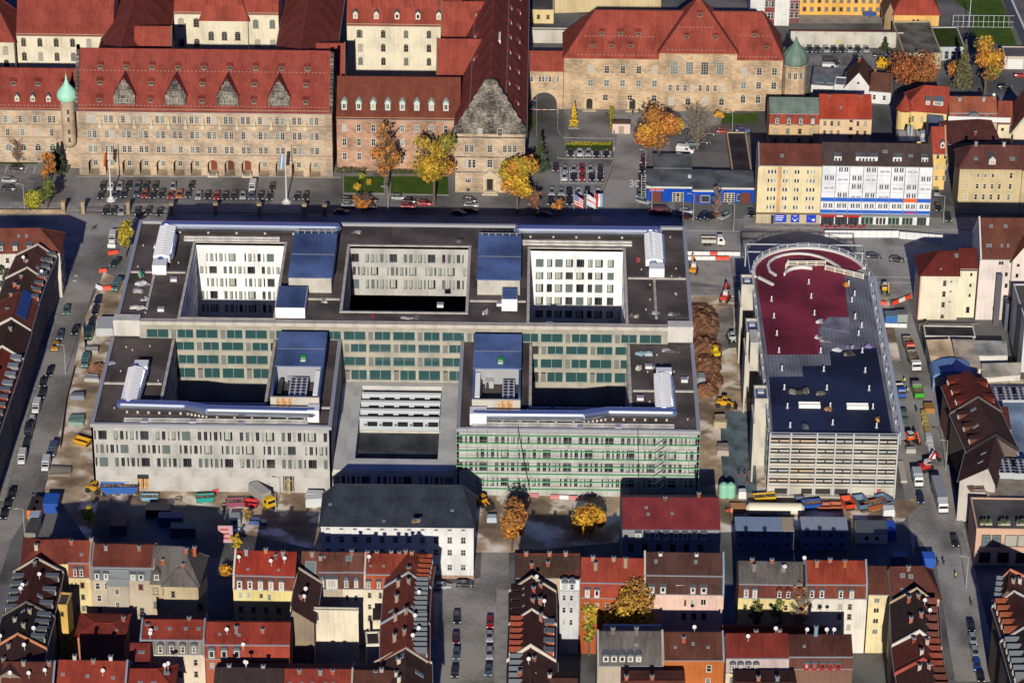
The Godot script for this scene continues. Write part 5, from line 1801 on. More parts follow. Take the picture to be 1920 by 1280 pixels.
	for q in [[4.2,2.0,2],[12.2,6.0,5],[20.6,2.4,2],[28.2,1.8,2]]:
		b=MB.new(paint("#e8e8e8"))
		b.bx(q[0]-q[1]/2,q[0]+q[1]/2,18.6,20.4,-4.5,-1.0)
		b.use(M("grey sheet",Color(0.16,0.165,0.17),0.6,"ribs",6.0)).bx(q[0]-q[1]/2-0.1,q[0]+q[1]/2+0.1,20.4,20.6,-6.0,-0.9)
		var o:=put(b,"dormer",h)
		for i in int(q[2]):
			put(window_mesh(0.6,1.0,1,1,0,"#c8c8c8"),"window",o,V(q[0]+(i-(q[2]-1)/2.0)*0.95,19.1,-0.99))
	for k in 9:
		b=MB.new(paint("#6f7680"))
		b.bx(k*3.82-0.08,k*3.82+0.08,3.4,18.5,0,0.14)
		put(b,"mullion",h)
	for k in 8:
		for y in [7.15,3.55]:
			var hue:="#1f5fc8"
			if k==6 and y>5:
				hue="#f0622a"
			b=MB.new(paint(hue,0.5))
			b.bx(k*3.82+0.1,k*3.82+3.72,y,y+(1.15 if y>5 else 1.0),0.0,0.07)
			put(b,"coloured_panel",h)
		for y in [6.9,9.95,12.6,15.2]:
			b=MB.new(paint("#c3c8cf"))
			b.bx(k*3.82+0.1,k*3.82+3.72,y,y+0.1,0.0,0.08)
			put(b,"panel_joint",h)
	b=MB.new(paint("#8d9596"))
	b.bx(0,30.5,2.9,3.4,0,0.8)
	put(b,"canopy",h)
	for q in [[2.2,3.6,"#20222a"],[6.0,3.4,"#20222a"],[9.4,3.0,"#20222a"],[13.2,3.4,"#7fa58e"],[17.0,2.9,"#dcdccf"],[20.6,3.2,"#86a98f"],[24.4,3.0,"#8c9a86"],[28.4,2.6,"#4d5a58"]]:
		b=MB.new(paint(q[2]))
		b.bx(q[0]-q[1]/2,q[0]+q[1]/2,0.1,2.7,0.0,0.1)
		b.use(glass(1))
		for i in 3:
			b.bx(q[0]-q[1]/2+0.15+i*q[1]/3,q[0]-q[1]/2+(i+1)*q[1]/3-0.12,0.3,2.3,0.08,0.13)
		put(b,"shop_window",h)
	b=MB.new(paint("#c8201e"))
	b.bx(0.3,11.2,2.75,3.35,0.8,0.92)
	b.use(paint("#e9e6e2")).bx(4.6,6.4,2.85,3.25,0.92,0.95)
	put(b,"red_sign_band",h)
	b=MB.new(paint("#c8324a"))
	b.bx(24.0,26.2,3.7,4.2,0.07,0.12)
	put(b,"red_sign",h)
	# pair of old houses behind
	house("green_roof_house","old house with a green roof and orange-red dormered attic",{"A":V(73.5,0,-122),"B":V(88.0,0,-122),"D":11.0,"e":7.3,"r":13.2,"k":"mansard","mh":3.0,"mi":0.6,"wall":"#d8b78c","mm":"#b8492e","roof":M("green tin",Color(0.14,0.185,0.155),0.7,"ribs",8.0),
		"winF":[[4.2,1.0,1.6,4,2.0,12.5,1,2,"#9a8468"],[1.0,1.0,1.6,4,2.0,12.5,1,2,"#9a8468"]],"dormF":[[4,2.2,12.6,7.5,1.2,1.7,"arch",1,2,"#5a605a"]],"sky":[[10.0,2.4],[12.0,2.4],[4.2,2.2]]})
	house("orange_roof_house","plain cream house with a bright orange roof next to the green-roofed house",{"A":V(88.1,0,-122),"B":V(103.3,0,-122),"D":11.0,"e":9.6,"r":14.4,"wall":"#e6c9a4","roof":"#c4451f","chim":[[2.8,4.6,1.0],[11.8,4.6,1.0]],"sky":[[6.2,2.0,0.6,0.8]],
		"winF":[[7.0,0.8,1.4,3,1.6,5.6,1,2,"#b09878"],[4.0,0.8,1.4,3,1.6,5.6,1,2,"#b09878"],[8.2,0.9,0.9,1,9.2,9.2,1,1,"#7a4a38"],[5.6,0.9,0.9,1,9.2,9.2,1,1,"#7a4a38"],[3.0,0.9,0.9,1,9.2,9.2,1,1,"#7a4a38"],[7.0,0.8,1.4,2,11.2,13.4,1,2,"#b09878"],[4.0,0.8,1.4,2,11.2,13.4,1,2,"#b09878"]]})
	# cluster with the turret
	house("turret_house","yellow corner house with an orange-red roof, flat-topped dormers and a pointed bay",{"A":V(112.4,0,-124.5),"B":V(125.0,0,-122.5),"D":12.0,"e":11.0,"r":16.6,"k":"hip","hl":5.5,"hr":0.0,"wall":"#ecd08c","roof":"#b8472c","winF":[[7.6,0.8,1.8,3,3.0,8.4,1,2,"#cdb47c"],[3.8,0.8,1.8,3,3.0,8.4,1,2,"#cdb47c"]],"dormF":[[1,7.0,7.0,12.6,1.2,1.3,"shed",1,1,"#d8d8d4"],[1,10.0,10.0,12.6,2.9,1.3,"shed",4,1,"#d8d8d4"]]})
	var t:=thing("corner_turret","round yellow corner turret with a conical orange roof","tower",V(113.0,0,-125.2))
	b=MB.new(wall_m("#ecd08c"))
	b.lathe(Vector3.ZERO,[W(2.2,0),W(2.2,11.2)],12)
	put(b,"shaft",t)
	b=MB.new(tile_m("#b8472c"))
	b.lathe(Vector3.ZERO,[W(2.6,11.0),W(0.0,15.6)],12)
	put(b,"roof",t)
	put(window_mesh(0.8,1.8,1,2,0,"#cdb47c"),"window",t,V(1.4,7.4,1.72),0.6)
	house("grey_roof_annex","narrow annex with a smooth grey-blue sheet roof beside the turret house",{"A":V(119.1,9,-113.2),"B":V(123.8,9,-113.1),"D":15.0,"e":9.0,"r":11.0,"k":"shed","wall":"#b9b9b4","roof":M("blue grey sheet",Color(0.115,0.15,0.195),0.6,"ribs",9.0),"c":"building"})
	house("narrow_yellow_house","narrow yellow house with a steep orange roof and one little dormer behind the white office",{"A":V(117.8,12,-94.1),"B":V(121.9,12,-94.2),"D":9.0,"e":12.0,"r":17.6,"wall":"#f0cc84","roof":"#b8472c","dormF":[[1,3.0,3.0,13.0,1.2,1.2,"gable",1,1,"#d8d8d4"]],"winF":[[9.8,0.9,1.5,2,1.8,3.9,1,2,"#d8c890"],[6.4,0.9,1.5,2,1.8,3.9,1,2,"#d8c890",[3]],[3.0,0.9,1.5,2,1.8,3.9,1,2,"#d8c890",[2]]],"pr":"#d49a78"})
	house("orange_tile_house","house with a pale orange tile mansard, four white dormers and grey chimneys",{"A":V(125.6,9,-120.9),"B":V(139.6,9,-121),"D":11.0,"e":9.0,"r":14.6,"k":"mansard","mh":2.6,"mi":0.7,"wall":"#d8b898","mm":"#b4603c","roof":"#b4623e","dormF":[[2,2.7,4.2,9.2,0.9,1.6,"arch",1,2,"#e6e2da"],[2,9.6,12.0,9.2,0.9,1.6,"arch",1,2,"#e6e2da"],[1,7.0,7.0,9.4,3.0,1.4,"arch",3,1,"#6a7478"]],"chim":[[3.2,4.4,1.2,"#a9b4b4"],[10.2,4.4,1.4,"#a9b4b4"]],"dish":[[13.2,4.8]]})
	house("cream_side_house","small cream house with an orange roof at the far east edge",{"A":V(139.8,8.5,-120.5),"B":V(144,8.5,-120.4),"D":9.0,"e":9.4,"r":14.0,"wall":"#efe4c4","roof":"#a8523a","winF":[[6.6,0.9,1.0,1,1.4,1.4,1,1,"#d6cba8",[0]]]})
	house("east_gable_house","cream house end with a brick-red roof rising at the far east edge",{"A":V(143.6,9,-114.7),"B":V(151.2,9,-114.5),"D":16.0,"e":9.0,"r":15.0,"k":"across","wall":"#eadcc0","roof":"#8a4a3c","pl":"#cfc8b8"})
	house("dark_backyard_building","dark brown roofed building with a white parapet behind the beige apartment house",{"A":V(124.3,8,-108),"B":V(139.4,8,-110.8),"D":10.0,"e":8.0,"r":10.5,"k":"shed","wall":"#b9a48c","roof":"#6a3c32","c":"building","chim":[[8.6,3.0,1.4,"#8a4a3c"]]})
	b=MB.new(paint("#e6e6e4",0.8))
	b.bar(V(-9,0.5,0),V(9,0.5,0.6),0.4,1.5)
	one(b,"parapet_wall","long white parapet wall in front of the orange tile house","wall",V(134.2,9.8,-120.4))
	# roof-top steelwork
	var rg:=thing("steel_rack","grey galvanised steel racks and ducts in the yard behind the white office","steel frame",V(115.3,6,-114.4))
	for i in 5:
		b=MB.new(paint("#7d8486",0.5))
		for z in [-4.0,0.0,3.0]:
			b.bar(V(-5+i*2.6,-6,z),V(-5+i*2.6,2.2,z),0.14)
		b.bar(V(-5+i*2.6,2.2,-4),V(-5+i*2.6,2.2,3),0.14)
		b.bar(V(-5+i*2.6,0.2,-4),V(-5+i*2.6,2.2,3),0.1)
		put(b,"frame",rg)
	b=MB.new(paint("#b4b8b8",0.4))
	b.tube(V(-2.0,-6,-1),V(-2.0,4.2,-1),0.4,0.4,8).tube(V(-1.0,-6,-1),V(-1.0,4.0,-1),0.4,0.4,8).bx(-5,5.6,1.0,1.2,-4,3).bx(1.5,3.4,1.2,2.4,-2,0.5)
	put(b,"duct",rg)
	# beige apartment house
	rows=[[11.2,0.9,1.7,1,2.2,2.2,1,2,"#e0d8c0"],[11.4,0.75,1.2,4,5.2,11.4,1,1,"#e0d8c0"],[11.2,0.9,1.7,1,14.4,14.4,1,2,"#e0d8c0"],[7.9,0.9,1.6,1,2.2,2.2,1,2,"#e0d8c0"],[7.9,0.85,1.5,4,5.2,11.4,1,2,"#e0d8c0"],[7.9,0.9,1.6,1,14.4,14.4,1,2,"#e0d8c0"],[4.5,0.9,1.7,1,2.2,2.2,1,2,"#e0d8c0"],[4.5,0.85,1.7,4,5.0,11.4,1,2,"#e0d8c0"],[4.5,0.9,1.7,1,14.2,14.2,1,2,"#e0d8c0"]]
	house("beige_apartment_house","beige four-storey apartment house with a brown hip roof and a gabled dormer",{"A":V(124.0,0,-78.9),"B":V(141.4,0,-78.9),"D":12.0,"e":14.1,"r":18.4,"k":"hip","hl":4.0,"hr":0.0,"wall":"#d2c096","roof":"#74463c","trim":"#c4b48c","c":"apartment house","winF":rows,"dormF":[[1,9.0,9.0,14.9,1.9,1.4,"gable",2,1,"#d8d4c8"]],"sky":[[4.6,2.0,1.0,1.0],[14.8,2.0,1.3,1.2]],"chim":[[4.8,6.0,1.2,"#9aa4a0"],[12.6,6.0,1.2,"#b9bcb4"]]})
	house("beige_apartment_house","slice of the next beige apartment house at the eastern edge of the view",{"A":V(141.5,0,-78.9),"B":V(158,0,-78.9),"D":12.0,"e":14.1,"r":18.4,"wall":"#cfbe98","roof":"#74463c","c":"apartment house","winF":rows})

func lettering(text: String,size: float,m: Material) -> MeshInstance3D:
	var tm:=TextMesh.new()
	tm.text=text
	tm.font_size=48
	tm.pixel_size=size/34.0
	tm.depth=0.03
	tm.horizontal_alignment=HORIZONTAL_ALIGNMENT_LEFT
	tm.material=m
	var o:=MeshInstance3D.new()
	o.mesh=tm
	o.name="lettering"
	return o

# ---------------------------------------------------------------- houses east of the car park
func east_houses() -> void:
	var cream:=wall_m("#f2ead2")
	var ch:=house("cream_house","tall cream house with a dark red hip roof and a row of stair windows",{"A":V(107.0,0,-14.9),"B":V(117.3,0,-15.0),"D":11.0,"e":13.2,"r":17.6,"k":"hip","hl":5.0,"hr":0.0,"wall":cream,"roof":"#77281f","ridge":tile_m("#5c2420"),"sky":[[9.8,4.0,1.1,1.1],[5.4,1.2,0.5,0.5]],
		"winF":[[10.2,0.8,1.5,1,6.5,6.5,1,2,"#8f8a80",[0,1]],[7.0,0.8,1.5,1,6.5,6.5,1,2,"#8f8a80",[0,1]],[3.9,0.8,1.4,1,6.5,6.5,1,2,"#8f8a80",[0,1]],[0.6,0.8,1.0,1,6.5,6.5,1,2,"#8f8a80",[0]],[11.2,0.6,0.5,1,8.2,8.2,1,1,"#d8d0b8",[0]],[8.3,0.6,0.5,1,8.2,8.2,1,1,"#d8d0b8",[0]],[5.2,0.6,0.5,1,8.2,8.2,1,1,"#d8d0b8",[0]]]})
	var b:=MB.new(wall_m("#e79a86"))
	b.bx(-0.06,0.22,0,13.0,-0.3,0.06)
	put(b,"pink_corner_strip",ch)
	house("cream_house","narrower cream bay with a white cornice joined to the tall cream house",{"A":V(117.3,0,-16.4),"B":V(122.0,0,-16.4),"D":9.0,"e":14.6,"r":18.2,"wall":wall_m("#f4eecf"),"roof":"#77281f","trim":"#f2f0e6","winF":[[12.4,0.7,1.0,1,3.2,3.2,1,1,"#dcd6bc",[0]],[9.2,0.7,1.0,1,3.2,3.2,1,1,"#dcd6bc",[0]],[6.2,0.7,1.0,1,3.2,3.2,1,1,"#dcd6bc",[0]],[1.6,0.8,1.6,1,3.0,3.0,1,1,"#5a544c",[0]]]})
	var fr:="#e4dcd8"
	house("pale_pink_tower_house","very tall pale pink house with a steep brown tile roof and small skylights",{"A":V(122.3,0,-15.2),"B":V(145,0,-15.4),"D":16.0,"e":18.6,"r":26.0,"wall":"#efe2dc","roof":"#7a4636","pl":"#ddd8d4",
		"winF":[[16.4,1.4,1.1,1,5.6,5.6,2,1,fr,[0]],[13.0,0.9,1.3,1,7.2,7.2,1,1,fr,[0]],[9.6,1.5,1.3,1,5.4,5.4,2,1,fr,[0]],[9.6,0.9,1.4,1,7.4,7.4,1,1,fr,[0]],[6.2,0.9,1.4,1,7.4,7.4,1,1,fr,[0]],[2.8,1.2,1.4,1,4.9,4.9,2,1,fr,[1]]],"sky":[[2.0,2.0,0.6,0.9],[2.8,2.0,0.6,0.9],[5.8,2.0,0.6,0.9],[7.4,2.0,0.6,0.9],[3.2,6.0,0.8,0.9],[7.0,6.0,0.8,0.9]]})
	house("pale_pink_bay","pale pink stair bay with a pointed tile roof on the very tall house",{"A":V(130.6,0,-13.8),"B":V(137,0,-13.9),"D":5.0,"e":18.4,"r":23.0,"k":"across","wall":"#f0e2d8","roof":"#8a4a36","winF":[[16.6,0.9,0.9,1,1.6,1.6,1,1,fr,[0]],[13.4,0.9,1.3,1,1.5,1.5,1,1,fr,[0]],[10.0,0.9,1.3,1,1.5,1.5,1,1,fr,[0]],[6.6,0.9,1.4,1,1.5,1.5,1,1,fr,[0]]]})
	b=MB.new(paint("#5d5a66",0.5))
	b.bx(-0.7,0.7,0,15.0,-0.6,0.6)
	one(b,"flue","tall grey square flue standing before the pale pink house","flue",V(127.4,0,-12.6))
	house("grey_lift_block","dark grey block standing against the pale pink house",{"A":V(129.2,0,-9.5),"B":V(134.5,0,-9.5),"D":4.0,"e":7.6,"k":"flat","wall":"#6c7080","c":"building","winF":[[4.4,0.9,1.4,1,3.2,3.2,1,1,"#7a7e88",[0]],[1.4,0.9,1.4,1,3.2,3.2,1,1,"#7a7e88",[0]]]})
	house("white_slab_block","white slab block with black upright pipes cut off by the east edge of the view",{"A":V(130.8,0,13.4),"B":V(140.5,0,13.1),"D":20.0,"e":15.0,"k":"flat","wall":"#dfe0dc","c":"building"})
	for x in [V(129.8,0,7.3),V(130.4,0,7.7)]:
		b=MB.new(paint("#23242a",0.4))
		b.tube(Vector3.ZERO,V(0.0,16.5,0),0.22,0.22,8)
		one(b,"vent_pipe","tall black vent pipe beside the white slab block, "+("nearer the street" if x==V(129.8,0,7.3) else "nearer the slab"),"pipe",x)
	# low flat roofs between the tall houses and the tiled row
	var roofs:=[["cream_flat_roof","low building with a peach flat roof beside the street",[V(107,5,5.6),V(113.4,5,5.1),V(113.4,5,13.9),V(110.4,5,21.6),V(107.2,5,21.7)],"#e6c9a0"],["beige_flat_roof","low building with a dull beige flat roof",[V(113.7,5.2,5.5),V(119.8,5.2,5.7),V(119.6,5.2,21.4),V(116.1,5.2,21.5),V(113.5,5.2,14.3)],"#b4a894"],["pale_flat_roof","low building with a stepped pale grey flat roof and a skylight strip",[V(120,4.6,4.9),V(127.9,4.6,5),V(127.3,4.6,12.8),V(119.8,4.6,13)],"#a9aba4"],["ribbed_flat_roof","low hall with a wide pale ribbed roof",[V(119.9,5.4,18.8),V(130.2,5.4,17.9),V(129,5.4,24.8),V(119.1,5.4,26.4)],"#c4bca8"],["fence_roof","narrow pale board roof behind the air conditioning units",[V(119.3,4,24.8),V(130.2,4,24.2),V(129.6,4,28.5),V(121.1,4,29)],"#d8c8a4"]]
	for q in roofs:
		var c: Vector3=q[2][0]
		var t:=thing(q[0],q[1],"building",V(c.x,0,c.z))
		var pl:=PackedVector2Array()
		for p in q[2]:
			pl.append(W(p.x-c.x,-(p.z-c.z)))
		b=MB.new(wall_m("#e4e2dc"))
		b.ext(pl,0,c.y-0.3,"y")
		put(b,"wall",t)
		b=MB.new(M("flat "+q[3],Color(q[3]).srgb_to_linear(),0.9,"felt",12.0))
		b.ext(pl,c.y-0.295,c.y,"y")
		put(b,"roof",t)
	b=MB.new(M("blue canopy",Color(0.10,0.18,0.34),0.5))
	b.ext(PackedVector2Array([W(-5.5,0),W(5,0),W(4.5,0.8),W(2.5,1.7),W(0,2.0),W(-2.5,1.7),W(-5,0.8)]),-7,0,"z")
	b.bx(-5.3,-4.9,-4.2,0,-0.5,0).bx(4.4,4.8,-4.2,0,-0.5,0)
	one(b,"blue_canopy","blue curved canopy roof at the head of the tiled row","canopy",V(112.3,4.5,24.9))
	house("paved_yard_building","low building with a white boundary wall behind the iron railings",{"A":V(107.5,2.6,-0.6),"B":V(120.6,2.6,-0.5),"D":6.0,"e":2.6,"k":"flat","wall":"#d8d4cc","c":"building","cover":M("dark felt",Color(0.035,0.03,0.032),0.95,"felt",9.0)})
	var rail:=thing("yard_railing","thin grey railings along the yard before the cream house","railing",V(114.5,0,-9.1))
	for i in 12:
		b=MB.new(paint("#b4b4ac"))
		b.bx(-7.6+i*1.3,-7.52+i*1.3,0,2.0,0,0.08).bx(-7.6+i*1.3,-6.3+i*1.3,1.9,1.98,0,0.06)
		put(b,"rail_bay",rail)
	# tiled row along the street
	var dk:="#5a3a34"
	house("row_house","street house with a rust red roof and long shed dormers, northernmost of the tiled row",{"A":V(108.6,0,54.8),"B":V(120,0,53.7),"D":13.3,"e":11.5,"r":15.5,"f":0.47,"k":"across","wall":"#8a6a5c","roof":"#7a2f22","g":"houses of the tiled row east of the car park","dormL":[[3,2.5,12.5,12.4,2.4,1.2,"shed",2,1,"#7a2f22","#7a2f22"]],"dormR":[[2,3,11,12.4,2.0,1.1,"shed",2,1,"#7a2f22","#7a2f22"]]})
	house("row_house","brown-roofed house with two small skylights in the middle of the tiled row",{"A":V(110.1,0,74.1),"B":V(122,0,72.7),"D":18.7,"e":11.5,"r":15.6,"f":0.53,"k":"across","wall":"#7a6a62","roof":dk,"pr":"#77706c","pl":"#3c3836","sky":[[2.8,8.0,1.0,1.6],[3.4,15.0,1.0,2.0]],"dormL":[[3,3,15,12.2,1.6,1.2,"shed",1,1,"#7a4a40","#5a3a34"]]})
	house("row_house","brown-roofed house with a white gable edge, southernmost of the tiled row",{"A":V(106.7,0,87),"B":V(114.9,0,88.9),"D":15.5,"e":11.0,"r":15.4,"f":0.76,"k":"across","wall":"#cfc8c0","roof":dk,"sky":[[3.6,5.0,0.8,1.4],[3.8,9.0,0.8,1.4]],"pr":"#4a4442"})
	var h:=house("terraced_office","street building with a slatted brown screen and a paved roof terrace",{"A":V(113.3,9,94.3),"B":V(126.3,9,93.4),"D":20.0,"e":9.0,"k":"flat","wall":"#d9c2b0","c":"building","cover":M("terrace slabs",Color(0.23,0.20,0.155),0.9,"concrete",5.0)})
	for i in 16:
		b=MB.new(M("slat wood",Color(0.17,0.11,0.085),0.8,"boards",3.0))
		b.bar(V(-4.4,7.5+i*0.2,-20+i*1.1),V(-0.6,10.5,-22+i*1.25),0.28)
		put(b,"slat",h)
	house("pink_office","pink building with a wide glazed strip and plants along its terrace",{"A":V(108.6,0,107.0),"B":V(140,0,107.2),"D":14.0,"e":9.8,"k":"flat","wall":"#dcb49c","c":"office building","winF":[[5.4,2.0,3.0,2,2.4,4.8,2,3,"#3a3f42",[2,1]],[5.4,2.8,3.0,2,8.2,11.2,1,1,"#3a3f42",[3]],[5.4,2.6,3.0,4,14.6,24,2,1,"#3a3f42"],[1.0,2.6,2.6,6,2.4,24,2,1,"#3a3f42",[0]]]})
	for i in 5:
		var pl:=MB.new(M("hedge",Color(0.045,0.065,0.03),1.0))
		var rr:=RandomNumberGenerator.new()
		rr.seed=60+i
		for k in 40:
			var c:=V(rr.randf_range(-1.2,1.2),rr.randf_range(0.2,1.2),rr.randf_range(-0.5,0.5))
			pl.bx(c.x-0.2,c.x+0.2,c.y-0.2,c.y+0.2,c.z-0.2,c.z+0.2)
		pl.use(paint("#b9b0a0")).bx(-1.4,1.4,0,0.5,-0.6,0.6)
		one(pl,"planter","planter with a dark shrub on the pink office's terrace, %s from the street" % WORD[i],"planter",V(111.0+i*4.2,9.9,104.8),0,"terrace planters")
	house("glass_roof_hall","low hall with a large flat pale blue roof",{"A":V(122.3,6,69.8),"B":V(135.7,6,69.5),"D":34.0,"e":6.0,"k":"flat","wall":"#d8d8d4","c":"building","cover":M("pale blue roof",Color(0.24,0.33,0.45),0.6,"felt",20.0)})
	house("white_parapet_house","small rear building with a red brown roof and a white wall",{"A":V(116.8,9,58.5),"B":V(122.4,9,58.4),"D":7.0,"e":9.0,"r":11.2,"k":"shed","wall":"#e6e4de","roof":"#6e3a2c"})
	house("plant_terrace","low rear building with a brown flat roof carrying white fans",{"A":V(116.9,8.4,71.5),"B":V(122.9,8.4,71.2),"D":14.0,"e":8.4,"k":"flat","wall":"#efefea","c":"building","cover":M("brown felt",Color(0.16,0.12,0.08),0.9,"felt",10.0)})
	for q in [[V(120.6,8.4,64.4),"upper"],[V(120.8,8.4,67.4),"middle"],[V(119.6,8.4,70.1),"lower"]]:
		b=MB.new(paint("#d8dad8"))
		b.lathe(Vector3.ZERO,[W(0.9,0),W(0.9,0.9),W(0.6,1.2),W(0,1.2)],10)
		one(b,"roof_fan","round white fan on the brown flat roof, %s one" % q[1],"fan",q[0])
	for q in [[V(120.8,5,36.6),3,5,"in the northern rank, westernmost"],[V(124.4,5,36.5),3,5,"in the northern rank, middle"],[V(127.8,5,36.4),3,5,"in the northern rank, easternmost"],[V(118.7,9.2,79.5),3,5,"in the southern rank over the terrace, western"],[V(122.3,9.2,79.7),3,5,"in the southern rank over the terrace, eastern"]]:
		var u:=thing("cooling_unit","grey air cooling unit with rows of fans "+q[3],"air conditioner",q[0],0.0,"air cooling units on the roofs east of the car park")
		b=MB.new(paint("#b9bec2",0.5))
		b.bx(-2.2,2.2,0,1.6,-3.4,3.4)
		put(b,"casing",u)
		for i in 3:
			for j in 5:
				b=MB.new(paint("#15181c"))
				b.tube(V(-1.4+i*1.4,1.6,-2.7+j*1.35),V(-1.4+i*1.4,1.66,-2.7+j*1.35),0.52,0.52,8)
				put(b,"fan",u)

# ---------------------------------------------------------------- the row west of the street
func west_row() -> void:
	var g:="houses of the western row"
	var w2:="#9a948c"
	var shade:=[[9.4,1.0,1.6,4,1.5,11.0,1,2,"#b8b4b0"],[6.0,1.0,1.6,4,1.5,11.0,1,2,"#b8b4b0"],[2.6,1.0,1.6,4,1.5,11.0,1,2,"#b8b4b0"]]
	house("corner_house","corner house with a wide terracotta roof and dark dormers, nearest the wide road",{"A":V(-145.5,13.5,-20.4),"B":V(-120.0,0,-21.6),"D":11.5,"e":13.5,"r":17.8,"k":"hip","hl":0.0,"hr":5.5,"wall":"#e2dcd0","roof":"#8a4a36","g":g,"dormF":[[5,2.5,17.5,14.0,1.4,1.3,"flat",1,1,"#4c5048"]],"sky":[[14.5,3.6,0.7,0.9],[16.6,3.6,0.7,0.9],[9.0,3.6,0.7,0.9]],"winF":[[10.6,1.0,1.5,6,2,18,1,2,"#c8c2b8"],[7.4,1.0,1.5,6,2,18,1,2,"#c8c2b8"]],"winR":[[9.8,1.0,1.7,4,1.5,10,1,2,"#a8a4a4"],[6.2,1.0,1.7,4,1.5,10,1,2,"#a8a4a4"],[2.6,1.0,1.7,4,1.5,10,1,2,"#a8a4a4"]]})
	var rows:=[
		[{"A":V(-131.9,0,-6.4),"B":V(-121.9,0,-5.7),"D":13.8,"e":13.4,"r":16.6,"f":0.56},"four skylights in its brown-red roof, next to the corner house","#6e443c",{"pl":"#c9c2b4","pr":"#c0b8ac","sky":[[7.4,8.6,1.5,0.9],[7.2,3.6,1.5,0.9]],"dormR":[[4,2.0,13.0,13.5,1.3,1.1,"flat",1,1,"#7c7a74"]],"dish":[[9.2,1.2],[3.4,6.0]],"chim":[[4.4,5.0,0.9,"#b49a8a"]]}],
		[{"A":V(-132.2,0,6.9),"B":V(-122.2,0,7.1),"D":13.0,"e":13.4,"r":16.6,"f":0.56},"dull brown roof and three brick chimneys, second beyond the corner house","#5e4238",{"dormR":[[4,1.5,13.0,13.5,1.4,1.1,"flat",1,1,"#a8462e"]],"chim":[[5.0,2.5,1.0,"#b0583e"],[3.6,5.0,1.2,"#c86a44"],[4.8,8.5,1.0,"#9a6a58"]],"sky":[[7.6,6.0,0.6,0.8]]}],
		[{"A":V(-132.2,0,21.7),"B":V(-122.2,0,21.7),"D":14.7,"e":13.2,"r":16.4,"f":0.56},"orange-brown roof carrying a bank of blue solar panels","#8c4530",{"pl":"#dcd6c8","chim":[[3.4,15.0,0.9,"#c86a44"],[3.6,7.0,0.8,"#5a4038"]]}],
		[{"A":V(-132.3,0,36.6),"B":V(-122.1,0,36.7),"D":14.6,"e":13.2,"r":16.4,"f":0.55},"plain dark brown roof and one grey chimney","#52382f",{"pl":"#dcd6c8","chim":[[6.2,9.6,1.2,"#9a8478"],[2.6,10.0,0.9,"#b06048"]]}],
		[{"A":V(-132.7,0,53.3),"B":V(-122.3,0,53.5),"D":16.4,"e":13.2,"r":16.4,"f":0.54},"bright rust roof with open roof windows and grey street dormers","#963a24",{"dormR":[[4,2.0,15.0,13.4,1.9,1.2,"flat",2,1,"#9aa6aa",M("zinc",Color(0.25,0.27,0.28),0.5,"",1,0.3)]],"dish":[[6.4,3.6]],"sky":[[4.4,4.0,1.0,1.6],[4.4,8.0,1.0,1.6]]}],
		[{"A":V(-133.1,0,75.5),"B":V(-122.8,0,75.7),"D":22.2,"e":13.2,"r":16.4,"f":0.54},"dark umber roof and brick-red street dormers","#5e3c32",{"pl":"#cfc8bc","dormR":[[6,2.0,21.0,13.4,1.4,1.2,"flat",1,1,"#a04838"]]}],
		[{"A":V(-133.7,0,97.3),"B":V(-123.3,0,97.5),"D":21.8,"e":13.2,"r":16.4,"f":0.54},"red-brown roof and a pale gable edge, nearest the lower left corner","#7a4434",{"pl":"#cfb8a0","dormR":[[5,2.0,20.0,13.4,1.4,1.2,"flat",1,1,"#8a4838"]]}],
		[{"A":V(-134.3,0,120.7),"B":V(-123.9,0,121),"D":23.5,"e":13.2,"r":16.4,"f":0.54},"brown roof, standing lowest in the row beside the shadowed pavement","#6a4034",{"dormR":[[5,2.0,20.0,13.4,1.4,1.2,"flat",1,1,"#7a4838"]]}]]
	var last:=[]
	for r in rows:
		var d: Dictionary=r[0]
		d.merge({"k":"across","wall":w2,"roof":r[2],"g":g,"winR":shade})
		d.merge(r[3])
		last.append(house("row_house","western row house with "+r[1],d))
	var sp: Node3D=last[2]
	for k in 14:
		var b:=MB.new(M("solar",Color(0.02,0.05,0.17),0.2))
		b.t=Transform3D(Basis(V(0,0,1),-0.63),V(7.5,15.4,-17.0+k))
		b.bx(-1.5,1.5,0.0,0.12,0.05,0.95)
		put(b,"solar_panel",sp)

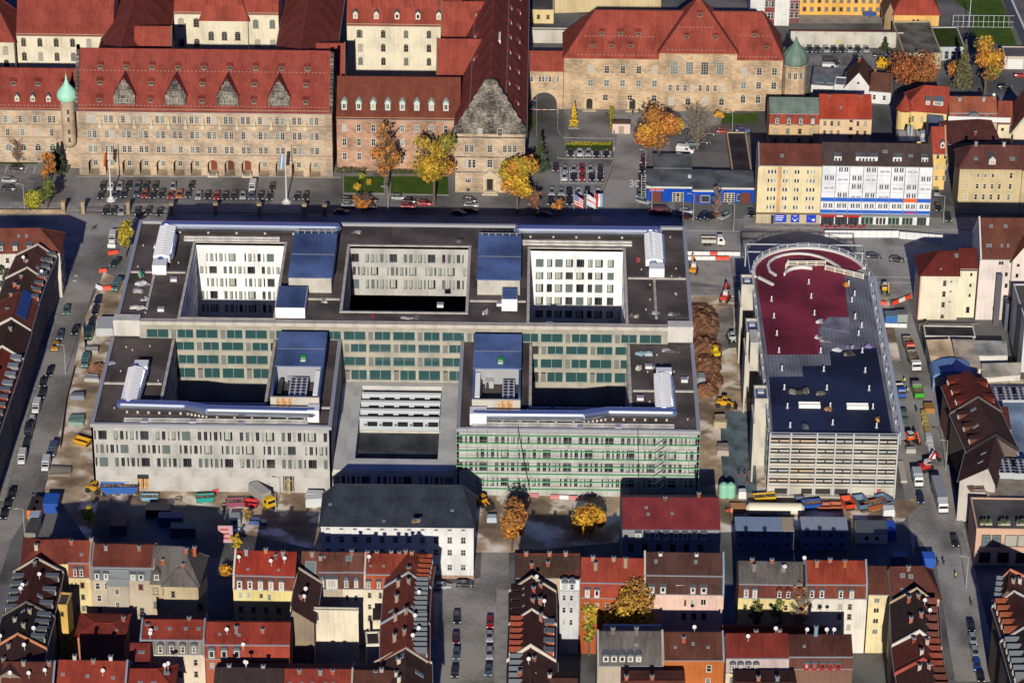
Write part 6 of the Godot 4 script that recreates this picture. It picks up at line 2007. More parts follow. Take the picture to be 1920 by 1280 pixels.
# ---------------------------------------------------------------- houses of the lower left block
func south_west_houses() -> void:
	var slate:=M("slate",Color(0.10,0.115,0.125),0.7)
	var beige:="#c9bca6"
	var fw:="#e2dccf"
	house("yellow_corner_house","yellow-walled corner house with a red-brown mansard and one arched dormer",{"A":V(-97.1,0,141.3),"B":V(-92.1,0,141.3),"D":11.0,"e":15.5,"r":21.5,"up":4,"k":"mansard","mh":3.2,"mi":0.7,"wall":"#ecd9a2","roof":"#9a4430","mm":"#b0553e","pr":"#9a9088","chim":[[0.4,4.8,1.0,"#b06048"],[4.8,5.4,1.0,"#b49a8a"]],"dormF":[[2,1.6,3.0,11.8,1.0,1.9,"arch",1,2,"#6a4a3c"]],"sky":[[2.8,2.2,0.7,0.7]],
		"winF":[[8.7,0.9,1.4,1,3.0,3.0,1,1,"#a86a3a",[0,2]],[5.6,0.9,1.4,1,3.0,3.0,1,1,"#b8a888"],[2.6,0.9,1.4,1,3.0,3.0,1,1,"#b8a888"],[8.8,0.4,1.2,2,0.7,1.6,1,1,"#a89878",[0]],[2.8,0.4,1.2,1,1.6,1.6,1,1,"#a89878",[0]]]})
	house("hipped_corner_house","corner house with a red-brown roof that turns the corner to the street",{"A":V(-107.3,0,140.3),"B":V(-96.9,0,139.4),"D":11.0,"e":18.0,"r":20.6,"up":4,"k":"hip","hl":4.5,"hr":0.0,"wall":"#ead8a4","roof":"#94432f","chim":[[3.0,3.4,1.6,"#cfc4b4"]],"sky":[[11.0,2.0,0.7,0.7]]})
	house("grey_bay_house","beige house with a brown tile roof, dark attic and a grey slate bay",{"A":V(-92.1,0,141.2),"B":V(-77.9,0,141.3),"D":12.0,"e":15.0,"r":20.3,"up":4,"k":"mansard","mh":2.6,"mi":0.7,"wall":beige,"roof":"#84402e","mm":M("slate",Color(0.10,0.115,0.125),0.7),"pl":"#9a9088","pr":"#a08478","chim":[[3.0,4.8,1.2,"#a09488"],[10.4,4.8,1.2,"#9a8074"]],"dormF":[[2,1.4,3.4,11.2,1.0,1.5,"flat",1,1,fw],[2,9.4,11.2,11.2,1.2,1.4,"flat",1,1,"#d8d8c8"]],
		"winF":[[8.4,1.0,1.6,2,1.4,3.4,1,2,fw],[8.4,1.0,1.4,1,11.0,11.0,1,1,"#b05a4a"],[5.2,1.0,1.6,1,1.6,1.6,1,2,fw],[2.0,1.0,1.6,4,1.6,11.0,1,2,"#9a9084"]]})
	var bay:=house("slate_bay","grey slate-topped bay with two small windows on the beige house",{"A":V(-88.8,0,141.5),"B":V(-83.7,0,141.6),"D":3.4,"e":13.6,"r":17.5,"up":4,"k":"mansard","mh":3.6,"mi":0.7,"wall":"#b9b0a0","roof":slate,"mm":M("bay slate",Color(0.13,0.15,0.15),0.7),"c":"house bay","winF":[[7.2,0.9,1.5,1,2.4,2.4,2,1,fw],[3.8,0.9,1.5,1,2.4,2.4,2,1,fw]]})
	house("grey_roof_house","beige house with a grey hipped roof and a hipped projection",{"A":V(-78.7,0,142.7),"B":V(-68.1,0,143.4),"D":12.0,"e":15.0,"r":21.0,"up":4,"k":"hip","hl":0.0,"hr":4.0,"wall":"#c4b394","roof":M("grey tile",Color(0.105,0.10,0.092),0.85,"tile",10.0),"chim":[[2.4,3.2,1.4,"#b8603c"],[7.4,5.2,1.2,"#b06a50"],[9.2,5.4,1.4,"#b8603c"]],"dormF":[[1,1.3,1.3,11.6,1.5,1.5,"hip",1,1,"#6a4a44",M("grey tile",Color(0.105,0.10,0.092),0.85,"tile",10.0)]],"winF":[[8.2,1.0,1.6,2,1.0,3.2,1,2,"#6a5a4c"],[4.6,1.0,1.6,4,1.0,11.0,1,2,"#6a5a4c"]]})
	house("grey_roof_projection","windowless beige projection with a pyramid of grey tile",{"A":V(-75.8,0,143.6),"B":V(-68.4,0,143.7),"D":5.5,"e":15.0,"r":17.8,"up":4,"k":"hip","hl":3.0,"hr":3.0,"wall":"#c9b896","roof":M("grey tile",Color(0.105,0.10,0.092),0.85,"tile",10.0),"chim":[[4.2,3.0,1.6,"#a8604a"]],"winF":[[8.0,0.8,1.6,1,2.1,2.1,1,2,"#8a8478"]]})
	# street side of the block
	var g:="street houses of the lower left block"
	house("street_house","dark red street house with blue-grey skylights behind a pale stepped party wall",{"A":V(-108.4,0,160.8),"B":V(-98.1,0,160.7),"D":18.1,"e":17.6,"r":21.0,"f":0.48,"up":4,"k":"across","wall":"#8f8678","roof":"#5e2a22","pr":"#bdb4a0","g":g,"dish":[[2.9,6.0],[6.4,11.0],[3.2,7.0]],"sky":[[3.2,9.0,1.2,1.2],[6.6,5.0,1.2,1.4]],"dormL":[[5,1.5,14,13.9,1.2,1.2,"flat",1,1,"#4c5a50"]],"dormR":[[3,3,14,13.9,1.2,1.3,"flat",1,1,"#4a4c48"]],"chim":[[4.9,15.2,1.2,"#6a625a"]]})
	house("street_house","nearly black roofed street house with three satellite dishes",{"A":V(-108.7,0,172.7),"B":V(-98.1,0,172.9),"D":12.3,"e":17.6,"r":21.0,"f":0.47,"up":4,"k":"across","wall":"#8f8678","roof":"#2e2724","pr":"#7a7068","g":g,"dish":[[8.0,3.0],[1.0,1.0]],"sky":[[4.4,9.0,0.9,1.0]],"chim":[[6.2,9.2,1.2,"#a89c84"],[5.8,3.2,1.3,"#a89c84"],[3.4,6.4,1.0,"#b0a898"]],"dormR":[[4,2,10.5,13.9,1.2,1.3,"flat",1,1,"#4a4c48"]]})
	house("street_house","brown-roofed street house with a salmon gable edge near the lower left corner",{"A":V(-108.7,0,186.8),"B":V(-98.1,0,186.9),"D":13.8,"e":17.6,"r":21.0,"f":0.47,"up":4,"k":"across","wall":"#8f8678","roof":"#5c3c32","pr":"#d8926a","g":g,"dish":[[7.0,9.6]],"chim":[[3.6,9.8,1.2,"#9a8474"],[3.2,5.2,0.9,"#8a7064"]]})
	house("rear_stair_house","narrow ochre rear wing with a flat dark roof in the courtyard",{"A":V(-97.9,0,155.4),"B":V(-95.5,0,155.6),"D":5.0,"e":17.0,"r":16.4,"up":4,"k":"flat","wall":"#e6bf6a","winF":[[10.4,0.7,1.1,1,1.2,1.2,1,1,"#8a6a3c",[0]],[4.4,0.5,0.9,1,1.6,1.6,1,1,"#8a6a3c",[0]]]})
	house("low_red_house","low courtyard house with a red hipped roof and pale parapet",{"A":V(-93.5,0,158.3),"B":V(-83.1,0,158.5),"D":9.0,"e":11.0,"r":11.6,"up":4,"k":"hip","hl":3.5,"hr":3.0,"wall":"#c8876a","roof":"#a03c28","chim":[[9.6,6.2,1.0,"#9a6a58"]],"sky":[[8.6,2.0,0.6,0.6]]})
	# front row, lower edge
	house("red_front_house","red roofed house with a row of skylights and a boarded grey attic",{"A":V(-78,0,170.6),"B":V(-64.2,0,170.5),"D":11.0,"e":15.0,"r":19.9,"up":4,"k":"mansard","mh":3.0,"mi":0.6,"wall":"#eadbc6","roof":"#a83f28","mm":M("attic boards",Color(0.20,0.18,0.16),0.9,"boards",3.0),"pl":"#8d97a8","pr":"#8d97a0","chim":[[1.4,3.4,1.2,"#8a4030"],[10.2,5.6,0.8,"#8a7468"]],"sky":[[3.2,3.0,0.8,0.8],[6.2,3.0,0.8,0.8],[9.6,3.0,0.8,0.8],[12.4,3.0,0.8,0.8]],"dish":[[2.2,1.6],[2.2,0.9]],"dormF":[[4,4.4,11.6,11.3,1.2,1.9,"arch",1,2,"#8a7a6a"]],"winF":[[8.0,0.9,1.5,1,11.8,11.8,1,2,"#cabfae"],[5.0,0.9,1.5,1,11.8,11.8,1,2,"#cabfae",[0]],[2.0,0.9,1.5,1,11.8,11.8,1,2,"#cabfae"],[8.0,0.9,1.5,3,2.0,8.4,1,2,"#8a847c"],[5.0,0.9,1.5,3,2.0,8.4,1,2,"#8a847c"]]})
	house("red_front_house","red roofed house with a grey sheet hip and an orange attic with arched dormers",{"A":V(-63.9,0,172.2),"B":V(-45.8,0,172),"D":11.0,"e":15.0,"r":20.5,"up":4,"k":"mansard","mh":3.0,"mi":0.6,"wall":"#b8664a","roof":"#a83a24","mm":"#b8482c","dish":[[4.6,2.8],[8.2,0.3]],"chim":[[6.6,3.2,2.0,"#8a8078"],[12.2,3.4,1.0,"#a07a68"]],"sky":[[3.0,2.6,0.6,0.6],[7.2,2.4,0.6,0.7]],"dormF":[[3,1.4,6.8,11.3,1.5,1.9,"arch",1,1,"#7f8a90"]],"winF":[[8.4,1.0,1.5,3,1.4,7.0,1,2,"#8f9aa0"]]})
	house("grey_sheet_hip","wedge of grey sheet roofing over a small cream bay",{"A":V(-52.3,0,169.5),"B":V(-46.1,0,169.3),"D":7.0,"e":15.6,"r":17.6,"up":4,"k":"shed","wall":"#d9ccb0","roof":M("grey sheet",Color(0.16,0.165,0.17),0.6,"ribs",6.0),"c":"house bay","winF":[[9.0,0.8,1.5,1,4.4,4.4,1,2,"#d8d2c4",[0]]]})
	house("brown_front_house","brown roofed house with dishes at the lower left edge",{"A":V(-105.2,0,189.3),"B":V(-94.1,0,189.3),"D":11.0,"e":17.6,"r":21.1,"up":4,"wall":"#b09a84","roof":"#6e382a","pr":"#8d97a8","dish":[[1.8,2.4],[5.8,2.4],[9.2,3.0]],"chim":[[4.4,5.0,1.0,"#b09888"],[9.8,5.0,1.0,"#a08070"]]})
	house("orange_front_house","bright red roofed house with one large dish along the lower edge",{"A":V(-93.6,0,189),"B":V(-78.9,0,189.2),"D":11.0,"e":17.6,"r":21.5,"up":4,"wall":"#b09a84","roof":"#a63c24","pr":"#8d97a8","dish":[[9.6,2.8]],"chim":[[7.4,5.2,0.8,"#a08070"],[3.4,5.8,1.6,"#cfcfc8"],[11.0,5.8,1.6,"#cfcfc8"]],"sky":[[1.2,2.6,0.7,0.7],[6.4,2.4,0.7,0.7],[11.8,2.2,0.7,0.7]]})
	house("hipped_front_house","red hipped house with a small dormer window strip at the lower edge",{"A":V(-78.8,0,187.3),"B":V(-69.3,0,187.1),"D":9.0,"e":17.0,"r":19.0,"up":4,"k":"hip","hl":0.0,"hr":3.5,"wall":"#b8664a","roof":"#a83a24","dish":[[7.6,4.2],[8.2,4.8]],"sky":[[2.6,0.8,1.0,1.0],[5.4,0.8,1.0,1.0],[8.0,3.2,1.2,0.8]]})
	house("slope_house","small rear house with a red lean-to roof and one skylight between the front houses",{"A":V(-79.8,0,176.6),"B":V(-75.3,0,176.5),"D":5.0,"e":16.4,"r":18.2,"up":4,"k":"shed","wall":"#a8664a","roof":"#96382a","c":"house bay","sky":[[2.6,2.2,1.3,0.8]]})
	house("shop_roof_house","house with a dark slatted roof terrace along the lower edge",{"A":V(-60.9,0,186.9),"B":V(-46.3,0,187.1),"D":10.0,"e":17.0,"r":19.1,"up":4,"wall":"#a8604a","roof":"#4a3c3a","dish":[[6.6,5.2],[6.4,5.8]],"chim":[[3.0,5.2,0.8,"#a8b0b4"],[10.2,5.2,0.8,"#a8b0b4"]]})

# ---------------------------------------------------------------- middle of the lower block, up to the cross street
func south_middle_houses() -> void:
	var fw:="#e2dccf"
	house("yellow_red_house","pale yellow house with a vivid red roof and five arched dormers",{"A":V(-60.3,0,144),"B":V(-46.5,0,144.4),"D":11.0,"e":14.8,"r":21.1,"up":4,"k":"mansard","mh":3.0,"mi":0.6,"wall":"#f0e09a","roof":"#b5351a","mm":"#8a4636","pl":"#d8d0c0","chim":[[2.6,4.8,1.6,"#9aa8b0"],[6.9,5.4,1.0,"#b88a5c"],[9.2,4.2,1.2,"#7a5a50"],[10.8,4.8,1.2,"#8a9094"]],"dish":[[1.2,3.2],[8.4,2.6],[11.2,3.2]],"sky":[[3.2,1.6,0.7,0.5],[10.0,1.6,0.6,0.5]],"dormF":[[5,1.5,10.8,11.0,1.15,1.9,"arch",1,2,"#e4ddd2"]],
		"winF":[[8.4,0.9,1.4,2,1.6,3.4,1,2,"#d8dcc8",[2,3]],[8.6,0.6,0.9,1,6.2,6.2,1,1,"#8a7460"],[8.0,0.8,1.4,1,8.0,8.0,1,2,"#c8c4b0"],[4.6,0.9,1.5,4,1.6,10.0,1,2,"#8a8478"],[1.6,0.9,1.5,4,1.6,10.0,1,2,"#8a8478"]]})
	house("narrow_brown_house","narrow house with a brown roof and a black flat patch beside the red-roofed house",{"A":V(-45.5,0,143.9),"B":V(-41.2,0,144),"D":11.0,"e":15.0,"r":21.0,"up":4,"wall":"#b4a896","roof":"#7c4c3a","chim":[[2.4,5.0,1.0,"#a89488"]],"sky":[[2.2,2.0,2.4,3.0]]})
	house("dormer_box_house","brown roofed house with a white box dormer and an arched slate dormer",{"A":V(-41.4,0,143.9),"B":V(-36,0,143.8),"D":11.0,"e":15.0,"r":20.8,"up":4,"k":"mansard","mh":3.4,"mi":1.2,"wall":"#c4b8a4","roof":"#7e4a3a","mm":"#6e463a","dormF":[[1,0.9,0.9,11.4,1.1,1.9,"hip",1,2,"#5a544c"],[1,3.0,3.0,11.2,2.6,2.4,"flat",3,1,"#e8e4da"]],"chim":[[0.4,4.0,1.0,"#a89488"]],"sky":[[1.3,4.2,0.5,0.5]]})
	house("twin_dormer_house","brown roofed house with two slate-hooded dormers and a roof hatch",{"A":V(-36.1,0,143.7),"B":V(-31.2,0,143.7),"D":11.0,"e":15.0,"r":20.7,"up":4,"k":"mansard","mh":3.4,"mi":1.2,"wall":"#eee4d0","roof":"#80503e","mm":"#7a4a3c","dormF":[[2,0.9,3.1,11.3,1.1,1.9,"hip",1,2,"#6a645c"]],"chim":[[1.9,5.2,1.2,"#9a7464"]],"sky":[[1.3,3.6,1.4,1.4]],"winF":[[7.8,0.8,1.4,2,1.0,3.0,1,2,"#d8ccb8"],[4.6,0.8,1.4,2,1.0,3.0,1,2,"#d8ccb8"]]})
	house("orange_corner_house","orange roofed corner house with an orange attic and cream wall in the courtyard",{"A":V(-31.3,0,143.7),"B":V(-17.5,0,143.8),"D":11.0,"e":15.0,"r":20.5,"up":4,"k":"mansard","mh":3.2,"mi":0.7,"wall":"#f0e4cc","roof":"#a8472a","mm":"#c4562c","pl":"#d0c8bc","chim":[[0.6,5.0,1.4,"#b0583e"],[2.6,5.8,0.7,"#c8643c"],[5.8,5.8,0.9,"#b07a5c"],[7.6,5.8,0.7,"#c8643c"],[9.0,5.8,1.2,"#b07a5c"]],"dish":[[0.9,3.6]],"sky":[[1.4,2.4,0.6,0.5],[4.2,2.4,0.6,0.5]],"dormF":[[2,1.0,3.3,11.3,1.0,1.7,"flat",1,2,"#9a6a4c"]],"winF":[[8.6,0.8,1.3,1,1.2,1.2,1,2,"#b8a898",[0]],[5.6,0.8,1.3,1,1.2,1.2,1,2,"#d8ccb8"],[2.6,0.8,1.3,1,1.2,1.2,1,2,"#8a8074",[0]],[8.6,0.6,1.3,1,3.6,3.6,1,2,"#8a8074",[0]]]})
	# row along the cross street, ridges running away from the viewer
	var g:="street houses west of the cross street"
	var br:=tile_m("#93432c")
	house("street_house","northern street house with a red-orange roof, hipped end and orange zigzag dormers",{"A":V(-26.3,0,146.8),"B":V(-16.7,0,147.4),"D":9.4,"e":17.8,"r":21.4,"f":0.52,"up":4,"k":"across","wall":"#b0583c","roof":"#9a4628","g":g,"dormR":[[5,1.2,9.5,14.2,1.3,1.3,"gable",1,1,"#b85a34","#b4552e"]],"chim":[[5.0,7.6,0.8,"#c08a64"],[5.0,0.8,1.0,"#7a3a2c"]]})
	house("street_house","middle street house with a red-brown roof, a dish and black and white zigzag dormers",{"A":V(-26.3,0,162),"B":V(-16.7,0,162),"D":14.7,"e":17.8,"r":21.4,"f":0.52,"up":4,"k":"across","wall":"#a8a49c","roof":br,"pr":"#a9b0b8","g":g,"dormR":[[8,1.0,14.5,14.2,1.3,1.3,"gable",1,1,"#55595c"]],"chim":[[2.9,11.4,2.0,"#a89488"],[5.2,10.6,1.4,"#9a8478"],[2.8,5.4,2.0,"#a89488"]],"dish":[[7.6,8.0]],"sky":[[1.2,3.0,0.8,1.2],[6.0,2.6,0.8,1.2]]})
	house("street_house","street house with a red-brown roof and three tall chimneys, second from the lower edge",{"A":V(-25.9,0,176.5),"B":V(-16.1,0,176.2),"D":14.4,"e":17.8,"r":21.4,"f":0.53,"up":4,"k":"across","wall":"#a8a49c","roof":br,"pr":"#a9b0b8","g":g,"dormR":[[8,1.0,14.5,14.2,1.3,1.3,"gable",1,1,"#55595c"]],"chim":[[2.8,12.4,2.2,"#a89488"],[5.1,12.6,1.8,"#9a8478"],[2.7,4.4,2.2,"#a89488"],[4.8,4.8,1.6,"#9a7464"]],"dish":[[7.0,12.0],[7.8,8.0],[6.6,3.8]]})
	house("street_house","brown street house with a slate skylight by the lower edge of the view",{"A":V(-26.6,0,191.6),"B":V(-15,0,191.1),"D":16.0,"e":16.6,"r":20.6,"f":0.55,"up":4,"k":"across","wall":"#a8988c","roof":"#5a3e34","pr":"#e2d4bc","g":g,"sky":[[8.4,9.0,1.4,2.2],[4.4,13.0,1.6,2.0]],"chim":[[5.0,11.0,1.4,"#d8ccb4"],[5.0,4.0,1.6,"#d8ccb4"]]})
	# blank cream fire wall and the roofs by it
	house("fire_wall_house","house with a huge blank cream fire wall facing the viewer",{"A":V(-46.7,0,156.2),"B":V(-31.9,0,156.4),"D":1.2,"e":17.0,"r":16.8,"up":4,"k":"flat","wall":"#f3e8cf","cover":M("dark felt",Color(0.035,0.03,0.032),0.95,"felt",9.0),"g":""})
	house("brown_side_house","brown courtyard roof with two dishes leaning on the blank cream fire wall",{"A":V(-46.7,0,160.7),"B":V(-41.3,0,160.8),"D":16.5,"e":16.9,"r":20.2,"f":0.15,"up":4,"k":"across","wall":"#9a8a78","roof":"#5c3c34","pr":"#b4a898","dish":[[2.9,8.6],[3.0,5.6]],"chim":[[2.2,5.6,1.2,"#8a5a4c"]]})
	house("courtyard_shed","low white courtyard shed with a dark flat roof beside the tall street houses",{"A":V(-30,0,160.5),"B":V(-27,0,160.2),"D":5.0,"e":11.0,"r":10.4,"up":4,"k":"flat","wall":"#f0ead8","c":"shed","cover":M("dark felt",Color(0.035,0.03,0.032),0.95,"felt",9.0)})
	house("balcony_annex","cream rear annex with a brown lean-to roof against the street houses",{"A":V(-29,0,152.9),"B":V(-26.6,0,152.8),"D":4.0,"e":13.0,"r":13.2,"up":4,"k":"shed","wall":"#f0e4cc","c":"house annex","roof":"#4a3c34"})
	house("red_front_row_house","red front house with five round skylights along the lower edge",{"A":V(-46,0,188.9),"B":V(-31.5,0,188.8),"D":11.0,"e":17.6,"r":19.9,"up":4,"wall":"#a8604a","roof":"#a8402a","pr":"#b9b4b0","chim":[[3.2,4.6,1.0,"#8a7468"],[7.6,4.4,1.2,"#8a9aa0"],[10.2,4.6,1.0,"#a8604a"]],"sky":[[1.4,2.0,0.6,0.6],[3.8,2.0,0.6,0.6],[6.0,2.0,0.6,0.6],[8.8,2.0,0.6,0.6],[10.4,2.0,0.6,0.6]]})
	house("brown_front_row_house","brown front house with a tall pale chimney along the lower edge",{"A":V(-31.4,0,188.6),"B":V(-20.9,0,188.6),"D":11.0,"e":17.6,"r":19.6,"up":4,"wall":"#a8907c","roof":"#6e4232","chim":[[9.0,4.0,1.6,"#d8ccb4"],[4.6,4.4,1.2,"#4a4440"],[5.8,5.4,0.8,"#c8bcb0"]]})
	# the white hall by the building site
	var wf:=[]
	for i in 11:
		wf.append(i)
	house("white_hall","long white three-storey hall with a wide dark slate hip roof beside the building site",{"A":V(-42.6,0,115.7),"B":V(-7.6,0,115.6),"D":13.5,"e":14.0,"r":17.6,"k":"hip","hl":3.0,"hr":3.0,"f":0.92,"wall":"#eff0f0","roof":M("slate tile",Color(0.034,0.044,0.058),0.7,"tile",9.0),"trim":"#f2f2f0","c":"hall","base":[0.9,"#b99a86"],
		"winF":[[13.0,0.9,0.4,11,1.6,32.6,1,1,"#c8c8c6",[0]],[9.6,1.1,1.7,11,1.6,32.6,2,2,"#d2d2d0",[0,1]],[6.4,1.1,1.5,11,1.6,32.6,2,2,"#d2d2d0",[0,1]],[2.4,1.1,1.5,11,1.6,32.6,2,2,"#d2d2d0",[0,1]]],"sky":[[14.4,1.2,0.6,0.5],[30.0,4.5,0.8,0.6],[1.8,6.0,0.8,0.6]]})
	var red:=M("wine red tin",Color(0.17,0.028,0.030),0.6,"ribs",8.0)
	house("wine_roof_house","house with a wine red metal roof, a white dormer strip and a shadowed grey front",{"A":V(26.5,0,115),"B":V(49,0,114.6),"D":17.0,"e":11.0,"r":16.8,"k":"mansard","mh":1.9,"mi":0.7,"wall":"#9aa0a8","roof":red,"mm":M("grey attic",Color(0.15,0.16,0.165),0.7),"c":"house","chim":[[17.8,8.8,1.6,"#a8604a"],[10.0,8.0,0.9,"#5a5a5c"]],"dormF":[[8,3.6,18.6,11.2,1.25,1.5,"flat",2,1,"#dcdcd8"]],"sky":[[6.0,4.2,0.7,0.7],[5.6,5.8,0.7,0.7],[11.5,4.4,0.6,0.6]],"winF":[[7.6,1.2,2.0,6,2.0,18.0,2,2,"#6a7078",[0]],[3.6,1.2,2.0,6,2.0,18.0,2,2,"#6a7078",[0]]]})

# ---------------------------------------------------------------- lower right blocks
func south_east_houses() -> void:
	var fw:="#e2dccf"
	var g:="street houses east of the cross street"
	house("mossy_corner_house","corner house with a mossy brown roof heading the eastern block",{"A":V(2.2,0,142.7),"B":V(16.6,0,142.4),"D":11.0,"e":18.0,"r":20.3,"up":4,"wall":"#c8b49c","roof":"#5c4434","ridge":tile_m("#a0482c"),"chim":[[2.4,5.2,1.0,"#c07a5c"],[7.6,5.2,1.0,"#c07a5c"],[11.2,5.2,1.0,"#c88a78"],[3.6,2.2,1.2,"#b0604a"],[7.2,2.6,1.2,"#a05448"]]})
	house("street_house","street house with a maroon roof, pale party walls and a dish in the eastern block",{"A":V(1.3,0,161.9),"B":V(10.9,0,161.8),"D":13.6,"e":17.8,"r":21.4,"f":0.48,"up":4,"k":"across","wall":"#9a8c84","roof":"#54302a","pr":"#c4b8a4","pl":"#d8d0c0","g":g,"dish":[[5.6,12.6],[7.4,4.8]],"chim":[[5.0,8.0,1.4,"#a8584a"],[6.6,11.6,1.0,"#b0604a"],[6.4,4.6,1.8,"#b07a6a"],[4.8,3.6,1.0,"#9a7468"]],"dormL":[[4,2.0,12.5,14.2,2.4,1.1,"flat",2,1,"#4a3a38","#4a2e2a"]],"sky":[[2.6,11.0,0.6,0.6],[2.6,8.4,0.6,0.6],[2.6,4.0,0.6,0.6]]})
	house("street_house","street house with a maroon roof and columns of blue roof windows in the eastern block",{"A":V(1.1,0,175.7),"B":V(10.7,0,175.8),"D":13.9,"e":17.8,"r":21.4,"f":0.48,"up":4,"k":"across","wall":"#9a8c84","roof":"#5a302a","pl":"#e2d8c4","g":g,"sky":[[1.4,2.0,0.9,1.0],[1.4,4.4,0.9,1.0],[1.4,6.8,0.9,1.0],[1.4,9.2,0.9,1.0],[1.4,11.6,0.9,1.0],[7.4,3.0,0.9,0.8],[7.4,6.0,0.9,0.8],[7.4,9.4,0.9,0.8],[7.4,12.0,0.9,0.8]],"chim":[[6.6,12.0,2.4,"#a8786a"]],"dormL":[[6,1.5,13.5,14.1,1.3,1.2,"gable",1,1,"#b85a38","#b8583a"]],"dormR":[[4,2.0,13.0,14.1,1.6,1.1,"flat",1,1,"#b85a38"]]})
	house("street_house","brown-roofed house with grey zigzag dormers lowest in the eastern block",{"A":V(1.1,0,190),"B":V(11.1,0,190),"D":14.6,"e":17.4,"r":21.0,"f":0.46,"up":4,"k":"across","wall":"#9a8c84","roof":"#5e3c32","pl":"#d8cdb8","g":g,"dish":[[4.2,8.4]],"chim":[[2.4,6.0,1.6,"#a85a44"],[5.4,10.2,1.0,"#8a5a4c"]],"dormL":[[6,1.5,13.5,13.8,1.3,1.2,"gable",1,1,"#5a5e60"]]})
	house("white_rear_house","tall narrow white rear house with two arched attic windows",{"A":V(12,0,146.3),"B":V(16.3,0,146.4),"D":8.0,"e":17.0,"r":18.1,"up":4,"k":"mansard","mh":2.4,"mi":0.4,"wall":"#d4d8dc","roof":"#7a4436","mm":M("white attic",Color(0.45,0.48,0.50),0.8),"dormF":[[2,1.1,2.7,13.1,1.25,1.8,"arch",1,2,"#b4c0c8"]],"winF":[[10.2,0.8,1.4,2,1.0,2.6,1,2,fw],[7.0,0.8,1.4,2,1.0,2.6,1,2,fw],[3.8,0.8,1.4,2,1.0,2.6,1,2,fw]]})
	house("orange_roof_row_house","house with an orange-red roof and two white dormers beside the large yellow tree",{"A":V(16.6,0,146.1),"B":V(30.5,0,146.3),"D":11.0,"e":15.0,"r":21.7,"up":4,"k":"mansard","mh":3.2,"mi":0.8,"wall":"#b8603c","roof":"#b0422a","mm":"#b84a2c","chim":[[2.6,5.2,1.0,"#a89c8c"],[3.2,3.4,2.0,"#9a9084"],[7.2,5.2,0.8,"#a89c8c"],[9.8,4.0,2.6,"#a89c84"]],"dormF":[[2,1.5,3.6,11.4,1.1,1.7,"flat",1,1,"#e4e0d8"]],"winF":[[8.0,0.9,1.5,3,1.4,6.0,1,2,"#c8a890"],[4.6,0.9,1.5,3,1.4,6.0,1,2,"#c8a890"]]})
	house("pink_house","pale pink house with a weathered brown roof, white dormers and a green-railed balcony",{"A":V(30.6,0,144.9),"B":V(48.3,0,145),"D":12.0,"e":15.4,"r":22.2,"up":4,"k":"mansard","mh":3.8,"mi":1.4,"wall":"#f2cfc0","roof":"#614038","mm":"#5c4038","pl":"#d0c8b8","pr":"#8da6bc","dormF":[[2,1.7,4.2,11.9,1.2,1.3,"flat",1,1,fw],[1,10.8,10.8,11.9,1.1,1.3,"flat",1,1,fw],[1,13.2,13.2,11.9,1.4,1.3,"flat",1,1,fw]],"winF":[[8.6,1.2,1.5,1,13.2,13.2,2,1,fw],[8.6,0.9,1.5,1,10.7,10.7,1,1,fw,[3]],[8.4,0.4,1.4,1,9.2,9.2,1,1,"#8a6a60",[0]],[4.8,1.0,1.6,3,9.0,13.4,1,2,"#8a7a78"]],"chim":[[3.6,5.6,0.5,"#e8e8e4"],[11.6,5.6,0.5,"#e8e8e4"]],"sky":[[2.6,3.8,0.7,0.9],[11.4,3.8,0.7,0.9]]})
	house("pink_stair_bay","pink stair bay rising through the brown roof of the pale pink house",{"A":V(37.7,0,144.4),"B":V(41.2,0,144.3),"D":4.0,"e":17.0,"r":15.0,"up":4,"k":"flat","wall":"#f4d2c2","c":"house bay","winF":[[9.6,0.8,1.3,1,1.5,1.5,1,1,fw,[0]],[6.4,0.8,1.3,1,1.5,1.5,1,1,fw,[0]]]})
	var bal:=thing("balcony","covered balcony with a green railing on the pale pink house","balcony",V(36.3,7,138.3))
	var b:=MB.new(paint("#3f6a60"))
	b.bx(-1.6,1.6,0.0,1.0,0.9,1.0)
	put(b,"railing",bal)
	b=MB.new(paint("#e8c8ba"))
	b.bx(-1.7,1.7,-0.2,0.0,-0.6,1.0).bx(-1.7,-1.5,0,2.9,0.7,0.9).bx(1.5,1.7,0,2.9,0.7,0.9).bx(-1.7,1.7,2.9,3.1,-0.6,1.0)
	put(b,"frame",bal)
	b=MB.new(paint("#1c1a1c"))
	b.bx(-1.5,1.5,0.0,2.8,-0.5,-0.4)
	put(b,"recess",bal)
	house("yellow_grey_house","yellow house with a grey roof, brick-red attic and slate-hooded dormers",{"A":V(51.5,0,144.7),"B":V(65.7,0,144.9),"D":11.0,"e":14.6,"r":20.4,"up":4,"k":"mansard","mh":3.0,"mi":0.6,"wall":"#eedc9c","roof":M("grey tile",Color(0.105,0.10,0.092),0.85,"tile",10.0),"mm":"#7e4034","chim":[[3.0,5.4,1.0,"#a86a5c"],[3.4,3.6,1.8,"#8a8480"],[7.4,5.4,1.0,"#b06a54"],[9.8,3.6,1.8,"#8a8480"]],"dish":[[10.2,3.4]],"dormF":[[2,1.7,3.6,10.8,1.1,1.9,"arch",1,2,"#b4c0c8"],[2,9.0,11.0,10.8,1.1,1.8,"gable",1,2,"#6a4a40","#7e4034"]],"winF":[[7.4,0.9,1.3,4,1.6,10.6,1,2,"#d0c08c"]]})
	house("yellow_stair_bay","yellow stair bay on the front of the yellow house with the grey roof",{"A":V(57.2,0,144.1),"B":V(60.7,0,144.1),"D":3.0,"e":16.3,"r":14.9,"up":4,"k":"flat","wall":"#f0dea0","c":"house bay","winF":[[11.4,0.6,0.5,1,1.4,1.4,1,1,"#8a7a50",[0]],[8.6,0.7,1.1,1,1.2,1.2,1,1,"#c8b888",[0]]]})
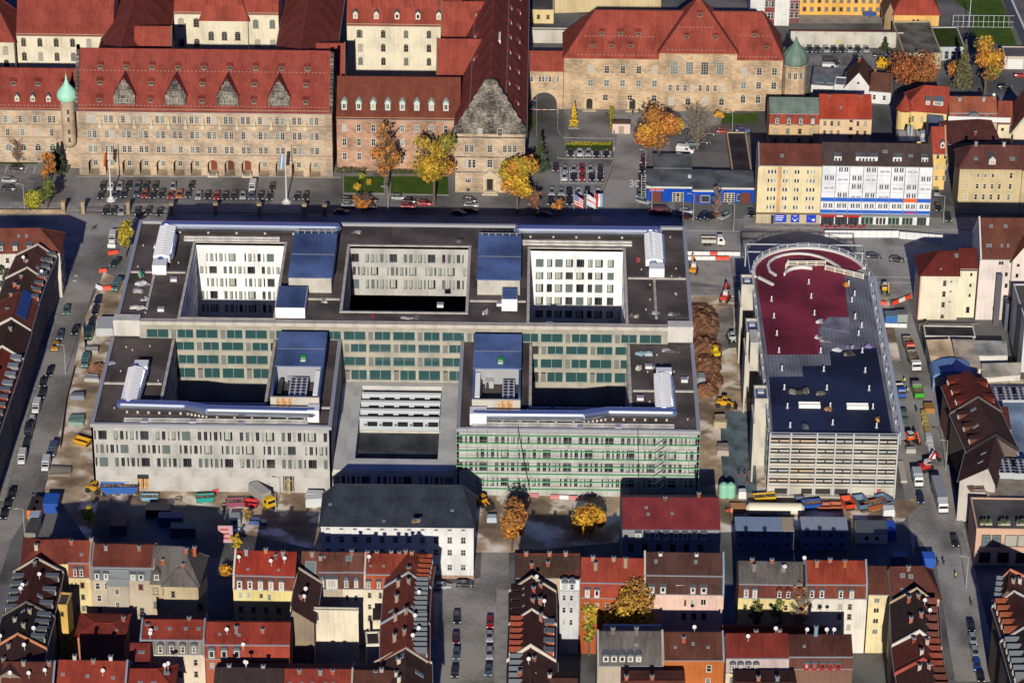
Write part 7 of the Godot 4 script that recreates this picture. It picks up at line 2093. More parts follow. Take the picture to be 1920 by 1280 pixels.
	house("white_orange_house","white house with an orange roof, brick-red attic and grey arched dormers",{"A":V(66.3,0,144.6),"B":V(80,0,144.5),"D":11.0,"e":14.6,"r":20.7,"up":4,"k":"mansard","mh":3.0,"mi":0.6,"wall":"#f0ebdf","roof":"#ab4222","mm":"#8c4630","pr":"#9aa2aa","pl":"#6a7078","chim":[[2.6,4.4,1.6,"#c07a54"],[5.6,5.4,0.8,"#b07a64"],[8.8,4.4,1.8,"#b06a44"]],"dish":[[-0.2,5.0]],"dormF":[[2,1.4,3.6,10.8,1.1,1.8,"arch",1,2,"#a8b4bc"],[2,7.8,10.2,10.8,1.1,1.8,"arch",1,2,"#a8b4bc"]],"winF":[[7.6,0.9,1.4,1,3.2,3.2,1,2,"#c8beb0"],[7.6,0.9,1.4,2,7.8,10.0,1,2,"#c0a890"],[5.0,0.9,1.4,2,7.8,10.0,1,2,"#b08070"],[2.2,0.9,1.4,2,7.8,10.0,1,2,"#c8beb0",[3]]]})
	house("white_stair_bay","white stair bay on the white house with the orange roof",{"A":V(71.7,0,143.5),"B":V(74.6,0,143.4),"D":3.0,"e":16.6,"r":15.2,"up":4,"k":"flat","wall":"#f4f0e6","c":"house bay","winF":[[11.6,0.6,0.5,1,1.3,1.3,1,1,"#b0a898",[0]],[9.0,0.8,1.2,1,0.8,0.8,1,1,"#c8beb0",[0]],[5.8,0.7,1.2,1,0.8,0.8,1,1,"#8a8074",[0]]]})
	house("cream_brown_house","cream house with a brown roof and a black flat dormer, left of the corner house",{"A":V(80.3,0,144.4),"B":V(86.1,0,144.4),"D":11.0,"e":16.0,"r":19.3,"up":4,"wall":"#f2e4b4","roof":"#6e3e30","winF":[[9.4,1.2,1.2,1,1.9,1.9,2,1,"#e4dcb8",[2]],[6.8,1.2,1.2,1,1.9,1.9,2,1,"#e4dcb8",[0]],[4.0,1.2,1.2,1,1.9,1.9,2,1,"#e4dcb8",[0]],[1.2,1.2,1.2,1,1.9,1.9,2,1,"#e4dcb8",[2]]]})
	house("corner_house","corner house with a red-brown roof and blue roof windows at the eastern street",{"A":V(85.2,0,148),"B":V(95.6,0,147.3),"D":11.0,"e":16.6,"r":21.4,"up":4,"k":"hip","hl":0.0,"hr":3.0,"wall":"#e0d0b0","roof":"#6e3c30","chim":[[4.0,5.0,1.0,"#8a8480"]],"sky":[[2.6,3.6,1.0,1.0],[4.4,3.4,1.0,1.0],[2.6,0.9,1.4,1.2]]})
	var g2:="street houses beside the eastern street"
	house("street_house","street house with a grey-brown roof and a bare beige gable beside the eastern street",{"A":V(83.7,0,167.7),"B":V(93.5,0,168.3),"D":17.2,"e":17.4,"r":21.2,"f":0.53,"up":4,"k":"across","wall":"#b9a488","roof":"#4c3a34","pr":"#c9b698","pl":"#e8e4dc","g":g2,"dish":[[6.8,12.6],[7.8,10.0]],"chim":[[3.4,13.6,1.8,"#a8604a"],[5.4,13.6,1.2,"#9a6a58"],[3.6,5.4,1.6,"#c07a6a"],[5.8,6.6,1.4,"#b0706a"]],"dormR":[[5,2.0,15.5,13.8,1.5,1.2,"gable",1,1,"#a86a4c","#8a5040"]]})
	house("street_house","street house with an orange-red wall end and brown roof beside the eastern street",{"A":V(83.4,0,178.1),"B":V(93.4,0,178.3),"D":10.6,"e":17.2,"r":20.8,"f":0.54,"up":4,"k":"across","wall":"#b0503a","roof":"#7c3a2a","pl":"#b8584a","g":g2,"chim":[[4.0,8.0,1.4,"#8a4a3c"],[6.8,7.6,1.6,"#c8b4a4"],[5.2,2.4,1.4,"#d8c8bc"]],"dormR":[[4,1.5,10.0,13.6,1.4,1.2,"gable",1,1,"#a85a3c","#a04c34"]]})
	house("street_house","street house with a brown roof and a red trimmed verge at the lower right",{"A":V(83.5,0,188.9),"B":V(93.7,0,189),"D":11.0,"e":17.0,"r":20.6,"f":0.51,"up":4,"k":"across","wall":"#8a6a5c","roof":"#5e3a2e","g":g2,"chim":[[4.2,8.4,1.4,"#d0c4b8"],[6.2,8.8,1.4,"#a89484"]],"dormR":[[4,1.5,10.0,13.4,1.4,1.2,"gable",1,1,"#8a5a44","#7a4434"]]})
	# front row at the lower edge
	house("grey_front_house","front house with a grey roof, pale parapet behind and five arched dormers",{"A":V(20,0,173.7),"B":V(34.1,0,173.4),"D":10.0,"e":16.0,"r":20.7,"up":4,"wall":"#c0b4a4","roof":M("grey tile",Color(0.105,0.10,0.092),0.85,"tile",10.0),"pl":"#b0aaa4","pr":"#b0aaa4","chim":[[8.4,4.6,2.0,"#7a7470"],[3.4,4.8,1.4,"#7a7470"]],"dormF":[[5,1.8,8.8,12.3,1.2,1.3,"arch",1,1,"#d8d8d4"]],"sky":[[8.4,2.6,0.6,0.6]]})
	b=MB.new(wall_m("#e9e0c8"))
	b.bx(-6.4,6.4,-1.0,1.5,-0.3,0.3)
	one(b,"parapet_wall","cream parapet wall standing behind the ridge of the grey front house","wall",V(27.7,15,159.5))
	house("brown_front_house","front house with a plain brown roof and an orange wall strip",{"A":V(33.9,0,173),"B":V(47.1,0,172.7),"D":10.0,"e":17.0,"r":20.2,"up":4,"wall":"#c8743c","roof":"#6e4030","pl":"#b09a8c","pr":"#9aa2aa","chim":[[4.6,3.2,1.4,"#b05a48"]],"sky":[[2.8,1.8,0.6,0.6],[6.6,2.4,0.6,0.8],[9.8,1.8,0.6,0.6]],"dish":[[7.0,5.4]],"winF":[[9.6,1.0,1.6,1,10.0,10.0,1,2,"#d8d2c8"],[6.4,1.0,1.4,1,9.9,9.9,1,2,"#d8d2c8"]]})
	house("red_front_house","front house with a deep red roof and a pale mauve attic with arched windows",{"A":V(47.4,0,175),"B":V(60.8,0,174.7),"D":10.0,"e":15.0,"r":21.4,"up":4,"k":"mansard","mh":3.0,"mi":0.6,"wall":"#efdfc4","roof":"#8a3020","mm":M("mauve attic",Color(0.36,0.29,0.28),0.9,"plaster",8.0),"dish":[[4.8,3.6],[10.8,5.2]],"chim":[[6.6,5.6,1.0,"#b05a48"],[11.6,5.6,1.2,"#c07a64"]],"dormF":[[4,1.4,6.4,11.2,1.1,1.9,"arch",1,2,"#6a5c58"]],"winF":[[8.2,1.0,1.6,2,1.4,3.6,1,2,"#b0a898"]]})
	house("maroon_front_house","front house with a maroon roof, white gutter and red-framed attic windows",{"A":V(60.6,0,173.8),"B":V(74.5,0,173.5),"D":10.0,"e":15.4,"r":20.5,"up":4,"k":"mansard","mh":2.4,"mi":0.6,"wall":"#8a6a5c","roof":"#5e342c","mm":"#74483a","dish":[[4.2,5.2],[8.6,5.2],[10.0,5.2]],"chim":[[6.2,5.0,2.6,"#7f9aae"]],"frame":"#b42c2c","dormF":[[5,4.0,10.8,11.5,1.0,1.3,"flat",1,1,"#b42c2c"]],"sky":[[3.6,2.4,0.6,0.6]]})
	b=MB.new(wall_m("#b4583c"))
	b.bx(-11.5,11.5,-0.8,1.2,-0.3,0.3)
	one(b,"parapet_wall","low orange brick parapet behind the red and maroon front houses","wall",V(58.6,14.2,157.5))
	house("brown_lower_house","brown roof cut off by the lower edge below the grey front house",{"A":V(5.3,0,188.7),"B":V(15.8,0,188.5),"D":10.0,"e":17.0,"r":18.5,"up":4,"wall":"#a8907c","roof":"#6a4434","chim":[[4.6,5.4,1.2,"#d8c8b8"]],"dish":[[1.4,4.6]]})
	house("rust_lower_house","rust roof cut off by the lower edge below the brown front house",{"A":V(25.1,0,188.3),"B":V(38.5,0,188),"D":10.0,"e":17.0,"r":17.9,"up":4,"wall":"#a8907c","roof":"#8a4a30","chim":[[1.0,5.4,1.4,"#b0705c"],[6.4,5.4,1.4,"#b0705c"]]})
	house("maroon_lower_house","maroon roof cut off by the lower edge below the deep red front house",{"A":V(48.9,0,187.7),"B":V(62,0,187.5),"D":10.0,"e":17.0,"r":17.6,"up":4,"wall":"#a8907c","roof":"#5a3228","chim":[[5.0,5.4,1.4,"#b0705c"],[9.0,5.4,1.4,"#8a9aa8"]]})
	house("far_right_house","house with a red-brown roof behind the pink office, first in the far right row",{"A":V(107.2,0,150.3),"B":V(118.6,0,152.5),"D":8.4,"e":17.4,"r":21.0,"f":0.22,"up":4,"k":"across","wall":"#8a7468","roof":"#683c30","pr":"#d88a6c","chim":[[5.0,5.0,1.6,"#cfc8bc"],[3.6,4.0,1.2,"#b09484"]],"dormL":[[4,1.0,8.0,13.6,1.2,1.0,"gable",1,1,"#a86a5c"]]})
	house("far_right_house","house with a dark red-brown roof and leaning orange dormers in the far right row",{"A":V(107.7,0,165),"B":V(117.9,0,164.4),"D":13.5,"e":17.4,"r":21.0,"f":0.41,"up":4,"k":"across","wall":"#8a7468","roof":"#5c322a","pr":"#c8c4bc","dormL":[[5,1.5,12.5,13.7,1.4,1.3,"gable",1,1,"#b0603c","#a8552e"]]})
	house("far_right_house","house with a grey-brown roof at the lower right edge",{"A":V(107.9,0,182.7),"B":V(118.9,0,182.2),"D":17.3,"e":17.4,"r":21.0,"f":0.45,"up":4,"k":"across","wall":"#8a8078","roof":"#40342f","pr":"#c0bcb4","dormL":[[6,1.5,15.0,13.7,1.4,1.3,"gable",1,1,"#6a6e70"]]})
	house("far_right_house","house with a red roof in the lower right corner",{"A":V(108.4,0,193.5),"B":V(119.6,0,192.7),"D":10.4,"e":17.4,"r":21.0,"f":0.46,"up":4,"k":"across","wall":"#8a8078","roof":"#743a2c"})

# ---------------------------------------------------------------- trees
func leaf_m() -> StandardMaterial3D:
	var m:=M("leaves",Color(1,1,1),0.85)
	m.vertex_color_use_as_albedo=true
	m.backlight_enabled=true
	m.backlight=Color(0.25,0.2,0.08)
	m.cull_mode=BaseMaterial3D.CULL_DISABLED
	return m

# form: round, column, sparse, bare, poplar, bush, pine
func tree(label: String,at: Vector3,h: float,r: float,hues: Array,form:="round",called:="tree") -> void:
	var t:=thing(called,label,"shrub" if form=="bush" else "tree",at)
	var rr:=RandomNumberGenerator.new()
	rr.seed=int(at.x*31.0+at.z*17.0)+900
	var bark:=M("bark",Color(0.10,0.075,0.055),0.95)
	if form in ["bare","poplar"]:
		bark=M("grey bark",Color(0.15,0.125,0.10),0.95)
	var low:=h*(0.28 if form in ["round","sparse","column"] else 0.06)
	var b:=MB.new(bark)
	var rad:=clampf(h*0.022,0.08,0.42)
	b.tube(Vector3.ZERO,V(0,h*0.55,0),rad,rad*0.6,7,false)
	b.tube(V(0,h*0.55,0),V(rr.randf_range(-0.4,0.4),h*0.9,0),rad*0.6,0.03,6,false)
	var twigs:=9
	if form in ["bare","poplar","sparse"]:
		twigs=60 if form != "sparse" else 26
	for i in twigs:
		var y0:=rr.randf_range(low,h*0.75)
		var a:=rr.randf()*TAU
		var reach_:=r*rr.randf_range(0.5,0.95)*sqrt(maxf(0.1,1.0-pow((y0-h*0.5)/(h*0.6),2.0)))
		var tip:=V(cos(a)*reach_,minf(h*0.97,y0+(reach_*0.9 if form != "poplar" else h*0.3)),sin(a)*reach_)
		var w:=rad*0.4
		b.tube(V(0,y0,0),tip,w,0.02,5,false)
		if form in ["bare","poplar","sparse"]:
			for k in 7:
				var p:=V(0,y0,0).lerp(tip,rr.randf_range(0.3,0.95))
				b.tube(p,p+V(rr.randf_range(-1,1)*r*0.3,rr.randf_range(0.2,1.0)*r*0.35,rr.randf_range(-1,1)*r*0.3),0.06,0.015,3,false)
	put(b,"trunk",t)
	var n:=int(clampf(r*r*85.0,120,3400))
	match form:
		"bare","poplar":
			n=0 if hues.is_empty() else int(n*0.12)
		"sparse":
			n=int(n*0.5)
		"pine":
			n=int(n*1.2)
	if n==0:
		return
	var lm:=leaf_m()
	var c:=MB.new(lm)
	var lobes:=[]
	for i in (1 if form=="bush" else 15):
		var a:=rr.randf()*TAU
		var y:=rr.randf_range(low+r*0.25,h-r*0.35)
		var k:=sqrt(maxf(0.05,1.0-pow((y-(h+low)*0.5)/((h-low)*0.55),2.0)))
		var d:=r*0.62*k*sqrt(rr.randf())
		lobes.append([V(cos(a)*d,y,sin(a)*d),r*rr.randf_range(0.28,0.5),hues[rr.randi() % hues.size()]])
	if form=="bush":
		lobes=[[V(0,h*0.5,0),r*0.95,hues[0]]]
	for i in n:
		var L: Array=lobes[rr.randi() % lobes.size()]
		var dir:=V(rr.randfn(),rr.randfn(),rr.randfn()).normalized()
		var p: Vector3
		if form=="pine":
			var y:=h*(0.08+0.92*pow(rr.randf(),1.4))
			var q:=r*(1.0-y/h)*sqrt(rr.randf())*(0.75+0.25*sin(y*4.0))
			var a:=rr.randf()*TAU
			p=V(cos(a)*q,y,sin(a)*q)
		else:
			p=L[0]+dir*L[1]*pow(rr.randf(),0.35)*V(1,1 if form != "bush" else h*0.5/(r*0.95),1)
		var hue: Color=L[2].lerp(hues[rr.randi() % hues.size()],0.35)
		c.tint=hue*rr.randf_range(0.7,1.3)
		var s:=rr.randf_range(0.22,0.5)*(0.8 if r<2.0 else 1.0)
		var u:=V(rr.randfn(),rr.randfn()*0.6,rr.randfn()).normalized()
		var v:=u.cross(dir).normalized()*s
		u *= s
		c.tri(p-u,p+v,p+u)
		c.tri(p-u,p+u,p-v*0.8)
	put(c,"crown",t)

func trees() -> void:
	var O:=Color(0.42,0.16,0.03)
	var Y:=Color(0.48,0.30,0.03)
	var G:=Color(0.13,0.16,0.035)
	var DG:=Color(0.035,0.05,0.025)
	var RB:=Color(0.25,0.07,0.03)
	var BR:=Color(0.24,0.11,0.035)
	tree("thinning orange-brown tree in front of the pinkish link wing",V(-36.4,0,-85.1),24.1,5.1,[O,BR,Color(0.33,0.16,0.05)],"sparse")
	tree("broad yellow and green tree on the lawn before the link wing",V(-22.8,0,-79.7),25.4,7.6,[Y,G,Color(0.30,0.22,0.03),O])
	tree("tall golden tree hiding the right foot of the great stepped gable",V(0.6,0,-76.3),19.1,6.5,[Y,O,Color(0.28,0.24,0.03)])
	tree("dark green conifer beside the drive to the gatehouse",V(6.8,0,-102.1),11.9,3.9,[Color(0.06,0.085,0.045),DG],"pine","conifer")
	tree("small bright yellow tree in a square bed on the courthouse drive",V(16.8,0,-133.7),7.9,1.8,[Color(0.60,0.40,0.02),Y],"pine","young_tree")
	tree("huge orange tree standing over the west end of the blue workshop",V(41,0,-107.2),19.2,7.8,[O,BR,Color(0.36,0.13,0.04),Y])
	tree("tall bare grey tree behind the blue workshop",V(52.7,0,-119.7),13.7,5.6,[],"bare")
	tree("small orange tree at the edge of the east courthouse lawn",V(59.9,0,-138.8),4.4,1.6,[O,Y])
	tree("bare upright poplar before the ribbed dome, nearer the court windows",V(80.5,0,-155.9),17.0,1.9,[],"poplar")
	tree("bare upright poplar before the ribbed dome, nearer the solar garage",V(84.2,0,-156),18.6,1.9,[],"poplar")
	tree("small green conifer beside the low white double garage",V(86.8,0,-158.2),4.4,1.4,[Color(0.08,0.10,0.04)],"pine","conifer")
	tree("spreading rust-red tree behind the turret house",V(119.9,0,-162.2),12.0,9.9,[RB,BR,Color(0.32,0.09,0.03)])
	tree("large orange and yellow tree behind the orange tile house",V(141.2,0,-161.6),18.3,5.5,[O,Y,BR,G])
	tree("drooping grey-green conifer between the rust-red and the orange tree",V(134.7,0,-163.9),16.4,4.2,[Color(0.09,0.10,0.055),Color(0.12,0.10,0.05)],"pine","conifer")
	tree("low orange tree left of the drooping conifer",V(132.8,0,-170),8.3,3.2,[O,BR])
	tree("round yellow shrub beside the prison car park",V(112,0,-179.8),3.3,2.3,[Color(0.60,0.36,0.02),Y],"bush","shrub")
	tree("little dark pine against the bare concrete prison wall",V(113.7,0,-193.6),4.3,2.0,[DG],"pine","conifer")
	tree("dark conifer under the round copper-domed tower",V(-130.7,0,-98.4),9.3,3.4,[Color(0.04,0.05,0.035),DG],"pine","conifer")
	tree("narrow orange tree at the corner of the western car park",V(-132.7,0,-89.5),11.2,3.1,[O,BR])
	tree("tall dark green bush beside the orange tree at the forecourt corner",V(-131.1,0,-75.1),8.9,3.3,[Color(0.07,0.08,0.03),G],"round")
	tree("yellow-green bush at the forecourt wall",V(-135,0,-75),5.8,2.8,[Color(0.30,0.28,0.03),G],"bush","shrub")
	tree("small bare tree on the lawn of the west wing",V(-143.6,0,-104.6),8.2,2.6,[BR],"bare")
	tree("olive-yellow tree by the north-west corner of the office building",V(-105.8,0,-45),12.1,3.1,[Color(0.34,0.26,0.03),Color(0.24,0.2,0.03)])
	tree("copper-brown tree at the bend of the cross street",V(1.1,0,103.3),12.6,4.9,[Color(0.36,0.15,0.03),BR])
	tree("orange-gold tree beside the wine red roof",V(19.4,0,97.4),8.7,5.6,[Color(0.42,0.20,0.02),O,Y])
	tree("wide gold and brown tree in the courtyard of the eastern block",V(28,0,147.8),21.0,6.8,[Color(0.32,0.20,0.03),BR,Y])
	tree("tall yellow-green tree in the courtyard left of the grey front house",V(18.7,0,146.8),13.7,2.9,[Y,G,Color(0.30,0.26,0.03)])
	tree("thin bare tree with a few orange leaves before the white house with the orange roof",V(65.4,0,146.7),20.0,3.4,[O,BR],"bare")
	tree("dark green bush below the yellow house with the grey roof, western one",V(55.7,0,145.9),14.5,2.2,[Color(0.08,0.085,0.03)],"round","shrub")
	tree("dark green bush below the yellow house with the grey roof, eastern one",V(60.9,0,145.8),15.5,2.4,[Color(0.09,0.10,0.03),G],"round","shrub")
	tree("dull yellow tree standing in the shadowed yard by the western street",V(-99,0,94.2),5.5,2.2,[Color(0.30,0.25,0.02)])
	tree("olive shrub at the corner of the shadowed yard near the blue car",V(-61.8,0,92.1),4.0,1.4,[Color(0.20,0.16,0.03),BR])
	tree("yellow-green tree beside the pink and white sign in the yard",V(-63.2,0,106.1),5.6,1.6,[Color(0.26,0.24,0.03),Y])
	tree("orange shrub next to the vivid red roof",V(-64.9,0,115.7),3.2,1.6,[Color(0.45,0.22,0.02),O],"bush","shrub")
	tree("dark evergreen in the court of the western row",V(-135.2,0,-20),10.8,2.2,[DG],"round")
	tree("red-brown young tree at the edge of the drive car park",V(5.4,0,-74.1),8.6,2.3,[Color(0.20,0.08,0.05)],"sparse","young_tree")
	tree("small orange tree among the cars by the flags",V(12.1,0,-74.3),5.6,2.0,[O],"sparse","young_tree")
	tree("orange-brown small tree among the black cars before the lawn",V(-42.8,0,-74.6),5.6,3.0,[O,BR],"sparse","young_tree")
	tree("bare reddish tree in front of the blue workshop",V(56.5,0,-72.5),11.9,2.2,[Color(0.2,0.07,0.05)],"bare")
	tree("olive round bush inside the yard railings",V(108.4,0,-8.7),2.9,1.3,[Color(0.12,0.13,0.04)],"bush","shrub")
	tree("yellow round bush on the lawn before the link wing",V(-44.9,0,-88.9),2.8,1.2,[Color(0.42,0.26,0.03)],"bush","shrub")
	tree("green round bush behind the yellow one on the lawn",V(-43.9,0,-96.6),2.1,1.1,[Color(0.20,0.2,0.03)],"bush","shrub")
	tree("small amber bush on the lawn beside the yellow one",V(-41.8,0,-92.5),2.3,0.9,[Color(0.34,0.22,0.03)],"bush","shrub")
	# clipped hedges
	for q in [[V(-51.2,0,-100.5),V(-43,0,-100.8),1.8,"dark green hedge under the west windows of the link wing",Color(0.05,0.07,0.03)],[V(-35.6,0,-101),V(-27.4,0,-100.6),1.2,"low green hedge under the middle windows of the link wing",Color(0.06,0.08,0.03)],[V(28.1,0,-130.8),V(28.2,0,-149),1.6,"yellowing hedge between the drive and the paved court",Color(0.28,0.24,0.03)],[V(14.7,0,-121.5),V(27.7,0,-121.8),0.8,"low yellow-green hedge above the row of five parked cars",Color(0.30,0.27,0.03)]]:
		var b:=MB.new(leaf_m())
		var rr:=RandomNumberGenerator.new()
		rr.seed=77
		var L: float=(q[1]-q[0]).length()
		for i in int(L*60):
			var p: Vector3=q[0].lerp(q[1],rr.randf())+V(rr.randf_range(-0.6,0.6),rr.randf_range(0.1,q[2]),rr.randf_range(-0.6,0.6))-q[0]
			b.tint=q[4]*rr.randf_range(0.7,1.3)
			var u:=V(rr.randfn(),rr.randfn(),rr.randfn()).normalized()*0.3
			b.tri(p-u,p+u.cross(Vector3.UP),p+u)
		one(b,"hedge",q[3],"hedge",q[0])

# ---------------------------------------------------------------- vehicles
func loft(b: MB,secs: Array) -> void:
	# sections [z, half width, y0, y1, inset of the top edge]
	var ring:=func(s: Array) -> Array:
		return [V(-s[1],s[2],s[0]),V(s[1],s[2],s[0]),V(s[1],lerpf(s[2],s[3],0.62),s[0]),V(s[1]-s[4],s[3],s[0]),V(-s[1]+s[4],s[3],s[0]),V(-s[1],lerpf(s[2],s[3],0.62),s[0])]
	for i in secs.size()-1:
		var a: Array=ring.call(secs[i])
		var c: Array=ring.call(secs[i+1])
		for k in 6:
			b.q(a[k],c[k],c[(k+1) % 6],a[(k+1) % 6]) if false else b.q(a[(k+1) % 6],c[(k+1) % 6],c[k],a[k])
	for e in [0,secs.size()-1]:
		var a: Array=ring.call(secs[e])
		for k in range(1,5):
			if e>0:
				b.tri(a[0],a[k],a[k+1])
			else:
				b.tri(a[0],a[k+1],a[k])

var cars:={}

func car_parts(kind: String,hex: String) -> Array:
	var key:=kind+hex
	if cars.has(key):
		return cars[key]
	var m:=paint(hex,0.28)
	m.clearcoat_enabled=true
	m.clearcoat=0.6
	var L:=2.1
	var roof:=1.45
	var body:=MB.new(m)
	var gl:=MB.new(glass(0))
	var low:=MB.new(M("black plastic",Color(0.02,0.02,0.022),0.6))
	if kind=="van":
		L=2.6
		roof=2.15
		loft(body,[[-2.6,0.9,0.4,2.1,0.1],[-2.5,0.96,0.3,2.2,0.1],[0.9,0.96,0.3,2.2,0.1],[1.5,0.95,0.3,1.75,0.15],[1.9,0.92,0.3,1.2,0.12],[2.5,0.86,0.35,0.95,0.1],[2.62,0.75,0.45,0.8,0.1]])
		gl.q(V(-0.78,1.25,1.97),V(0.78,1.25,1.97),V(0.72,2.02,1.22),V(-0.72,2.02,1.22))
		for s in [-1,1]:
			gl.bx(s*0.965-0.01,s*0.965+0.01,1.25,1.8,0.1,1.1)
	else:
		var tail:=-1.75 if kind=="estate" else -1.35
		loft(body,[[-2.12,0.68,0.42,0.78,0.06],[-2.0,0.82,0.28,0.98,0.1],[-1.1,0.87,0.22,0.98,0.06],[0.7,0.87,0.22,0.94,0.06],[1.5,0.84,0.24,0.84,0.1],[2.0,0.74,0.3,0.70,0.1],[2.14,0.58,0.38,0.6,0.08]])
		loft(gl,[[tail-0.35,0.74,0.95,0.97,0.02],[tail,0.74,0.95,1.36,0.16],[0.15,0.75,0.93,1.42,0.16],[0.95,0.76,0.92,0.94,0.02]])
		body.q(V(-0.57,1.44,0.2),V(0.57,1.44,0.2),V(0.56,1.40,tail+0.02),V(-0.56,1.40,tail+0.02))
		for s in [-1,1]:
			body.bar(V(s*0.60,1.42,0.15),V(s*0.74,0.95,0.95),0.07)
			body.bar(V(s*0.60,1.38,tail),V(s*0.72,0.97,tail-0.35),0.1)
			body.bar(V(s*0.63,1.41,-0.5),V(s*0.76,0.95,-0.5),0.06)
	low.bx(-0.8,0.8,0.2,0.4,L-0.1,L+0.06).bx(-0.8,0.8,0.22,0.42,-L-0.06,-L+0.1)
	var lamp:=MB.new(M("headlamp",Color(0.65,0.67,0.7),0.1))
	lamp.bx(-0.15,0.15,0,0.16,-0.06,0.05)
	var wheel:=MB.new(M("tyre",Color(0.018,0.018,0.018),0.8))
	wheel.tube(V(-0.1,0,0),V(0.1,0,0),0.32,0.32,12)
	wheel.use(M("rim",Color(0.4,0.41,0.42),0.3,"",1,0.6)).tube(V(-0.115,0,0),V(0.115,0,0),0.19,0.19,8)
	cars[key]=[body.mesh(),gl.mesh(),low.mesh(),lamp.mesh(),wheel.mesh(),L]
	return cars[key]

var car_first:={}

func car(kind: String,hex: String,label: String,at: Vector3,turn:=0.0,group:="") -> void:
	var at0:=V(at.x,0.04,at.z)
	if car_first.has(kind+hex):
		var o:=copy_of(car_first[kind+hex],label,at0,deg_to_rad(turn),"")
		o.remove_meta("group")
		if group != "":
			o.set_meta("group",group)
		return
	var p:=car_parts(kind,hex)
	var t:=thing("parked_van" if kind=="van" else "parked_car",label,"van" if kind=="van" else "car",at0,deg_to_rad(turn),group)
	put(p[0],"body",t)
	put(p[1],"windows",t)
	put(p[2],"bumpers",t)
	for s in [-1,1]:
		put(p[3],"headlight",t,V(s*0.6,0.56 if kind != "van" else 0.8,p[5]-0.04))
		for z in [-1.28,1.32]:
			put(p[4],"wheel",t,V(s*0.76,0.32,z*p[5]/2.1))
	car_first[kind+hex]=t

const HUE:={"black":"#101216","dark grey":"#2c2f34","silver":"#a4a8ac","white":"#d9dad9","red":"#a01418","maroon":"#4c141c","navy":"#141d3c","blue":"#1c4aa0","orange":"#c8641c","teal":"#4c7478","green":"#123c30","yellow":"#d89a14","slate blue":"#4a5a70","purple":"#221a30","plum":"#5c1628"}

# a row of cars: each entry [position, colour]
func row(where: String,group: String,turn: float,list: Array,kinds:=["hatch","estate"]) -> void:
	var seen:={}
	for i in list.size():
		var c: String=list[i][1]
		var kind: String=list[i][2] if list[i].size()>2 else kinds[(i*7+3) % kinds.size()]
		var a: float=list[i][3] if list[i].size()>3 else turn+rng.randf_range(-2.5,2.5)
		car(kind,HUE[c],"%s %s, %s %s" % [c,"van" if kind=="van" else "car","the only vehicle" if list.size()==1 else WORD[i]+" from the "+("west" if turn==0.0 else "north"),where],list[i][0],a,group)

func truck(label: String,at: Vector3,turn: float,cab: String,box: String,L: float,w:=2.45,hb:=2.6,flat:=false) -> void:
	var t:=thing("lorry",label,"truck",V(at.x,0.04,at.z),deg_to_rad(turn))
	var b:=MB.new(paint(cab,0.3))
	loft(b,[[L/2-2.1,w/2,0.6,2.7,0.1],[L/2-0.6,w/2,0.5,2.7,0.12],[L/2-0.1,w/2-0.05,0.5,1.7,0.1],[L/2,w/2-0.1,0.6,1.4,0.1]])
	put(b,"cab",t)
	b=MB.new(glass(0))
	b.q(V(-w/2+0.15,1.65,L/2-0.06),V(w/2-0.15,1.65,L/2-0.06),V(w/2-0.25,2.6,L/2-0.56),V(-w/2+0.25,2.6,L/2-0.56))
	for s in [-1,1]:
		b.bx(s*(w/2+0.01)-0.01,s*(w/2+0.01)+0.01,1.6,2.4,L/2-1.6,L/2-0.7)
	put(b,"windscreen",t)
	b=MB.new(paint(box,0.5))
	if flat:
		b.bx(-w/2,w/2,1.0,1.2,-L/2,L/2-2.3).bx(-w/2,-w/2+0.1,1.2,1.2+hb,-L/2,L/2-2.3).bx(w/2-0.1,w/2,1.2,1.2+hb,-L/2,L/2-2.3).bx(-w/2,w/2,1.2,1.2+hb,L/2-2.4,L/2-2.3).bx(-w/2,w/2,1.2,1.2+hb,-L/2,-L/2+0.1)
		b.use(M("rubble",Color(0.3,0.27,0.22),1.0,"soil",5.0)).bx(-w/2+0.1,w/2-0.1,1.2,1.1+hb*0.7,-L/2+0.1,L/2-2.4)
	else:
		b.bx(-w/2,w/2,1.0,1.0+hb,-L/2,L/2-2.3)
	put(b,"load_bed" if flat else "box_body",t)
	b=MB.new(M("black plastic",Color(0.02,0.02,0.022),0.6))
	b.bx(-0.5,0.5,0.5,1.0,-L/2+0.2,L/2-0.4).bx(-w/2,w/2,0.35,0.7,L/2-0.12,L/2+0.05)
	put(b,"chassis",t)
	for z in [L/2-1.2,-L/2+1.2,-L/2+2.4]:
		for s in [-1,1]:
			b=MB.new(M("tyre",Color(0.018,0.018,0.018),0.8))
			b.tube(V(-0.15,0,0),V(0.15,0,0),0.5,0.5,10)
			put(b,"wheel",t,V(s*(w/2-0.18),0.5,z))

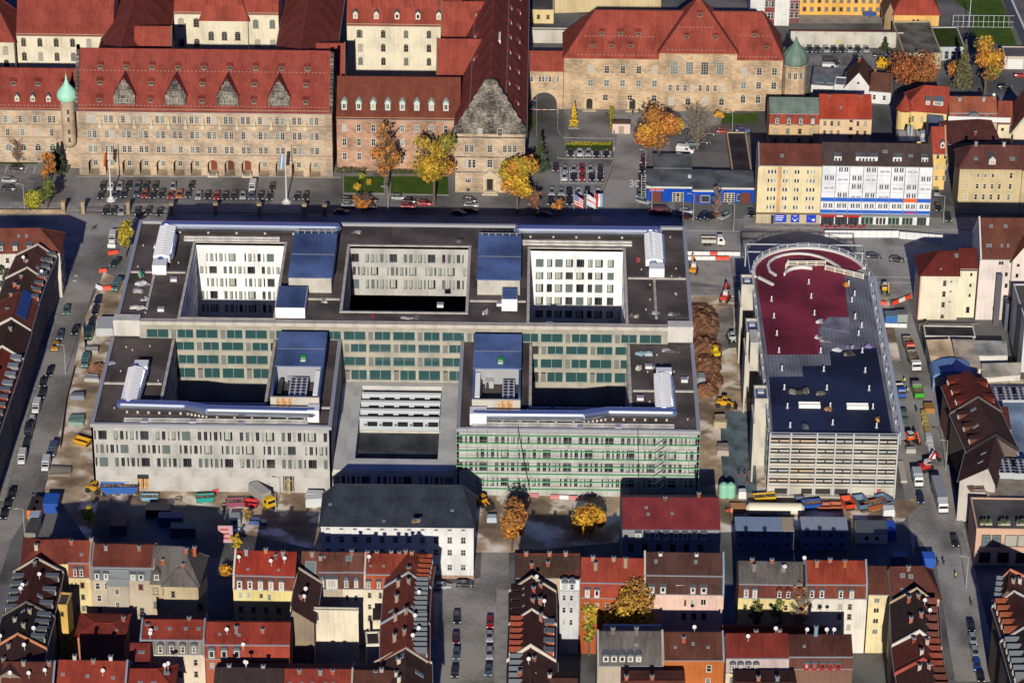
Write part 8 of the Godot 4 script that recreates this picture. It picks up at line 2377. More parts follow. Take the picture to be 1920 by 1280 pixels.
func vehicles() -> void:
	row("in the front row of the courthouse forecourt","cars in the courthouse forecourt",0.0,[[V(-116.9,0,-82.9),"black"],[V(-113,0,-83),"slate blue"],[V(-110.6,0,-84),"navy"],[V(-107,0,-84.6),"slate blue"],[V(-104.6,0,-83.8),"red"],[V(-102.3,0,-83.5),"black"],[V(-99.9,0,-84.1),"black"],[V(-97.3,0,-83.7),"red"],[V(-94.8,0,-84),"orange"],[V(-92.4,0,-84.3),"dark grey"],[V(-89.4,0,-83.2),"silver"],[V(-86.9,0,-83.7),"black"],[V(-84.3,0,-83.3),"red"],[V(-81.9,0,-83.4),"black"],[V(-79.4,0,-83.5),"purple"],[V(-76.9,0,-83.8),"silver"],[V(-74.4,0,-83.6),"slate blue"],[V(-71.9,0,-83.9),"black"],[V(-69.3,0,-83.5),"black"],[V(-61.6,0,-83.7),"black"],[V(-59.1,0,-83.8),"black"]])
	row("in the rear row of the courthouse forecourt","cars in the courthouse forecourt",0.0,[[V(-117.1,0,-88.7),"black"],[V(-114.8,0,-88.6),"white"],[V(-112.3,0,-88.9),"silver"],[V(-109.9,0,-89.4),"black"],[V(-107.2,0,-89.2),"slate blue"],[V(-104.8,0,-89.1),"green"],[V(-102.2,0,-89.1),"black"],[V(-97.2,0,-89),"silver","estate"],[V(-92,0,-89.6),"dark grey"],[V(-74.6,0,-89.2),"white","van"],[V(-69,0,-89.3),"black"]])
	row("just inside the forecourt fence","cars inside the forecourt fence",0.0,[[V(-114.4,0,-73.1),"black"],[V(-112.3,0,-73.2),"dark grey"],[V(-110,0,-72.8),"silver"],[V(-105.4,0,-72.9),"black"],[V(-102.4,0,-73),"dark grey"],[V(-99.3,0,-72.8),"black"]])
	row("side by side in the small western car park","cars in the western car park",90.0,[[V(-143,0,-100.4),"black"],[V(-144.2,0,-92.1),"silver"],[V(-143.5,0,-86.8),"navy"]])
	row("standing crosswise at the west end of the lawn","cars along the lawn",90.0,[[V(-46.7,0,-81.9),"black"],[V(-46.8,0,-78.5),"silver"],[V(-40.6,0,-81.7),"black"],[V(-40.9,0,-77.8),"dark grey"]])
	row("standing crosswise before the broad yellow tree","cars along the lawn",90.0,[[V(-32.9,0,-83.8),"silver"],[V(-29.7,0,-81.6),"black"],[V(-30.1,0,-78.3),"red"],[V(-25.4,0,-80.2),"red"]])
	row("standing crosswise before the great stepped gable","cars along the lawn",90.0,[[V(-12.7,0,-82.5),"black"],[V(-12.3,0,-79.4),"silver"],[V(-12.4,0,-76.3),"black"]])
	row("in the five bays below the low hedge","cars in the drive car park",0.0,[[V(15.8,0,-114.8),"dark grey"],[V(18.4,0,-114.9),"white"],[V(20.9,0,-114.9),"silver"],[V(23.2,0,-114.7),"black"],[V(26.1,0,-114.6),"black"]])
	row("in the drive's upper double line","cars in the drive car park",0.0,[[V(11.5,0,-104.4),"maroon"],[V(14.1,0,-103.4),"silver"],[V(16.6,0,-103.7),"silver"],[V(19,0,-104.2),"red"],[V(21.4,0,-103.8),"silver"],[V(24.3,0,-103.9),"dark grey"]])
	row("in the drive's lower double line","cars in the drive car park",0.0,[[V(13.9,0,-98.4),"white"],[V(16.6,0,-98.5),"navy"],[V(19,0,-98.6),"red"],[V(21.8,0,-98.7),"black"],[V(24.2,0,-98.7),"black"]])
	row("in the upper line nearest the flags","cars in the drive car park",0.0,[[V(10.3,0,-88.6),"silver"],[V(13,0,-88.5),"silver"],[V(15.3,0,-88.3),"black"],[V(17.9,0,-88.9),"white"],[V(20.4,0,-88.8),"navy"],[V(23.4,0,-88.5),"white"]])
	row("in the lower line nearest the flags","cars in the drive car park",0.0,[[V(10.1,0,-82.5),"black"],[V(12.8,0,-82.7),"dark grey"],[V(15.3,0,-82.7),"black"],[V(17.6,0,-82.7),"black"],[V(23,0,-82.9),"red"]])
	row("against the gable wing beside the drive","cars beside the gatehouse drive",0.0,[[V(4.3,0,-153.5),"black"],[V(4.4,0,-147.1),"slate blue"]])
	row("along the kerb west of the workshop","cars along the workshop kerb",0.1,[[V(36.8,0,-110.5),"maroon"],[V(36.3,0,-104.6),"black"],[V(35.9,0,-98.4),"black"],[V(35.9,0,-93),"dark grey"],[V(35.1,0,-88.1),"teal"]])
	row("slanting at the west corner of the blue workshop","",60.0,[[V(36.1,0,-83.2),"silver"]])
	row("on the verge below the east courthouse lawn","cars behind the workshop",90.1,[[V(60.9,0,-130.9),"red"],[V(66.4,0,-131.6),"blue"],[V(56.6,0,-129.2),"purple"]])
	row("beside the tall bare tree behind the workshop","cars behind the workshop",90.0,[[V(49.1,0,-117.2),"white","van",75.0],[V(47.5,0,-113.3),"silver"],[V(47.3,0,-110.3),"green"],[V(51.3,0,-122.1),"teal"],[V(54.4,0,-123.2),"black"]])
	row("in the yard before the blue workshop","cars before the workshop",0.0,[[V(41.3,0,-76.2),"plum","van",90.0],[V(48.2,0,-77.3),"silver","hatch",80.0],[V(48.1,0,-73.6),"maroon","hatch",60.0],[V(52.5,0,-74.2),"navy","estate",-35.0],[V(55,0,-74),"black","hatch",-50.0],[V(58.6,0,-74.1),"silver","estate",-38.0],[V(66.2,0,-76.5),"black","hatch",0.0]])
	row("in the lane by the white office","cars in the lane",0.1,[[V(119.6,0,-91.3),"silver"],[V(119.1,0,-81.4),"black"],[V(121.2,0,-74.9),"dark grey"]])
	row("in the row below the prison wall","cars below the prison wall",0.0,[[V(90.2,0,-192.2),"navy"],[V(92.7,0,-192.2),"green"],[V(95.4,0,-192.3),"silver"],[V(97.8,0,-192.4),"black"],[V(100.3,0,-192.5),"black"],[V(102.8,0,-192.5),"silver"],[V(105.2,0,-192.6),"black"],[V(107.9,0,-192.7),"silver"]])
	row("standing crosswise behind the small white house","cars behind the white house",90.0,[[V(96.3,0,-182.5),"black","van",90.0],[V(95.6,0,-178),"white","van",90.0]])
	row("under the yellow shrub by the prison wall","",90.0,[[V(111.7,0,-187.8),"black"]])
	row("before the white garage","cars by the white garage",90.0,[[V(153.6,0,-174.3),"red"],[V(147.7,0,-165.5),"black"]])
	row("on the upper western street","cars on the western street",0.1,[[V(-117.9,0,-13.3),"teal"],[V(-114.2,0,-2.2),"black"],[V(-117.8,0,0.6),"slate blue"],[V(-118.2,0,6.7),"yellow"],[V(-117.9,0,20.5),"black"],[V(-118.9,0,25.9),"black"]])
	row("on the western street's west kerb","cars on the western street",0.1,[[V(-118.3,0,32),"dark grey"],[V(-118.8,0,39),"white","van"],[V(-119.1,0,45.7),"white"],[V(-119.1,0,51.3),"dark grey","van"],[V(-118.9,0,56.3),"dark grey"],[V(-118.9,0,64.2),"white","van"]])
	row("beside the site hoarding on the western street","cars on the western street",0.1,[[V(-111.9,0,60.5),"slate blue","van"],[V(-112.7,0,67.3),"white","van"]])
	row("in the dark line at the lower left edge","cars on the western street",0.1,[[V(-119.1,0,81.1),"black"],[V(-119.4,0,85.7),"black"],[V(-119.6,0,90.3),"black"]])
	row("on the office building's west flank","cars on the building site",0.1,[[V(-110.6,0,-55.9),"white","van"],[V(-108.2,0,-41.2),"green","estate",-20.0],[V(-106.2,0,-27.4),"teal","van",-8.0],[V(-110.3,0,-18.9),"navy","estate"],[V(-110.3,0,-13.2),"black"],[V(-110.4,0,-6.5),"navy"],[V(-110.3,0,0.1),"green","van"],[V(-109.4,0,15),"teal","van"]])
	row("on the left kerb of the cross street","cars on the cross street",0.1,[[V(-11,0,133.1),"black","estate"],[V(-11,0,141.4),"maroon"],[V(-10.7,0,147.8),"slate blue"],[V(-10.9,0,154.8),"dark grey"]])
	row("on the right kerb of the cross street","cars on the cross street",0.1,[[V(-3.5,0,134.9),"red"],[V(-3.5,0,140.5),"silver"],[V(-3.4,0,147.5),"silver","estate"],[V(-3.5,0,154.1),"slate blue"]])
	row("across the corner in front of the white hall","cars by the white hall",90.0,[[V(-9.4,0,118.9),"dark grey"],[V(-14.7,0,119.8),"silver"]])
	row("in the shadow beside the building site fence","",90.0,[[V(-59.2,0,92.4),"blue","estate"]])
	row("on the lower part of the eastern street","cars on the eastern street",0.1,[[V(105.2,0,97.5),"black"],[V(105.1,0,133.7),"black"],[V(104.9,0,139.3),"silver"],[V(104.8,0,144.6),"silver","estate"],[V(104.7,0,149.6),"blue"],[V(105,0,154),"black"]])
	row("behind the long grey lorry","",0.0,[[V(98.9,0,78),"navy"]])
	row("on the road by the cream house","cars on the wide road",90.0,[[V(98.5,0,-50.5),"navy"],[V(104.6,0,-48.6),"black"]])
	row("in shadow on the wide road","cars on the wide road",90.0,[[V(39.7,0,-76.2),"red"],[V(-48.6,0,-74.3),"navy"],[V(-15.7,0,-74.5),"black"],[V(8.1,0,-74.5),"dark grey"]])
	truck("long grey box lorry with a white cab on the eastern street",V(103.5,0,78.4),3.0,"#e4e6e6","#9ba0a6",12.5)
	truck("small white box lorry beside the scaffolding board",V(99,0,69.7),3.0,"#e6e8e8","#b6c2cc",5.6,2.2,1.9)
	truck("flatbed lorry with a bright green tailboard",V(103.1,0,26.1),184.0,"#8a8a80","#3fae34",6.4,2.4,1.0,true)
	truck("grey tipper lorry behind the green tailboard",V(103.7,0,10.3),5.0,"#dadcd8","#8a8d88",8.2,2.5,1.2,true)
	truck("grey and red lorry at the head of the site queue",V(103.2,0,1.5),5.0,"#c8482c","#8d8d84",6.4,2.4,0.9,true)
	truck("white pickup lorry with a loaded bed on the wide road",V(54.7,0,-57.6),90.0,"#e8e8e6","#c9c7be",6.6,2.3,0.8,true)
	truck("yellow-cabbed lorry with a grey box, parked askew at the office front",V(-58.8,0,82.6),38.0,"#e2b41c","#a9a7a2",8.4,2.5,2.6)
	truck("blue and white lorry at the site fence",V(98.8,0,26.2),4.0,"#2858a8","#d8dadc",5.2,2.1,0.8,true)

# ---------------------------------------------------------------- things on the building site
func skip_mesh(hex: String,l: float,w: float,h: float,load_:=true) -> MB:
	var b:=MB.new(paint(hex,0.6))
	for s in [-1,1]:
		b.q(V(-s*l*0.38,0,s*w*0.4),V(s*l*0.38,0,s*w*0.4),V(s*l/2,h,s*w/2),V(-s*l/2,h,s*w/2))
		b.q(V(s*l*0.38,0,s*w*0.4),V(s*l*0.38,0,-s*w*0.4),V(s*l/2,h,-s*w/2),V(s*l/2,h,s*w/2))
		b.bx(-l/2-0.06,l/2+0.06,h-0.12,h+0.04,s*w/2-0.08,s*w/2+0.08)
		b.bx(s*l/2-0.08,s*l/2+0.08,h-0.12,h+0.03,-w/2,w/2)
		for i in 4:
			b.bx(-l*0.34+i*l*0.22,-l*0.34+i*l*0.22+0.1,0.1,h,s*w*0.45-0.06,s*w*0.45+0.06)
	b.use(M("rubble",Color(0.3,0.27,0.22),1.0,"soil",5.0) if load_ else M("skip inside",Color(0.03,0.03,0.03),0.9)).bx(-l/2+0.1,l/2-0.1,0.1,h*(0.82 if load_ else 0.3),-w*0.42,w*0.42)
	return b

func cabin_mesh(hex: String,roof: String,l: float,w: float,h: float,wins:=2) -> MB:
	var b:=MB.new(paint(hex,0.6))
	b.bx(-l/2,l/2,0.1,h,-w/2,w/2)
	b.use(paint(roof,0.7)).bx(-l/2-0.06,l/2+0.06,h,h+0.12,-w/2-0.06,w/2+0.06)
	for s in [-1,1]:
		b.use(paint(hex,0.5)).bx(s*l/2-0.1,s*l/2+0.1,0,h,-w/2-0.03,w/2+0.03)
	b.use(glass(1))
	for i in wins:
		var x:=-l/2+l*(i+1)/(wins+1)
		b.bx(x-0.45,x+0.45,1.0,2.0,w/2,w/2+0.03)
	return b

func digger(label: String,at: Vector3,turn: float,hex: String,loader:=false) -> void:
	var t:=thing("wheel_loader" if loader else "excavator",label,"excavator" if not loader else "wheel loader",at,deg_to_rad(turn))
	var p:=paint(hex,0.5)
	var k:=M("black plastic",Color(0.02,0.02,0.022),0.6)
	var b:=MB.new(p)
	b.bx(-0.9,0.9,0.9,1.8,-1.8,0.8)
	put(b,"body",t)
	b=MB.new(paint(hex if loader else "#d8d8d4",0.5))
	b.bx(-0.7,0.5,1.8,2.9,-0.4,0.9)
	b.use(glass(0)).bx(-0.72,0.52,2.0,2.7,-0.3,0.92)
	put(b,"cab",t)
	if loader:
		for z in [-1.3,1.3]:
			for s in [-1,1]:
				b=MB.new(k)
				b.tube(V(s*0.7,0.7,z),V(s*1.2,0.7,z),0.7,0.7,10)
				put(b,"wheel",t)
		b=MB.new(p)
		b.bar(V(-0.5,1.4,0.8),V(-0.5,0.7,2.6),0.25).bar(V(0.5,1.4,0.8),V(0.5,0.7,2.6),0.25)
		put(b,"arm",t)
		b=MB.new(k)
		b.ext(PackedVector2Array([W(-2.5,0.2),W(-3.5,0.1),W(-2.7,1.2)]),-1.2,1.2)
		put(b,"bucket",t)
	else:
		for s in [-1,1]:
			b=MB.new(k)
			b.bx(s*0.9-0.28,s*0.9+0.28,0.0,0.85,-1.6,1.6)
			put(b,"track",t)
		b=MB.new(p)
		b.bar(V(0.5,1.6,0.8),V(0.5,4.0,2.6),0.35).bar(V(0.5,4.0,2.6),V(0.5,2.0,4.4),0.28)
		put(b,"boom",t)
		b=MB.new(k)
		b.ext(PackedVector2Array([W(-4.1,1.0),W(-4.8,1.4),W(-4.4,2.1),W(-4.0,1.9)]),0.1,0.9)
		put(b,"bucket",t)

func barrier(label: String,a: Vector3,c: Vector3,hues: Array,h:=1.0,thick:=0.4) -> void:
	var d:=c-a
	var n:=maxi(1,int(d.length()/1.9))
	var t:=thing("site_barrier",label,"barrier",a,atan2(-d.z,d.x))
	var s:=d.length()/n
	for i in n:
		var b:=MB.new(paint(hues[i % hues.size()],0.6))
		b.ext(PackedVector2Array([W(-thick,0),W(thick,0),W(thick*0.5,0.35),W(thick*0.35,h),W(-thick*0.35,h),W(-thick*0.5,0.35)]),i*s+0.03,(i+1)*s-0.03)
		put(b,"segment",t)

func site_things() -> void:
	# skips: [pos, turn, colour, l, w, h, label, loaded]
	for q in [[V(-93.4,0,79.3),2,"#2f64b4",9.0,2.6,2.4,"long blue roll-off container full of rubble at the office front",true],[V(-105.3,0,55.9),-28,"#dba51c",4.2,2.2,1.4,"yellow skip beside the south-west corner of the office building",false],
		[V(-72.6,0,82.5),8,"#1fa39a",4.4,2.2,1.5,"turquoise skip with sand beside the office front",true],[V(-65.3,0,84.2),5,"#9c4a6c",4.2,2.2,1.4,"mauve skip next to the red one",true],[V(-61.4,0,84.3),-8,"#c4202c",3.4,2.2,1.3,"red skip beside the yellow-cabbed lorry",false],
		[V(-85.9,0,81.9),0,"#7eb4d8",4.0,2.0,1.0,"pale blue open box of debris at the office front",true],[V(61.5,0,78.9),10,"#e0b414",5.4,2.2,1.5,"yellow skip of timber at the foot of the car park",true],[V(70,0,81.3),-80,"#44566e",4.0,2.2,1.6,"dark grey-blue skip between the tank and the blue sheets",false],
		[V(72.6,0,82),12,"#1c52b0",4.6,2.6,1.6,"bright blue skip covered with sheets",true],[V(75.6,0,82.7),0,"#b4603c",3.6,2.2,1.3,"rusty orange skip, left of the pair before the car park",false],[V(78.3,0,82.4),0,"#b4603c",2.8,2.2,1.3,"small rusty skip, right of the pair before the car park",false],
		[V(81.3,0,81.3),-75,"#d8481c",4.4,2.6,1.8,"orange-red skip standing end-on before the car park",false],[V(84.5,0,81.2),-72,"#66809c",5.0,2.6,1.9,"steel blue skip end-on, west of the copper one",false],[V(87.9,0,81.9),25,"#a4582c",5.2,2.6,1.7,"copper brown skip full of scrap",true],[V(90.1,0,80.3),-60,"#66809c",4.6,2.6,1.9,"steel blue skip end-on, east of the copper one",false]]:
		one(skip_mesh(q[2],q[3],q[4],q[5],q[7]),"skip",q[6],"skip",q[0],deg_to_rad(q[1]),"skips on the building site")
	# containers: [pos, turn, wall, roof, l, w, h, wins, label]
	for q in [[V(-108.8,0,86.6),0,"#1450a8","#1c5cb8",3.4,4.8,2.6,0,"bright blue site container at the end of the western street"],[V(-112.7,0,88.5),-4,"#e07c24","#3c302c",1.9,6.4,2.4,0,"orange container with a dark lid, outer one of the pair by the street"],[V(-111.4,0,88.6),-4,"#e07c24","#3c302c",1.9,6.0,2.4,0,"orange container with a dark lid, inner one of the pair by the street"],[V(-111.8,0,92.1),-4,"#b8c4d0","#a8b8cc",2.2,4.4,2.2,0,"pale blue-white container south of the orange pair"],[V(-111.6,0,98.5),-4,"#8a847c","#4a4a46",2.4,6.6,2.4,0,"grey-lidded container at the hipped corner house"],
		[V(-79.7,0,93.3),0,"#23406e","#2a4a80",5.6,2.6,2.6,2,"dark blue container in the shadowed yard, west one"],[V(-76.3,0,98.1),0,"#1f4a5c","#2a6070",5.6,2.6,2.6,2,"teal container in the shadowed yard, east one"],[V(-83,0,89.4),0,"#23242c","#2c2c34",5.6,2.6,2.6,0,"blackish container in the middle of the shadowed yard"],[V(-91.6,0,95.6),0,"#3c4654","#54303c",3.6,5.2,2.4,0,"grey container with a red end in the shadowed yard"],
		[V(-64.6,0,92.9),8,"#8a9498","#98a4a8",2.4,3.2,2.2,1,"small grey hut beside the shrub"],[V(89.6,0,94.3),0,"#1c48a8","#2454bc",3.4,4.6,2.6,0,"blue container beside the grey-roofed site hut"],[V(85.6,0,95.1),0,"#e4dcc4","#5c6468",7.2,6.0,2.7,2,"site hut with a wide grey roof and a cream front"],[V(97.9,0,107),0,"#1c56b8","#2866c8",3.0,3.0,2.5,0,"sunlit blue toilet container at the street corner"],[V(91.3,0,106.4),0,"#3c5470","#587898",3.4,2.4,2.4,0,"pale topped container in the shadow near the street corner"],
		[V(99.7,0,-13.2),4,"#2c6cb4","#6c8494",3.0,3.0,2.5,0,"blue fronted hut behind the white barriers east of the car park"],[V(102.7,0,-14.3),4,"#98a49c","#6c7870",2.6,2.6,2.4,0,"grey green hut next to the blue fronted hut"]]:
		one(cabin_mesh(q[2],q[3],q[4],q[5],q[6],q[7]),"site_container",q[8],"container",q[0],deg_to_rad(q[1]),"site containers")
	# stacked site offices
	var k:=0
	for q in [[320,780,5,"#8ba0b8","western"],[915,780,4,"#a0a8b4","eastern"]]:
		for i in q[2]:
			for lv in 2:
				var c:=cabin_mesh("#6478a0",q[3] if i != 4 else "#b8a88c",2.64,6.0,2.6,1)
				var p: Vector3=V(54.7,0,98.6) if q[0]==320 else V(70.1,0,98.2)
				one(c,"office_container","blue-grey office container, %s from the west on the %s level of the %s stack" % [WORD[i],"upper" if lv==1 else "lower",q[4]],"container",p+V(i*2.72,lv*2.75,0),0,"stacked office containers")
	# lying tank with letters
	var t:=thing("silo_tank","long cream tank lying on its side before the car park","tank",V(63.6,0,85.3))
	var b:=MB.new(paint("#e4ddc4",0.5))
	b.tube(V(-6.2,1.6,0),V(6.2,1.6,0),1.45,1.45,20)
	b.lathe(V(0,0,0),[])
	for s in [-1,1]:
		b.tube(V(s*6.2,1.6,0),V(s*6.9,1.6,0),1.4,0.7,20)
	put(b,"vessel",t)
	b=MB.new(paint("#5c564a"))
	for x in [-4.5,0,4.5]:
		b.bx(x-0.3,x+0.3,0,1.0,-1.2,1.2)
	put(b,"cradle",t)
	var tx:=lettering("MKK",1.1,paint("#9a948a"))
	tx.position=V(-1.6,1.2,1.46)
	t.add_child(tx,true)
	# diggers and machines
	digger("white and red excavator on the pale slab east of the office building",V(56.6,0,-24.5),160,"#c8402c")
	digger("yellow excavator in the pit by the north-east barriers",V(99.8,0,-30.5),0,"#d8a81c")
	digger("yellow wheel loader at the round earth heap",V(53.7,0,33.2),80,"#e0a414",true)
	digger("yellow wheel loader by the long blue container",V(-99.5,0,78.7),70,"#c89424",true)
	digger("orange mobile lift parked along the car park",V(99,0,49.7),20,"#e8601c")
	digger("red mini excavator on the eastern street",V(101.7,0,63.6),120,"#cc2c2c")
	digger("orange breaker at the office building's north-east corner",V(48.7,0,-40.7),170,"#d88c1c")
	digger("small yellow dumper by the low earth heaps",V(52.5,0,6.7),200,"#d8b81c",true)
	digger("small white digger at the car park's middle stair tower",V(57.4,0,-1.3),10,"#b8c0c4",true)
	digger("yellow loader by the two trees behind the white hall",V(-6.2,0,82.5),40,"#e09c1c",true)
	# barriers
	barrier("white and red water barrier across the closed lane, rear line",V(47.4,0,-51.4),V(61.9,0,-51.3),["#e8e6e2","#e8e6e2","#e8e6e2","#d84430","#e8e6e2","#e8e6e2"])
	barrier("white and orange-red water barrier across the closed lane, front line",V(47.4,0,-48.4),V(58.8,0,-48.7),["#e8e6e2","#e8e6e2","#e8e6e2","#e8e6e2","#e0401c","#e0401c","#e0401c","#e0401c"])
	barrier("orange-red and white barrier east of the round ramp, western piece",V(96.7,0,-23.6),V(99.5,0,-23.1),["#e24a22","#e8e2dc"])
	barrier("orange-red and white barrier east of the round ramp, kinked eastern piece",V(101.1,0,-23.1),V(106.4,0,-27.5),["#e24a22","#e8e2dc"])
	barrier("white barrier blocks in front of the blue fronted hut",V(97.3,0,-10.8),V(103.8,0,-10.6),["#e6e6e8"])
	barrier("red and white barrier round the white van by the western street",V(-111.5,0,-51.7),V(-109.3,0,-51.7),["#e8e2dc","#e24a22"])
	barrier("orange-red barrier under the olive-yellow tree",V(-110.9,0,-47.1),V(-108.2,0,-48.3),["#e24a22"])
	barrier("red and white barrier beside the green jeep",V(-112.1,0,-36.6),V(-110,0,-37.1),["#e24a22","#e8e2dc"])
	barrier("orange-red barrier pointing at the teal pickup",V(-109.8,0,-26.6),V(-107.6,0,-26.9),["#e24a22"])
	barrier("white barrier block west of the orange-red one",V(-111.8,0,-27.8),V(-109.9,0,-26.3),["#e6e6e8","#e8c8c0"])
	barrier("white hoarding along the far side of the wide road before the office block",V(85.8,0,-63.2),V(106.4,0,-63.5),["#e9e9e8"],2.0,0.25)
	barrier("white hoarding continuing into the shadow of the pink house",V(106.5,0,-63),V(118.3,0,-61.2),["#dfe0e4"],2.0,0.25)
	barrier("row of red and white boards at the feet of the scaffolding, long middle piece",V(10,0,79.1),V(16.7,0,79.5),["#c87c80","#e6e0de"],1.0,0.2)
	barrier("row of red and white boards at the feet of the scaffolding, short western piece",V(5,0,78.2),V(7.3,0,78.8),["#c87c80","#e6e0de"],1.0,0.2)
	barrier("curved red and white boards behind the turquoise skip",V(-71.3,0,79.2),V(-68,0,76.5),["#d8585c","#e6e0de"],1.0,0.2)
	barrier("long white foil skirting along the foot of the office front",V(-89.7,0,76.4),V(-70,0,76.2),["#dfe6ea"],0.5,0.6)
	# stacks and heaps of goods: [pos, l, h, w, colour, label, n]
	for q in [[V(103.7,0,41.5),1.6,1.2,12.0,"#b09a3c","row of yellow formwork crates beside the eastern street",6],[V(103.8,0,52.7),1.8,1.4,11.0,"#d8dadc","row of white pallets beside the eastern street",5],[V(105.3,0,33.8),3.2,1.4,3.6,"#b4803c","stack of brown boards before the tiled row",1],[V(95.8,0,65),1.6,0.6,11.0,"#e6dccb","long white plank load on the scaffold edge of the car park",1],[V(98.4,0,38.4),2.4,1.6,5.4,"#3f5a54","stack of green-grey bundles along the car park",3],[V(98.8,0,54.9),3.0,1.2,1.6,"#dcdad4","white box in front of the orange lift",1],
		[V(-46.3,0,82.6),4.6,2.4,4.4,"#c4c8c8","stack wrapped in white sheeting behind the white hall",2],[V(56.2,0,77.5),2.2,2.0,1.8,"#e6e8ea","white cube of goods near the green tanks",1],[V(55.6,0,83.4),6.4,1.2,3.0,"#c48c54","heap box of orange sand before the tank",1],[V(49.5,0,-1.1),2.6,0.5,2.0,"#8c8a78","grey sheet lying on the earth ridge",1],[V(48.6,0,19.8),2.4,1.6,3.4,"#8d98a4","grey metal box at the office building's east wall",1],[V(-106.3,0,-3.8),4.6,2.2,7.6,"#c8d0d4","pale sheeted shelter against the office building's west wall",1],[V(-108.7,0,8.6),4.0,1.2,2.4,"#b4b4ae","grey pallets by the western hoarding",3],[V(-108,0,44.8),4.2,1.0,4.2,"#6a8c80","green and white jumble of material at the west flank",3],[V(-109.2,0,32.7),3.6,1.2,2.4,"#6c7488","blue-grey sheeted pile at the west flank",2],[V(-106.7,0,23.2),3.8,1.0,2.6,"#a8acb0","pile of pale bundles near the office building's west wall",3],[V(-108.9,0,69.9),6.0,0.8,4.0,"#8c8676","broken paving heap beside the white van",4],[V(90.7,0,84.7),3.4,2.0,2.6,"#d8dcde","white tarpaulin heap right of the copper brown skip",2],[V(72.8,0,-22.8),2.0,0.4,1.0,"#c8b47a","timber on the slab",1],[V(-3.8,0,89.9),2.6,1.4,2.0,"#a8bccc","pale blue box by the corner of the white hall",1],[V(52.4,0,42.2),3.4,1.8,4.2,"#b8a888","mixed pile of pallets on the teal slab, upper one",4],[V(52.5,0,56.1),3.0,1.6,4.0,"#a89c90","mixed pile of pallets on the teal slab, lower one",4]]:
		if q[6]==1 and q[4]=="#c8b47a":
			continue
		var n: int=q[6]
		var g:=thing("material_stack",q[5],"pile",q[0])
		var rr:=RandomNumberGenerator.new()
		rr.seed=int(q[0].x*7)+11
		for i in n:
			var w: float=q[3]/n
			var c:=Color(q[4])
			c=c.lightened(rr.randf()*0.25) if rr.randf()<0.5 else c.darkened(rr.randf()*0.2)
			b=MB.new(paint("#"+c.to_html(false),0.8))
			var z: float=-q[3]/2+i*w
			b.t=Transform3D(Basis(Vector3.UP,rr.randf_range(-0.12,0.12) if n>1 and w<3 else 0.0),V(0,0,z+w/2))
			var l: float=q[1]*rr.randf_range(0.8,1.0)
			b.ext(PackedVector2Array([W(-l/2,0),W(l/2,0),W(l/2-0.06,q[2]*0.9),W(l/2-0.25,q[2]),W(-l/2+0.2,q[2]*0.97),W(-l/2,q[2]*0.8)]),-w*0.44,w*0.44,"z")
			put(b,"bundle",g)
